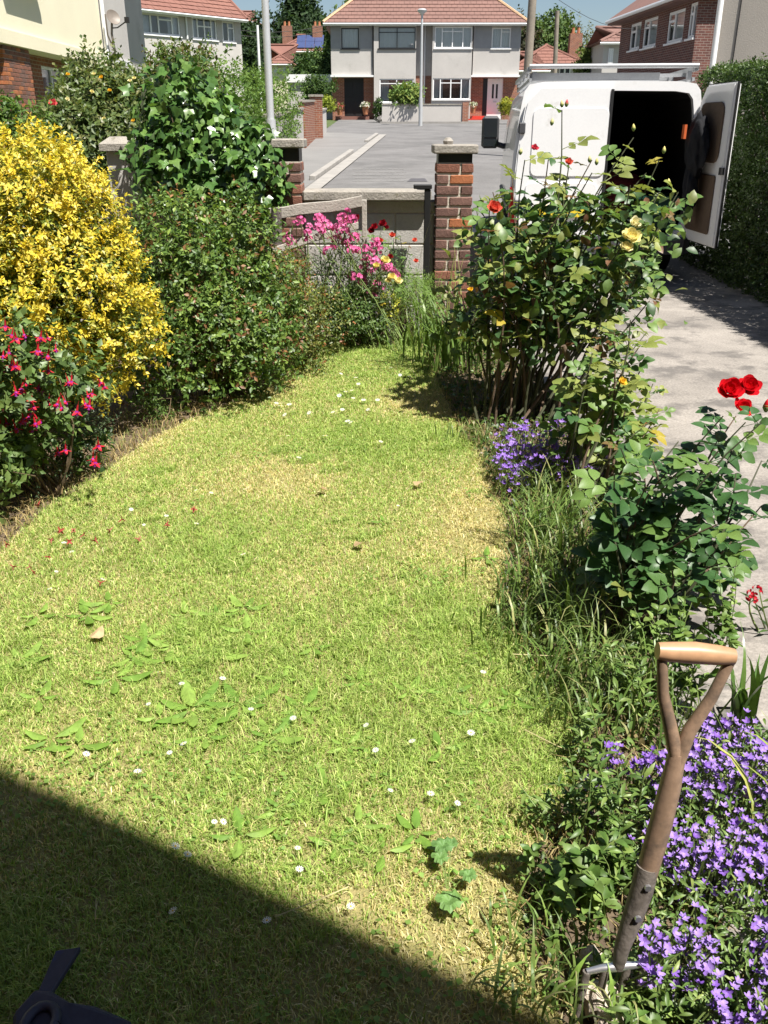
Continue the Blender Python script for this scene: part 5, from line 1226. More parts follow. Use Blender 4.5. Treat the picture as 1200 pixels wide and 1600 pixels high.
ROSE = {c: rosette(ROSE_L, i).mesh('rose_flower', M_pet[c], smooth=True) for i, c in enumerate(('red', 'dark', 'pink', 'coral', 'yellow', 'cream', 'gold'))}
M_budg = mat('bud_green', (.16, .22, .06), .6, var=.2)
def bud_mesh(pc, name='rose_bud'):
    m = MB(); m.lathe((0, 0, 0), [(0, 0), (.3, .1), (.36, .4), (.22, .8), (.04, 1.1), (0, 1.12)], 8, 1); m.lathe((0, 0, 0), [(.12, -.25), (.26, -.05), (.38, .2), (.33, .5), (.16, .8)], 8, 0)
    return m.mesh(name, [M_budg, pc], smooth=True)
BUD = {c: bud_mesh(M_pet[c]) for c in ('yellow', 'pink', 'red')}
def leaflet(mb, o, y, x, s, w=.36, fold=.12, droop=.15):
    z = x.cross(y); P = lambda a, b, c: o + (x * a + y * b + z * c) * s
    mb.add([P(0, 0, 0), P(-w * .8, .25, fold * .8), P(-w, .52, fold), P(-w * .55, .82, fold * .3 - droop * .4), P(0, 1, -droop), P(w * .55, .82, fold * .3 - droop * .4), P(w, .52, fold), P(w * .8, .25, fold * .8), P(0, .35, 0), P(0, .7, -droop * .25)],
           [(0, 8, 1), (1, 8, 2), (2, 8, 9), (2, 9, 3), (3, 9, 4), (0, 7, 8), (7, 6, 8), (6, 9, 8), (6, 5, 9), (5, 4, 9)])
def compound(m_, seed, five=True, w=.36):
    m = MB(); r = random.Random(seed); Y, X = V((0, 1, 0)), V((1, 0, 0))
    leaflet(m, V((0, .58, -.03)), V((r.uniform(-.1, .1), 1, -.1)).normalized(), X, .46, w)
    for k, (yy, s) in enumerate(((.5, .42), (.22, .34)) if five else ((.45, .4),)):
        for sg in (-1, 1):
            d = V((sg * r.uniform(.8, 1.1), .55, r.uniform(-.15, .1))).normalized(); xx = d.cross(V((r.uniform(-.2, .2), 0, 1))).normalized()
            leaflet(m, V((sg * .02, yy, -.01)), d, xx, s * r.uniform(.85, 1.1), w)
    m.tube([(0, 0, 0), (0, .3, .01), (0, .6, -.03)], [.012, .01, .008], 3, cap=False)
    return m.mesh('leaf', m_, smooth=True)
M_rl = [leafmat('rose_leaf_dark', [(.04, .095, .03), (.06, .125, .035), (.075, .145, .04)], .42, .2, .4), leafmat('rose_leaf_mid', [(.10, .18, .045), (.15, .24, .06), (.12, .20, .045)], .45, .28, .35),
        leafmat('rose_leaf_olive', [(.20, .25, .06), (.27, .30, .075), (.16, .19, .05)], .48, .3, .35), leafmat('rose_leaf_young', [(.15, .06, .03), (.18, .10, .035), (.14, .11, .04)], .48, .3, .3),
        leafmat('rose_leaf_yellow', [(.42, .32, .04), (.35, .30, .05)], .5, .35), leafmat('rose_leaf_blue', [(.035, .088, .026), (.05, .118, .034), (.03, .072, .024)], .42, .18, .4)]
CL = [[compound(m_, 10 * i + j, j != 2) for j in range(3)] for i, m_ in enumerate(M_rl)]
M_cane = mat('rose_cane', (.055, .06, .03), .7, var=.3, scale=12); M_cane_old = mat('old_rose_cane', (.11, .075, .05), .9, var=.35, scale=12, bump=.5)
def cane_path(b, t, rng, bow=.16, n=7):
    side = V((rng.uniform(-1, 1), rng.uniform(-1, 1), 0)) * bow; c = b.lerp(t, .5) + side + UP * (t.z - b.z) * .12
    return [b * (1 - f) ** 2 + c * 2 * f * (1 - f) + t * f * f for f in [i / (n - 1) for i in range(n)]]
def pt(path, f):
    k = f * (len(path) - 1); i = min(int(k), len(path) - 2); return path[i].lerp(path[i + 1], k - i), (path[i + 1] - path[i]).normalized()
def rose_bush(label, base, canes, seed, nleaf, lsize, wts, t0=.45, r=.007, old=0.0, spread=.2, tipw=(0, 2, 4, 1.0, .05, 0), minleaf=4, name='rose_bush'):
    """canes: tip points; each cane carries compound leaves, every leaf an object"""
    rng = random.Random(seed); t = thing(name, label, 'rose bush', base); cnt = 0; paths = []
    for tip in canes:
        b = V(base) + V((rng.uniform(-spread, spread), rng.uniform(-spread, spread) * .7, -.02)); p = cane_path(b, tip, rng); paths.append(p)
        m = MB(); L = len(p); m.tube(p, [r * (1.25 - .85 * i / (L - 1)) for i in range(L)], 6); part('cane', m, M_cane_old if rng.random() < old else M_cane, t, smooth=True)
    per = max(minleaf, nleaf // max(1, len(canes)))
    for p in paths:
        a = rng.uniform(0, 6)
        for i in range(per):
            if cnt >= 300: break
            f = t0 + (1 - t0) * (i + rng.uniform(.2, 1)) / per; q, d = pt(p, min(f, .995)); a += 2.4 + rng.uniform(-.4, .4)
            out = V((math.cos(a), math.sin(a), rng.uniform(-.1, .5))).normalized(); q2 = q
            young = f > .88; k = rng.choices(range(6), tipw if young else wts)[0]
            s = lsize * rng.uniform(.7, 1.2) * ((.55 if k == 3 else .8) if young else 1)
            inst('leaf', rng.choice(CL[k]), t, frame(q2, out + d * .25 - UP * .1, UP * .8 + V((rng.uniform(-.5, .5), rng.uniform(-.8, .1), 0)), s)); cnt += 1
    return t, paths

# ------------------------------------------------------------------ shrubs on the left of the lawn
GOLD = [((.68, .52, .04), 6), ((.74, .61, .11), 3), ((.50, .44, .05), 2.5), ((.17, .25, .04), 1.8)]
c = lambda x, y, D: PIX(x, y, D)
def L3(x, y, D, rx, ry, rz): q = PIX(x, y, D); return (q.x, q.y, q.z, rx, ry, rz)
bush('golden_shrub', 'big rounded golden yellow variegated shrub at the left', 'shrub',
     [L3(45, 375, 4.6, .45, .5, .46), L3(120, 455, 4.45, .31, .4, .36), L3(-60, 350, 4.7, .42, .5, .40), L3(20, 480, 4.4, .40, .4, .40), L3(175, 520, 4.4, .21, .25, .26), L3(50, 310, 4.7, .30, .4, .30), L3(115, 365, 4.6, .29, .3, .29), L3(-60, 470, 4.4, .5, .45, .5), L3(150, 420, 4.5, .2, .25, .18), L3(150, 600, 4.25, .10, .12, .10)],
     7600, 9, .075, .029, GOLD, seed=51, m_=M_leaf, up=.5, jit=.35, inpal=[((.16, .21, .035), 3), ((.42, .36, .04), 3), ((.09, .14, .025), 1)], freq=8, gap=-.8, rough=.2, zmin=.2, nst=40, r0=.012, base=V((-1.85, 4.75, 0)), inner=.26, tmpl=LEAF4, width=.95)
GR = [((.08, .15, .032), 4), ((.13, .215, .045), 3), ((.21, .29, .06), 2.5), ((.05, .09, .025), 1.5)]
bush('spiraea_shrub', 'dark green mounded shrub with reddish tips in the middle of the left border', 'shrub',
     [L3(310, 440, 5.2, .38, .4, .36), L3(370, 385, 5.4, .22, .3, .25), L3(270, 395, 5.4, .27, .3, .30), L3(330, 530, 5.0, .42, .36, .36), L3(405, 480, 5.3, .26, .3, .34), L3(260, 560, 4.9, .22, .25, .26), L3(410, 560, 5.1, .2, .24, .24)],
     3400, 7, .10, .038, GR, seed=52, tip=(.22, .11, .045), tipp=.24, freq=6.5, gap=-.5, rough=.3, zmin=.04, nst=50, r0=.008, base=V((-1.0, 5.15, 0)), inner=.22, vary=.35)
GR2 = [((.10, .15, .035), 4), ((.15, .19, .045), 3), ((.20, .18, .05), 2), ((.06, .10, .025), 2), ((.34, .30, .05), .5)]
bush('low_shrub', 'low yellow green shrub between the dark mound and the pink valerian', 'shrub',
     [L3(455, 500, 5.8, .22, .25, .24), L3(500, 500, 6.1, .18, .24, .22), L3(440, 440, 6.1, .18, .24, .2), L3(470, 555, 5.6, .16, .2, .16)],
     1200, 7, .09, .028, GR2, seed=53, tip=(.30, .12, .05), tipp=.2, freq=9, gap=-.6, nst=30, r0=.006, base=V((-.6, 5.85, 0)), vary=.3)
bush('low_shrub', 'small green shrub in front of the pink valerian', 'shrub', [L3(540, 490, 6.3, .16, .2, .16), L3(575, 500, 6.35, .13, .2, .12), L3(560, 470, 6.5, .14, .16, .14)], 480, 7, .08, .03, [((.07, .13, .03), 3), ((.11, .17, .04), 2)], seed=54, nst=14, r0=.005)
bush('spurge', 'little lime yellow flowered plant at the far end of the lawn', 'plant', [L3(608, 478, 6.4, .07, .08, .07), L3(600, 495, 6.35, .06, .06, .05)], 60, 7, .05, .026, [((.5, .48, .05), 3), ((.2, .26, .05), 2)], seed=55, nst=8, r0=.004)
# ivy over the wall: the 300 front leaves are single objects
rng = np.random.default_rng(61); IV = [((.055, .12, .028), 4), ((.09, .18, .04), 3), ((.14, .24, .055), 2)]
ivl = [L3(335, 255, 7.0, .52, .36, .45), L3(295, 172, 7.05, .35, .32, .33), L3(395, 275, 6.85, .25, .26, .32), L3(270, 260, 6.95, .33, .3, .32), L3(335, 310, 6.9, .36, .28, .26), L3(255, 205, 7.1, .20, .24, .23), L3(400, 225, 6.9, .15, .18, .18)]
ivy = thing('ivy', 'glossy dark green ivy mound covering the wall left of the brick pier', 'ivy', (-1.4, 7.1, 0))
P, N = lump_points(ivl, 3800, rng, (.72, 1.04), .14, 6, -.7, .1, .25)
A = nrm(N * .25 + rng.normal(size=N.shape) * .55 + np.array([0, 0, -.75])); Nn = nrm(N + np.array([0, -.1, .45]) + rng.normal(size=N.shape) * .32); S = rng.uniform(.05, .10, len(P))
cols = pick(rng, IV, len(P)) * rng.uniform(.75, 1.25, (len(P), 1))
score = -P[:, 1] + .5 * N[:, 2] - .6 * np.abs(P[:, 0] + 1.35); front = np.zeros(len(P), bool); cand = np.where((N[:, 1] < -.2))[0]; front[rng.permutation(cand)[:300]] = True
part('leaf_mass', leaves('leaf_mass', P[~front], A[~front], Nn[~front], S[~front], cols[~front], M_leaf_gloss, IVY), None, ivy, stuff=True)
M_ivyl = leafmat('ivy_leaf', [(.055, .12, .028), (.09, .18, .04), (.15, .25, .055)], .32, .22, .5)
im = MB(); im.add([V(p) for p in IVY[0]], [tuple(f) for f in IVY[1]]); ivm = im.mesh('leaf', M_ivyl, smooth=False)
for i in np.where(front)[0]: inst('leaf', ivm, ivy, frame(P[i], A[i], Nn[i], S[i] * 1.1))
m = MB(); twigs(m, V((-1.4, 7.1, 0)), [V(P[i]) for i in rng.choice(len(P), 25)], .012, .004, rng); part('stems', m, M_twig, ivy, smooth=True)
# fuchsia
fu_ = bush('fuchsia_bush', 'fuchsia bush with hanging red and purple flowers at the left edge', 'shrub', [L3(20, 620, 3.5, .20, .22, .22), L3(70, 580, 3.6, .16, .18, .16), L3(10, 560, 3.6, .17, .18, .15), L3(130, 590, 3.7, .10, .1, .08), L3(-60, 650, 3.4, .25, .25, .32), L3(50, 680, 3.5, .13, .14, .12), L3(-30, 720, 3.3, .16, .16, .16)],
          620, 6, .09, .048, [((.11, .18, .045), 4), ((.16, .22, .06), 2), ((.07, .12, .04), 2)], seed=62, nst=40, r0=.006, base=V((-1.5, 3.6, 0)), gap=-.5, freq=9, inner=.15, tmpl=LEAF4)
m = MB(); pts, fs = petal_strip(1.0, .26, .55)
for i in range(4):
    R = Matrix.Rotation(i * math.pi / 2, 3, 'Z') @ Matrix.Rotation(math.radians(-58), 3, 'X'); m.add([R @ p for p in pts], fs)
m.lathe((0, 0, 0), [(.10, .9), (.13, .6), (.15, .2), (.2, 0)], 7); m.tube([(0, 0, .9), (.02, 0, 1.5)], .03, 4)
FU1 = m.mesh('fuchsia_flower', M_pet['fred'], smooth=True)
m = MB(); m.lathe((0, 0, 0), [(.16, .05), (.30, -.25), (.36, -.6), (.34, -.75)], 9)
for i in range(5): m.tube([(0, 0, -.3), (.08 * math.cos(i * 1.25), .08 * math.sin(i * 1.25), -1.25)], .018, 3)
FU2 = m.mesh('corolla', M_pet['fpur'], smooth=True)
rr = random.Random(8)
FPX_ = [(85, 545), (35, 522), (28, 572), (8, 578), (105, 597), (62, 548), (145, 612), (165, 604), (88, 632), (100, 628), (52, 636), (45, 642), (10, 662), (28, 664), (60, 655), (62, 602), (12, 632), (20, 520), (65, 525), (40, 598), (135, 628), (35, 655), (5, 690), (15, 548), (100, 700), (143, 713), (155, 698), (8, 752), (48, 672), (25, 610), (78, 580), (118, 640)]
for x, y in FPX_ + [(x + rr.uniform(-14, 14), y + rr.uniform(-12, 12)) for x, y in FPX_[:26]]:
    q = PIX(x + rr.uniform(-3, 3), y + rr.uniform(-3, 3), 3.32 + rr.uniform(-.06, .12)); M_ = Matrix.Translation(q) @ Matrix.Rotation(rr.uniform(-.35, .35), 4, 'X') @ Matrix.Rotation(rr.uniform(-.35, .35), 4, 'Y') @ Matrix.Rotation(rr.uniform(0, 6), 4, 'Z') @ Matrix.Scale(rr.uniform(.018, .028), 4)
    f = inst('flower', FU1, fu_, M_); link('corolla', FU2, f)
bush('heather_plant', 'small dark feathery plant below the fuchsia', 'plant', [L3(80, 690, 3.75, .22, .15, .1), L3(130, 670, 3.9, .15, .12, .09), L3(40, 740, 3.5, .2, .15, .08)], 420, 8, .07, .016, [((.05, .09, .04), 3), ((.09, .13, .06), 2)], seed=63, nst=20, r0=.003, base=V((-1.5, 3.8, 0)))
bush('weed_plant', 'small pale green weed at the corner below the dark mound', 'plant', [L3(235, 640, 4.6, .08, .08, .08), L3(250, 660, 4.55, .07, .06, .05)], 50, 7, .07, .035, LG, seed=64, nst=8, r0=.003, tmpl=LANCE)
bush('weed_plant', 'leafy self-sown plant at the lawn edge below the golden shrub', 'plant', [L3(125, 705, 3.75, .10, .08, .07)], 34, 5, .06, .05, MG, seed=65, nst=8, r0=.003, tmpl=LEAF4)

# ------------------------------------------------------------------ valerian, dark roses and grasses by the wall
def head_mesh(m_, n, seed, r=1.0, ps=.16):
    rng = np.random.default_rng(seed); mb_ = MB()
    for i in range(n):
        d = V(nrm(rng.normal(size=(1, 3)))[0]); d.z = abs(d.z) * .8 - .15; p = d * r * rng.uniform(.6, 1)
        x = d.orthogonal().normalized(); y = d.cross(x); k = 5; a0 = rng.uniform(0, 6)
        vs = [p] + [p + (x * math.cos(a0 + 2 * math.pi * j / k) + y * math.sin(a0 + 2 * math.pi * j / k)) * ps + d * ps * .3 for j in range(k)]
        mb_.add(vs, [(0, 1 + j, 1 + (j + 1) % k) for j in range(k)])
    return mb_.mesh('flower_head', m_)
VAL = [head_mesh(M_pet['val'], 9, i, 1, .38) for i in range(3)]
def stemmy(name, label, cat, base, tips, head, hs, stemm, lpal, seed, leafn=5, leaf=.05, r=.003, spread=.12, hname='flower_head', tmpl=LANCE):
    rng = random.Random(seed); nr = np.random.default_rng(seed); t = thing(name, label, cat, base); m = MB(); P, A, N = [], [], []
    for tip in tips:
        b = V(base) + V((rng.uniform(-spread, spread) * 1.6, rng.uniform(-spread, spread), 0)); p = cane_path(b, tip, rng, .05, 6); m.tube(p, [r * (1.2 - .5 * i / 5) for i in range(6)], 4, cap=False)
        for i in range(leafn):
            q, d = pt(p, rng.uniform(.15, .9)); P.append(q); A.append((rng.uniform(-1, 1), rng.uniform(-1, 1), rng.uniform(0, .6))); N.append((rng.uniform(-.4, .4), rng.uniform(-.6, .2), 1))
        if head:
            h = rng.choice(head); inst(hname, h, t, frame(tip, V((rng.uniform(-1, 1), rng.uniform(-1, 1), .2)), d * .4 + UP, hs * rng.uniform(.7, 1.25)))
    part('stems', m, M_budg if stemm is None else stemm, t, smooth=True)
    if P:
        n = len(P); part('foliage', leaves('foliage', np.array([tuple(q) for q in P]), nrm(np.array(A)), nrm(np.array(N)), leaf * nr.uniform(.6, 1.3, n), pick(nr, lpal, n) * nr.uniform(.75, 1.25, (n, 1)), M_leaf, tmpl), None, t, stuff=True)
    return t
VPX = [(468, 343), (497, 352), (507, 342), (478, 358), (535, 340), (543, 336), (530, 350), (540, 352), (552, 348), (492, 345), (515, 355), (522, 372), (556, 368), (545, 385), (588, 380), (594, 388), (560, 390), (570, 412), (540, 378), (520, 385), (555, 430), (578, 425), (610, 420), (560, 440), (600, 412), (592, 444), (565, 460), (580, 462), (566, 474), (612, 432), (585, 408), (575, 392), (480, 368), (456, 372), (505, 366), (533, 362)]
rr = random.Random(5)
stemmy('valerian', 'pink flowering valerian clump in front of the low wall', 'flower', (-.25, 6.45, 0), [PIX(x + rr.uniform(-6, 6), y + rr.uniform(-6, 6), 6.35 + rr.uniform(-.12, .18)) for x, y in VPX + VPX], VAL, .042, None, [((.10, .16, .07), 3), ((.14, .2, .08), 2)], 71, 9, .06, spread=.32)
bush('valerian_leaves', 'grey green leafy mass below the pink valerian', 'plant', [L3(470, 430, 6.5, .26, .2, .15), L3(540, 440, 6.55, .25, .2, .16), L3(600, 420, 6.7, .2, .15, .15)], 420, 6, .1, .04, [((.09, .15, .06), 3), ((.13, .19, .08), 2), ((.06, .10, .04), 1)], seed=72, nst=20, r0=.004, tmpl=LANCE)
t, _ = rose_bush('dark crimson rose behind the valerian', V((.0, 6.62, 0)), [PIX(x, y, 6.62 + rr.uniform(-.05, .08)) for x, y in ((553, 342), (597, 352), (582, 358), (625, 368), (615, 372), (600, 405), (640, 380))], 73, 50, .085, (4, 2, 1, .5, 0, 2), t0=.35, r=.004, spread=.15)
for x, y, s in ((545, 345, .05), (556, 341, .045), (598, 350, .045), (580, 362, .04), (585, 355, .04), (604, 356, .03), (600, 408, .04), (610, 402, .035)): inst('rose_flower', ROSE['dark'], t, frame(PIX(x, y, 6.5), V((rr.uniform(-1, 1), .3, .2)), V((0, -.8, .7)), s))
for x, y, s in ((613, 368, .035), (595, 376, .028), (648, 376, .03), (650, 408, .028)): inst('rose_flower', ROSE['coral'], t, frame(PIX(x, y, 6.5), V((rr.uniform(-1, 1), .3, .2)), V((0, -.8, .7)), s))
t, _ = rose_bush('small lemon rose at the foot of the valerian', V((.02, 6.35, 0)), [PIX(600, 412, 6.3), PIX(618, 440, 6.3), PIX(590, 425, 6.3)], 74, 14, .06, (1, 3, 2, 0, .5, 0), r=.004, spread=.05)
for x, y, s in ((602, 408, .055), (612, 434, .05), (588, 416, .04), (622, 440, .05), (606, 440, .035)): inst('rose_flower', ROSE['yellow'], t, frame(PIX(x, y, 6.22), V((rr.uniform(-1, 1), .3, .2)), V((0, -.7, .8)), s))
def strap_clump(name, label, cat, base, n, length, width, pal, seed, spread=.08, arch=.8, m_=None, lean=None, each=False, stiff=.0, leafname='leaf'):
    """arching strap leaves; separate leaf objects when each is set"""
    rng = np.random.default_rng(seed); t = thing(name, label, cat, base); base = V(base); Vs, Fs, Cs = [], [], []; k = 7
    for i in range(n):
        a = rng.uniform(0, 6.28); d = V((math.cos(a), math.sin(a), 0)); 
        if lean is not None: d = (d + V(lean)).normalized()
        s = V((-d.y, d.x, 0)); l = length * rng.uniform(.55, 1.15); w = width * rng.uniform(.7, 1.2); ar = arch * rng.uniform(.35, 1.3); b = base + V((rng.normal() * spread, rng.normal() * spread * .8, 0))
        c0 = pick(rng, pal, 1)[0] * rng.uniform(.75, 1.25); pts = []
        p = b.copy(); th = math.pi / 2 - rng.uniform(.02, .25)
        for j in range(k):
            f = j / (k - 1); ww = w * (1 - f ** 2.2) * (.7 + .6 * math.sin(math.pi * min(f * 1.2, 1))); pts.append((p + s * ww / 2, p - d * 0 - s * ww / 2))
            p = p + (d * math.cos(th) + UP * math.sin(th)) * l / (k - 1); th -= ar * 2.0 * (f + .12) / (k - 1) * 2.2
            p.z = max(p.z, base.z + .006)
        vs = [q for pr_ in pts for q in pr_]; fs = [(2 * j, 2 * j + 1, 2 * j + 3, 2 * j + 2) for j in range(k - 1)]
        if each:
            me = np_mesh(leafname, np.array([tuple(v) for v in vs]), np.array(fs), np.tile(c0, (len(vs), 1)), m_ or M_leaf, True); link(leafname, me, t, True)
        else:
            o0 = len(Vs); Vs += [tuple(v) for v in vs]; Fs += [tuple(q + o0 for q in f) for f in fs]; Cs += [c0] * len(vs)
    if not each: part('blades', np_mesh('blades', np.array(Vs), np.array(Fs), np.array(Cs), m_ or M_leaf, True), None, t, stuff=True)
    return t
GRS = [((.12, .20, .04), 3), ((.18, .26, .06), 2), ((.08, .14, .03), 2)]
PALE = [((.30, .33, .10), 3), ((.40, .38, .16), 2), ((.20, .26, .06), 1)]
b_ = GP(690, 520); strap_clump('tall_grass', 'tall pale grass stems in front of the right brick pier', 'grass', PIX(690, 450, 6.6) * 1.0 - UP * PIX(690, 450, 6.6).z, 15, .95, .007, PALE, 81, .12, .3)
strap_clump('tall_grass', 'thin pale grass stalks before the low wall coping', 'grass', V((PIX(620, 450, 6.6).x, 6.62, 0)), 12, .95, .005, PALE, 82, .16, .3)
strap_clump('strap_leaf_clump', 'arching bright green strap-leaved clump left of the rose bush', 'plant', V((PIX(715, 500, 5.6).x, 5.7, 0)), 110, .72, .013, GRS, 83, .13, 1.3, lean=(-.45, -.3, 0))
strap_clump('strap_leaf_clump', 'finer grassy clump at the far right corner of the lawn', 'plant', V((PIX(665, 480, 6.2).x, 6.3, 0)), 110, .36, .007, [((.16, .26, .05), 3), ((.22, .30, .07), 2)], 84, .12, 1.3)
bush('fennel', 'soft feathery bright green plant at the lawn end', 'plant', [L3(655, 465, 6.5, .17, .15, .14), L3(630, 450, 6.6, .12, .12, .1)], 380, 9, .1, .04, [((.15, .26, .045), 3), ((.2, .3, .06), 2)], seed=85, tmpl=LANCE, width=.45, nst=14, r0=.003)
strap_clump('dry_grass_tuft', 'purplish dry leaf tuft left of the pale grass', 'grass', V((PIX(640, 430, 6.6).x, 6.58, 0)), 40, .45, .012, [((.16, .10, .08), 3), ((.26, .2, .12), 2)], 86, .08, .3)

# ------------------------------------------------------------------ the rose bed on the right
rng = random.Random(17); RB = GP(810, 655); tips = []
for x, y in [(745, 330), (770, 300), (800, 270), (820, 250), (845, 300), (835, 330), (870, 290), (900, 300), (925, 270), (945, 300), (965, 330), (985, 290), (1010, 270), (1030, 300), (1060, 310), (740, 420), (760, 400), (775, 440), (800, 420), (830, 400), (860, 430), (885, 400), (905, 440), (935, 410), (960, 450), (985, 420), (1010, 440), (1030, 400), (720, 460), (745, 480), (790, 470), (840, 480), (880, 500), (930, 490), (820, 360), (860, 350), (910, 350), (950, 370), (1000, 350), (1035, 340), (780, 360), (750, 380), (1015, 470), (890, 455), (850, 395)]:
    tips.append(PIX(x, y, 4.75 + rng.uniform(-.35, .5)))
tall = [PIX(878, 172, 4.8), PIX(990, 215, 4.85), PIX(1030, 250, 4.75), PIX(960, 255, 4.9), PIX(858, 240, 4.9), PIX(925, 250, 4.8), PIX(890, 250, 4.7), PIX(765, 310, 4.6), PIX(1060, 300, 4.8)]
rb, paths = rose_bush('large climbing rose bush with many canes beside the driveway', RB, tips + tall, 91, 300, .165, (3, 4, 4, 0, .1, 1), t0=.58, r=.0065, old=.35, spread=.24, minleaf=5)
P, A, N, S, Cc = [], [], [], [], []          # the smaller inner leaves as one mass
nr = np.random.default_rng(92)
for q in range(2500):
    p = paths[nr.integers(len(paths))]; f = nr.uniform(.5, 1.0) if nr.random() < .8 else nr.uniform(.3, .5); c0, d = pt(p, f); P.append(tuple(c0 + V(nr.normal(size=3)) * .085)); A.append(nr.normal(size=3) + np.array([0, -.2, .1])); N.append(np.array([0, -.25, 1]) + nr.normal(size=3) * .4)
n = len(P); P = np.array(P); keep = (P[:, 2] > .35) & (P[:, 2] < 1.13); P, A, N = P[keep], np.array(A)[keep], np.array(N)[keep]; n = len(P)
part('leaf_mass', leaves('leaf_mass', P, nrm(A), nrm(N), nr.uniform(.04, .08, n), pick(nr, [((.05, .105, .035), 4), ((.10, .165, .042), 3), ((.17, .20, .055), 2.5), ((.16, .08, .04), .3)], n) * nr.uniform(.75, 1.25, (n, 1)), M_leaf, LEAFN, 1.1), None, rb, stuff=True)
def fl(col, x, y, D, s, t, tilt=(0, -.8, .6)): return inst('rose_flower', ROSE[col], t, frame(PIX(x, y, D), V((rng.uniform(-1, 1), .4, .3)), V(tilt), s))
fl('coral', 772, 326, 4.45, .055, rb); fl('pink', 835, 232, 4.75, .03, rb); fl('coral', 889, 254, 4.6, .03, rb); fl('yellow', 985, 372, 4.35, .075, rb); fl('cream', 992, 350, 4.4, .05, rb); fl('yellow', 978, 388, 4.33, .05, rb); fl('gold', 735, 453, 4.4, .022, rb)
for x, y, cc in ((878, 166, 'yellow'), (862, 194, 'yellow'), (990, 203, 'yellow'), (1037, 238, 'yellow'), (921, 252, 'yellow'), (932, 256, 'yellow'), (1045, 288, 'yellow'), (885, 165, 'pink'), (813, 240, 'yellow')): inst('rose_bud', BUD[cc], rb, frame(PIX(x, y, 4.78), V((.3, 1, 0)), V((rng.uniform(-.2, .2), 0, 1)), .026))
# slim rose in front with a pruned old cane
t, p2 = rose_bush('slim rose with yellowing leaves and a pruned old cane before the big bush', GP(905, 790), [PIX(x, y, 3.75 + rng.uniform(-.25, .3)) for x, y in ((960, 520), (1000, 540), (1020, 600), (940, 590), (985, 620), (1015, 660), (930, 640), (970, 660), (1000, 580), (915, 600), (1030, 640), (950, 690), (940, 500), (985, 500), (1010, 520), (960, 560), (925, 560), (990, 700), (1030, 700), (900, 660))], 93, 210, .135, (1, 4, 4, .2, .25, .5), t0=.45, r=.006, old=.4, spread=.12)
m = MB(); m.tube([GP(880, 790), PIX(893, 720, 3.75), PIX(898, 640, 3.75), PIX(888, 560, 3.75), PIX(880, 540, 3.75)], [.017, .016, .014, .012, .011], 8); part('pruned_cane', m, M_cane_old, t, smooth=True)
fl('gold', 972, 597, 3.5, .03, t)
# red rose with big dark leaves
R3 = GP(985, 985)
t, p3 = rose_bush('red rose with big dark green leaves behind the garden fork', R3, [PIX(x, y, 2.5 + rng.uniform(-.28, .3)) for x, y in ((1150, 650), (1165, 660), (1130, 650), (1190, 660), (980, 800), (1010, 760), (1040, 740), (1080, 720), (1100, 760), (1150, 740), (1190, 720), (1030, 840), (1080, 830), (1120, 820), (1170, 800), (960, 740), (1000, 690), (1060, 690), (1190, 790), (985, 860), (1050, 890), (1130, 880), (1165, 860), (955, 820), (970, 700), (945, 780), (1000, 900), (1020, 720), (1150, 690), (1120, 690))], 94, 220, .13, (4, 1.5, .2, .0, .05, 4), t0=.35, r=.005, old=.4, spread=.07, tipw=(2, 2, .3, .1, 0, 3))
for x, y, s, d in ((1138, 613, .062, -.02), (1168, 607, .056, .03), (1158, 640, .05, -.05)):
    M_ = frame(PIX(x, y, 2.5 + d), V((rng.uniform(-.5, .5), .4, .3)), V((rng.uniform(-.3, .3), -.5, .85)), s); f = inst('rose_flower', rosette(ROSE_L[3:], int(x)).mesh('rose_flower', M_pet['red'], smooth=True), t, M_)
    r2 = random.Random(int(x))
    for c_, ro, l_, w_, tilt, cup in ROSE_L[:3]:
        a0 = r2.uniform(0, 6)
        for i in range(c_):
            pts, fs = petal_strip(l_ * r2.uniform(.9, 1.1), w_, cup, 4); a = a0 + 2 * math.pi * i / c_; R = Matrix.Rotation(a, 3, 'Z') @ Matrix.Rotation(math.radians(tilt + r2.uniform(-8, 8)), 3, 'X'); q = MB(); q.add([R @ p + Matrix.Rotation(a, 3, 'Z') @ V((0, ro, 0)) for p in pts], fs)
            link('petal', q.mesh('petal', M_pet['red'], smooth=True), f)
inst('rose_bud', BUD['red'], t, frame(PIX(1197, 640, 2.55), V((.3, 1, 0)), UP, .03))
# little red plant by the drive
stemmy('red_valerian', 'small red flower cluster at the right edge below the red rose', 'flower', GP(1190, 990), [PIX(1180, 927, 2.35), PIX(1186, 921, 2.35), PIX(1176, 933, 2.33)], [head_mesh(M_pet['fred'], 9, 44, 1, .3)], .02, None, MG, 75, 4, .04, spread=.03)
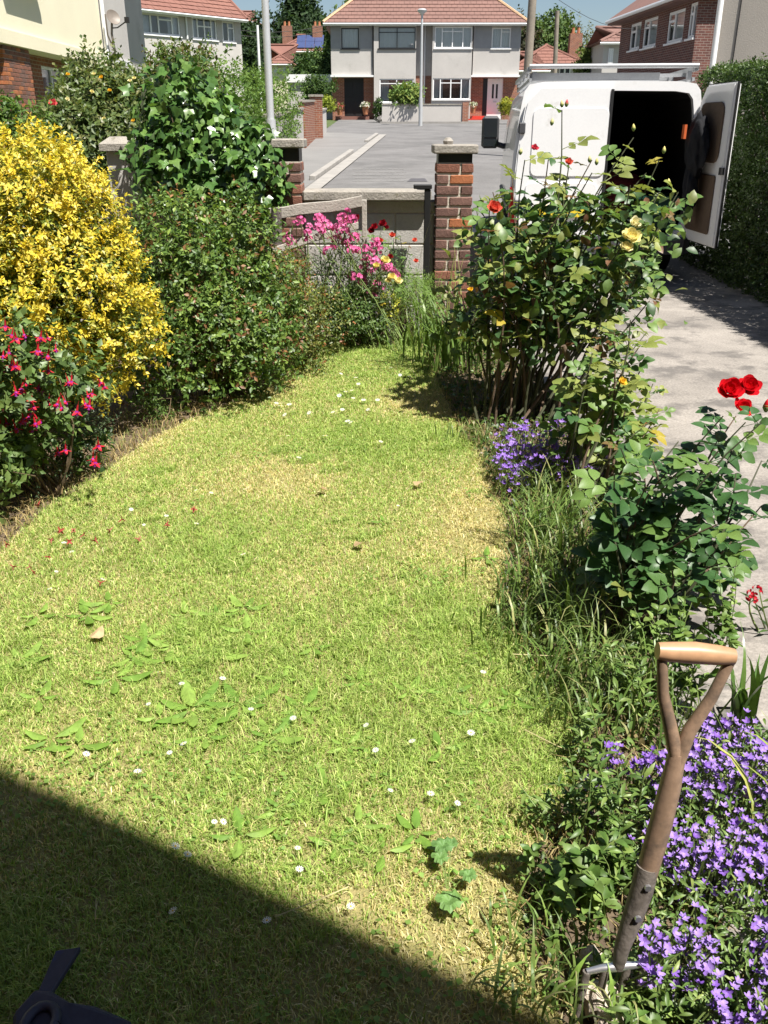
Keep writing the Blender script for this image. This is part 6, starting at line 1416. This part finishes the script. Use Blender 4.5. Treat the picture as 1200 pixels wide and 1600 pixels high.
# campanulas
CAMP = rosette([(5, .05, 1.0, .33, 12, .35)], 3).mesh('flower', M_pet['purple'], smooth=True)
def campanula(label, poly, n, seed, z0, z1, s, leafn, grp=None):
    rng = np.random.default_rng(seed); poly = np.array([tuple(GP(x, y))[:2] for x, y in poly]); lo, hi = poly.min(0), poly.max(0)
    Q = rng.uniform(lo, hi, (max(n * 5, leafn * 3), 2)); Q = Q[inpoly(Q, poly)]; nz = Nz(rng, 9.0); c = poly.mean(0); t = thing('campanula', label, 'flower', (c[0], c[1], 0))
    nz = Nz(rng, 26.0); w = nz(np.c_[Q, np.zeros(len(Q))]); F = Q[(w > -.12)][:n]
    m = MB(); F = F[np.argsort(F[:, 1])]; own = set(rng.permutation(len(F))[:300].tolist()); rest = MB()
    for i, (x, y) in enumerate(F):
        z = z0 + (z1 - z0) * rng.random() ** .7; p = V((x, y, z)); nn = V((rng.normal() * .5, -.35 + rng.normal() * .5, .8)); FM_ = frame(p, V((rng.normal(), rng.normal(), 0)), nn, s * rng.uniform(.75, 1.25))
        if i in own: inst('flower', CAMP, t, FM_)
        else: rest.add([FM_ @ v.co for v in CAMP.vertices], [tuple(f.vertices) for f in CAMP.polygons])
        b = V((x + rng.normal() * .03, y + .02 + rng.normal() * .03, 0)); m.tube([b, b.lerp(p, .6) + V((rng.normal() * .01, 0, 0)), p], .0016, 3, cap=False)
    part('stems', m, M_budg, t)
    if rest.v: part('flower_mass', rest, M_pet['purple'], t, smooth=True, stuff=True)
    G = Q[rng.permutation(len(Q))[:leafn]]; k = len(G); P = np.c_[G, rng.uniform(.01, z1 * .8, k)]
    part('foliage', leaves('foliage', P, nrm(rng.normal(size=(k, 3)) + np.array([0, 0, .3])), nrm(rng.normal(size=(k, 3)) * .4 + np.array([0, -.2, 1])), rng.uniform(.012, .028, k), pick(rng, [((.09, .16, .035), 3), ((.15, .23, .055), 2), ((.24, .30, .08), 1)], k) * rng.uniform(.75, 1.25, (k, 1)), M_leaf, LEAFN if k % 2 else LANCEN), None, t, stuff=True)
    return t
campanula('purple campanula drift beneath the big rose bush', [(755, 720), (800, 705), (880, 700), (950, 715), (968, 755), (920, 790), (850, 775), (780, 790)], 480, 101, .04, .17, .012, 900)
campanula('large purple campanula mat right of the garden fork', [(985, 1560), (995, 1400), (1010, 1280), (1090, 1205), (1240, 1175), (1310, 1450), (1300, 1690), (1180, 1690), (1060, 1640), (1000, 1620)], 1400, 102, .03, .17, .0088, 3800)
campanula('small purple campanula sprigs left of the fork handle', [(905, 1290), (940, 1230), (1030, 1230), (1030, 1400), (960, 1400)], 70, 103, .05, .15, .009, 300)
# ------------------------------------------------------------------ weeds and tufts in the beds
for i, (x, y, n, l, lab) in enumerate([(865, 800, 90, .30, 'grass tuft below the campanula drift'), (850, 850, 120, .32, 'wide grass tuft on the bed edge in front of the slim rose'), (885, 900, 110, .34, 'dark grass tuft left of the red rose base'), (815, 985, 60, .20, 'short grass tuft in the rose shadow'),
                                       (900, 1000, 90, .34, 'long grass tuft in shade behind the fork'), (870, 1480, 80, .13, 'grass tuft left of the fork foot'), (860, 1590, 70, .13, 'low grass tuft at the bottom edge'), (960, 850, 70, .3, 'grass tuft among the red rose canes'), (735, 690, 60, .15, 'small tuft in the shade of the big rose bush'), (1010, 1130, 70, .3, 'grass tuft behind the fork handle'), (830, 1005, 90, .2, 'dark grass tuft overhanging the lawn edge by the red rose'), (870, 1065, 90, .2, 'grass tuft at the lawn corner below the rose shadow'), (905, 1120, 80, .18, 'grass tuft on the bed edge left of the fork grip'), (830, 930, 80, .22, 'sprawling grass tuft at the widest part of the rose bed'), (950, 1080, 90, .28, 'tall grass tuft in shade left of the fork grip')]):
    strap_clump('grass_tuft', lab, 'grass', GP(x, y), n, l, .0055, GRS if i % 2 else [((.14, .2, .05), 3), ((.30, .30, .12), 1), ((.10, .16, .04), 2)], 200 + i, .075, 1.5)
for i, (x, y, n, h, lab) in enumerate([(985, 1130, 9, .26, 'leafy willowherb weed behind the fork grip'), (1060, 1120, 8, .3, 'broad leaved weed between fork handle arms'), (930, 1330, 12, .24, 'dark stemmed willowherb left of the fork shaft'), (905, 1420, 14, .14, 'bushy green weed at the lawn edge left of the fork'), (960, 1400, 12, .16, 'bushy weed right behind the fork shaft'), (1010, 1060, 8, .24, 'tall leafy weed in the shade behind the fork'), (870, 1290, 8, .12, 'low weed at the dry lawn edge'), (1110, 1030, 9, .28, 'leafy weed beside the driveway'), (1000, 1590, 12, .08, 'low weed at the bottom right of the stones'), (1075, 1585, 14, .07, 'creeping weed at the edge of the concrete'), (930, 1200, 8, .2, 'nodding weed at the corner of the rose shadow')]):
    b = GP(x, y); rr = random.Random(300 + i); tips = [b + V((rr.uniform(-.09, .09), rr.uniform(-.06, .06), h * rr.uniform(.6, 1.15))) for _ in range(n)]
    stemmy('weed_plant', lab, 'weed', b, tips, None, .01, None, [((.08, .15, .03), 3), ((.14, .22, .05), 3), ((.20, .28, .07), 1)], 300 + i, 16, .032, r=.0015, spread=.05, tmpl=LEAFN if i % 2 else LANCEN)
# ground litter: dry straw at the bed edges and loose weeds cover
rng = np.random.default_rng(120); n = 70000; Q = np.c_[rng.uniform(-2.2, 1.0, n), rng.uniform(.6, 6.8, n)]; e = edge_dist(Q, LAWN); ins = inpoly(Q, LAWN)
k = (~ins) & (e < .5) & (rng.random(n) < np.exp(-e / .2)) & (Q[:, 0] < .9); Q = Q[k]; n = len(Q)
o = link('dry_grass', blades('dry_grass', np.c_[Q, np.full(n, -.01)], rng.uniform(.03, .08, n), rng.uniform(.002, .005, n), pick(rng, [((.42, .33, .15), 3), ((.30, .22, .10), 2), ((.16, .2, .05), 2)], n), rng, 1.1)); o['kind'] = 'stuff'; tag(o, 'dry straw and dead grass along the bed edges', 'grass')
n = 26000; Q = np.c_[rng.uniform(.25, 1.0, n), rng.uniform(.85, 6.6, n)]; ins = inpoly(Q, LAWN); dens = np.clip(.8 - .12 * Q[:, 1], .2, .6); k = (~ins) & (rng.random(n) < dens) & (np.hypot(Q[:, 0] - fbq.x, Q[:, 1] - fbq.y + .07) > .11) & (Q[:, 0] < np.interp(Q[:, 1], [1, 3, 5.2, 6.4], [.62, .92, .97, .8])); Q = Q[k]; n = len(Q)
P = np.c_[Q, rng.uniform(.0, .05, n)]
o = link('ground_cover', leaves('ground_cover', P, nrm(rng.normal(size=(n, 3)) + np.array([0, 0, .5])), nrm(rng.normal(size=(n, 3)) * .4 + np.array([0, -.1, 1])), rng.uniform(.009, .022, n) * (1 + .15 * Q[:, 1]), pick(rng, [((.08, .14, .03), 3), ((.13, .2, .045), 2), ((.20, .16, .07), 1), ((.05, .09, .025), 2)], n) * rng.uniform(.7, 1.2, (n, 1)), M_leaf, LEAFN)); o['kind'] = 'stuff'; tag(o, 'low mixed weeds covering the soil of the right bed', 'ground cover')
# clear plastic pot with strap-leaved plant
pc = GP(1148, 1165); t = thing('plant_pot', 'square clear plastic pot behind the fork handle', 'pot', pc)
M_clear = glassmat('clear_plastic', (.72, .76, .72), .12)
m = MB(); s0, s1, h = .032, .042, .085
vs = [pc + V((a * s, b * s, z)) for s, z in ((s0, .005), (s1, h)) for a, b in ((-1, -1), (1, -1), (1, 1), (-1, 1))]; m.add(vs, [(0, 1, 5, 4), (1, 2, 6, 5), (2, 3, 7, 6), (3, 0, 4, 7), (0, 3, 2, 1)]); part('pot_body', m, M_clear, t)
m = MB(); q = [pc + V((a * .043, b * .043, h)) for a, b in ((-1, -1), (1, -1), (1, 1), (-1, 1))]; m.tube(q + [q[0]], .0035, 6); part('rim', m, M_trim, t)
m = MB(); m.box(pc.x - .03, pc.x + .03, pc.y - .03, pc.y + .03, pc.z + .008, pc.z + .055); part('compost', m, M_soil, t)
strap_clump('strap_leaf_plant', 'dark green strap-leaved plant growing out of the plastic pot', 'plant', pc + V((.01, .01, .05)), 14, .30, .014, [((.07, .14, .03), 3), ((.11, .19, .04), 2)], 131, .018, .75, each=True, m_=M_leaf_gloss)
strap_clump('strap_leaf_plant', 'yellow green strap leaves arching across the campanula', 'plant', GP(1230, 1330) + UP * .02, 9, .34, .014, [((.24, .30, .06), 3), ((.35, .36, .10), 1)], 132, .03, .8, each=True, lean=(-1.2, -.1, 0))
strap_clump('strap_leaf_plant', 'few bright strap leaves at the foot of the fork', 'plant', GP(890, 1620), 6, .13, .012, [((.18, .29, .05), 3), ((.24, .34, .07), 1)], 133, .05, .8, each=True)
# ------------------------------------------------------------------ on the lawn: daisies, rosettes, fallen blossoms, dead leaves
M_disc = mat('daisy_disc', (.72, .48, .03), .7, var=.1)
m = MB(); k = 11
for i in range(k):
    a = 2 * math.pi * i / k; c, s = math.cos(a), math.sin(a); w = .13; m.add([V((c * .2 - s * w * .6, s * .2 + c * w * .6, .02)), V((c * .2 + s * w * .6, s * .2 - c * w * .6, .02)), V((c * 1 + s * w, s * 1 - c * w, .10)), V((c * 1 - s * w, s * 1 + c * w, .10))], [(0, 1, 2, 3)], 0)
m.lathe((0, 0, 0), [(.28, .02), (.24, .1), (.1, .16), (0, .17)], 8, 1); m.tube([(0, 0, 0), (.3, .1, -2.6)], .06, 4, 2, cap=False)
DAISY = m.mesh('daisy', [M_pet['white'], M_disc, M_budg])
near = [(78, 920), (88, 893), (135, 1178), (348, 1060), (392, 1108), (287, 1162), (265, 1176), (587, 1172), (572, 1133), (736, 1145), (610, 1235), (673, 1240), (715, 1255), (465, 1325), (468, 1358), (755, 1050), (335, 1284), (349, 1284), (250, 1050), (232, 1100), (215, 1205), (458, 1122), (644, 1158), (548, 1416), (240, 878), (145, 888), (112, 862), (160, 905), (100, 848), (380, 866), (400, 873), (225, 820), (205, 796), (330, 770), (260, 806), (307, 818), (275, 772), (306, 766), (383, 764), (622, 790), (284, 1068)]
far = [(445, 648), (438, 634), (452, 632), (533, 584), (540, 612), (550, 610), (565, 616), (568, 625), (590, 625), (535, 640), (541, 650), (548, 660), (483, 645), (450, 681), (520, 644), (585, 592), (600, 608), (640, 588), (625, 586), (508, 681), (560, 600), (575, 640), (530, 618), (543, 658), (610, 575), (552, 622), (432, 630), (467, 715), (595, 690), (556, 590)]
shade = [(274, 1322), (293, 1335), (270, 1423), (417, 1438)]
rr = random.Random(9)
def daisy(x, y, lab, grp, sc):
    q = GP(x, y, .036); o = bpy.data.objects.new('daisy', DAISY); COL.objects.link(o); o.location = q; s = sc * rr.uniform(.8, 1.2); o.scale = (s, s, s); o.rotation_euler = (rr.uniform(-.2, .5), rr.uniform(-.35, .35), rr.uniform(0, 6)); tag(o, lab, 'daisy', grp)
for x, y in near: daisy(x, y, 'small white daisy on the sunny near half of the lawn', 'daisies scattered on the sunny near lawn', .0088)
for x, y in far: daisy(x, y, 'tiny white daisy in the cluster towards the far end of the lawn', 'daisies clustered towards the far lawn', .0125)
for (x, y), lab in zip(shade, ('left daisy of the pair at the house shadow edge', 'right daisy of the pair at the house shadow edge', 'single daisy deepest in the house shadow', 'daisy in the house shadow at the tip of the long stalk')): daisy(x, y, lab, 'daisies in the house shadow', .009)
def rosette_weed(x, y, n, l, seed, lab, w=.17, flat=.25, pal=None):
    rng = np.random.default_rng(seed); b = GP(x, y, .016); t = thing('lawn_weed', lab, 'weed', b, group='broad-leaved weeds in the lawn')
    for i in range(n):
        a = 6.28 * i / n + rng.uniform(-.35, .35); mm = MB(); d = V((math.cos(a), math.sin(a), rng.uniform(-.03, .10))).normalized(); xx = d.cross(UP).normalized()
        leaflet(mm, b + d * .01, d, -xx, l * rng.uniform(.5, 1.15), w, .08, rng.uniform(-.02, .1)); part('leaf', mm, M_lw[rng.integers(2)], t, smooth=True)
M_lw = [leafmat('lawn_weed_leaf', [(.20, .33, .055), (.27, .40, .08)], .45, .3), leafmat('lawn_weed_leaf_dark', [(.14, .26, .04), (.19, .32, .05)], .45, .3)]
WP = [(330, 1020, 5, .10), (300, 1107, 6, .11), (375, 1100, 6, .10), (470, 1105, 5, .08), (225, 1000, 6, .09), (380, 950, 5, .08), (210, 1025, 5, .08), (135, 960, 6, .08), (385, 985, 4, .09), (80, 1155, 5, .09), (120, 1165, 4, .08), (420, 1150, 6, .08), (340, 960, 4, .09), (525, 1320, 4, .06), (560, 1290, 5, .06), (375, 1305, 4, .07), (560, 1065, 5, .06), (690, 1170, 3, .06), (650, 1300, 5, .06), (440, 1260, 5, .06), (600, 1330, 4, .05), (540, 1165, 5, .05), (270, 1010, 5, .07), (640, 1080, 5, .06), (745, 1110, 6, .07), (760, 870, 4, .07), (600, 815, 4, .05), (30, 1030, 5, .09), (490, 1010, 5, .05), (800, 1090, 6, .07), (180, 1060, 4, .09), (250, 1120, 4, .09), (60, 1090, 4, .08), (320, 1150, 4, .08), (440, 1060, 4, .07), (290, 960, 4, .08), (170, 940, 4, .08), (60, 960, 4, .08), (510, 1230, 4, .06), (700, 1080, 4, .06)]
CAPT = ['left of the diagonal row', 'in the diagonal row', 'near the middle', 'towards the right']
for i, (x, y, n, l) in enumerate(WP): rosette_weed(x, y, n, l, 400 + i, 'flat weed rosette in the %s of the mown lawn' % (('sunlit near left', 'left centre', 'middle')[0 if x < 300 and y > 1090 else 1 if x < 400 else 2] if x < 590 else 'right part'))
# blue-green columbine seedling near the dry edge
cb = GP(700, 1400); t = thing('lawn_seedling', 'blue green scalloped seedling leaves on the lawn near the fork', 'weed', cb)
M_bg = leafmat('seedling_leaf', [(.11, .22, .06), (.15, .27, .07)], .6, .25)
for x, y, s in ((692, 1322, .032), (702, 1408, .036), (732, 1368, .024), (688, 1340, .025), (705, 1318, .02)):
    q = GP(x, y, .045); mm = MB(); k = 28; rim = lambda j: s * (.55 + .2 * abs(math.sin(j * math.pi / k * 3.5)) + .09 * (j % 2)); vs = [q] + [q + V((math.cos(2 * math.pi * j / k) * rim(j) * .55, math.sin(2 * math.pi * j / k) * rim(j) * .55, .006)) for j in range(k)] + [q + V((math.cos(2 * math.pi * j / k) * rim(j), math.sin(2 * math.pi * j / k) * rim(j), .002 + .004 * math.sin(j * 1.7))) for j in range(k)]; mm.add(vs, [(0, 1 + j, 1 + (j + 1) % k) for j in range(k)] + [(1 + j, 1 + k + j, 1 + k + (j + 1) % k, 1 + (j + 1) % k) for j in range(k)]); part('leaf', mm, M_bg, t)
    mm = MB(); mm.tube([q, cb.lerp(q, .5) + UP * .01, V((cb.x, cb.y, 0))], .0012, 3); part('leaf_stalk', mm, M_budg, t)
FALLEN = FU1.copy(); FALLEN.materials.clear(); FALLEN.materials.append(M_pet['fallen'])
FALL = [(94, 830), (115, 828), (108, 846), (150, 845), (158, 910), (215, 842), (303, 795), (190, 812), (172, 828), (20, 885), (45, 886), (52, 893), (60, 788), (10, 850), (130, 836), (75, 870), (260, 820), (80, 845)]
for x, y in FALL:
    o = bpy.data.objects.new('fallen_blossom', FALLEN); COL.objects.link(o); o.location = GP(x, y, .03); o.rotation_euler = (rr.uniform(.8, 2.2), rr.uniform(-.6, .6), rr.uniform(0, 6)); s = rr.uniform(.011, .018); o.scale = (s, s, s); tag(o, 'fallen red fuchsia blossom lying on the left edge of the lawn', 'blossom', 'fallen fuchsia blossoms')
M_dead = leafmat('dead_leaf', [(.40, .26, .13), (.50, .36, .2)], .7, .2)
for x, y, lab in ((555, 845, 'larger dead tan leaf in the middle of the lawn'), (505, 760, 'small dead leaf near the lawn middle'), (645, 752, 'dead leaf towards the right side of the lawn'), (142, 996, 'pale dead leaf on the left of the lawn')):
    mm = MB(); q = GP(x, y, .035); a = rr.uniform(0, 6); leaflet(mm, q, V((math.cos(a), math.sin(a), .15)).normalized(), V((-math.sin(a), math.cos(a), 0)), .055, .4, .2, .1); o = part('dead_leaf', mm, M_dead, None, smooth=True); tag(o, lab, 'leaf')
for i, (pts, lab) in enumerate([([(430, 1432), (500, 1405), (545, 1385)], 'long pale grass stalk crossing the shadow edge'), ([(800, 1022), (870, 1025), (950, 1048)], 'long pale stalk lying in the rose shadow'), ([(820, 1140), (870, 1165), (905, 1180)], 'pale stalk at the dry right edge of the lawn')]):
    mm = MB(); mm.tube([GP(x, y, .05) for x, y in pts], .0014, 4); o = part('grass_stalk', mm, mat('straw%d' % i, (.45, .40, .2), .7), None); tag(o, lab, 'stalk')

# ------------------------------------------------------------------ clipped hedge on the right, neighbours' roses
rng = np.random.default_rng(140); hx0, hx1, hy0, hy1, hz = 3.42, 4.4, 1.5, 10.6, 1.98
hd_ = thing('clipped_hedge', 'tall clipped dark hedge along the right of the driveway', 'hedge', ((hx0 + hx1) / 2, 6, 0)); nz = Nz(rng, 4.0)
def face(n, f): u, v = rng.random(n), rng.random(n); return f(u, v)
n1, n2, n3, n4 = 12500, 5200, 900, 500
P = np.concatenate([np.c_[np.full(n1, hx0), hy0 + (hy1 - hy0) * rng.random(n1), hz * rng.random(n1)], np.c_[hx0 + (hx1 - hx0) * rng.random(n2), hy0 + (hy1 - hy0) * rng.random(n2), np.full(n2, hz)], np.c_[hx0 + (hx1 - hx0) * rng.random(n3), np.full(n3, hy0), hz * rng.random(n3)], np.c_[hx0 + (hx1 - hx0) * rng.random(n4), np.full(n4, hy1), hz * rng.random(n4)]])
N = np.concatenate([np.tile([-1., 0, 0], (n1, 1)), np.tile([0, 0, 1.], (n2, 1)), np.tile([0, -1., 0], (n3, 1)), np.tile([0, 1., 0], (n4, 1))])
P = P + N * (nz(P) * .05 + rng.normal(size=len(P)) * .025)[:, None] - N * .03
part('foliage', leaves('foliage', *sprays(P, N, rng, 7, .07, .04, [((.045, .085, .02), 3), ((.07, .12, .03), 2), ((.10, .15, .035), 1)], .3, .5), M_leaf, LEAF2), None, hd_, stuff=True)
m = MB()
for i in range(22):
    y = hy0 + .3 + i * (hy1 - hy0 - .6) / 21; b = V(((hx0 + hx1) / 2 + rng.normal() * .05, y, -.05))
    for j in range(4): m.tube([b, b + V((rng.normal() * .15, rng.normal() * .15, .7)), b + V((rng.normal() * .3, rng.normal() * .25, 1.7))], [.03, .02, .008], 5, cap=False)
part('stems', m, M_bark, hd_)
part('inner_growth', leaves('inner_growth', np.c_[rng.uniform(hx0 + .06, hx1 - .06, 32000), rng.uniform(hy0 + .05, hy1 - .05, 32000), rng.uniform(.03, hz - .04, 32000)], nrm(rng.normal(size=(32000, 3))), nrm(rng.normal(size=(32000, 3))), rng.uniform(.05, .09, 32000), pick(rng, [((.04, .07, .02), 3), ((.06, .08, .03), 1)], 32000), M_leaf_dull), None, hd_, stuff=True)
# small yellow roses in the neighbour's shrub
rr = random.Random(21)
for i in range(14):
    x, y = rr.uniform(75, 260), rr.uniform(78, 190); inst('rose_flower', ROSE[rr.choice(['yellow', 'gold', 'cream'])], rs, frame(PIX(x, y, 9.3 + rr.uniform(-.1, .4)), V((rr.uniform(-1, 1), .4, .3)), V((rr.uniform(-.3, .3), -.8, .6)), .034))
inst('rose_flower', ROSE['pink'], rs, frame(PIX(83, 162, 9.0), V((1, .4, .3)), V((0, -.8, .6)), .06))
print('objects', len(bpy.data.objects), 'tris', sum(len(o.data.loops) - 2 * len(o.data.polygons) for o in bpy.data.objects if o.type == 'MESH'))
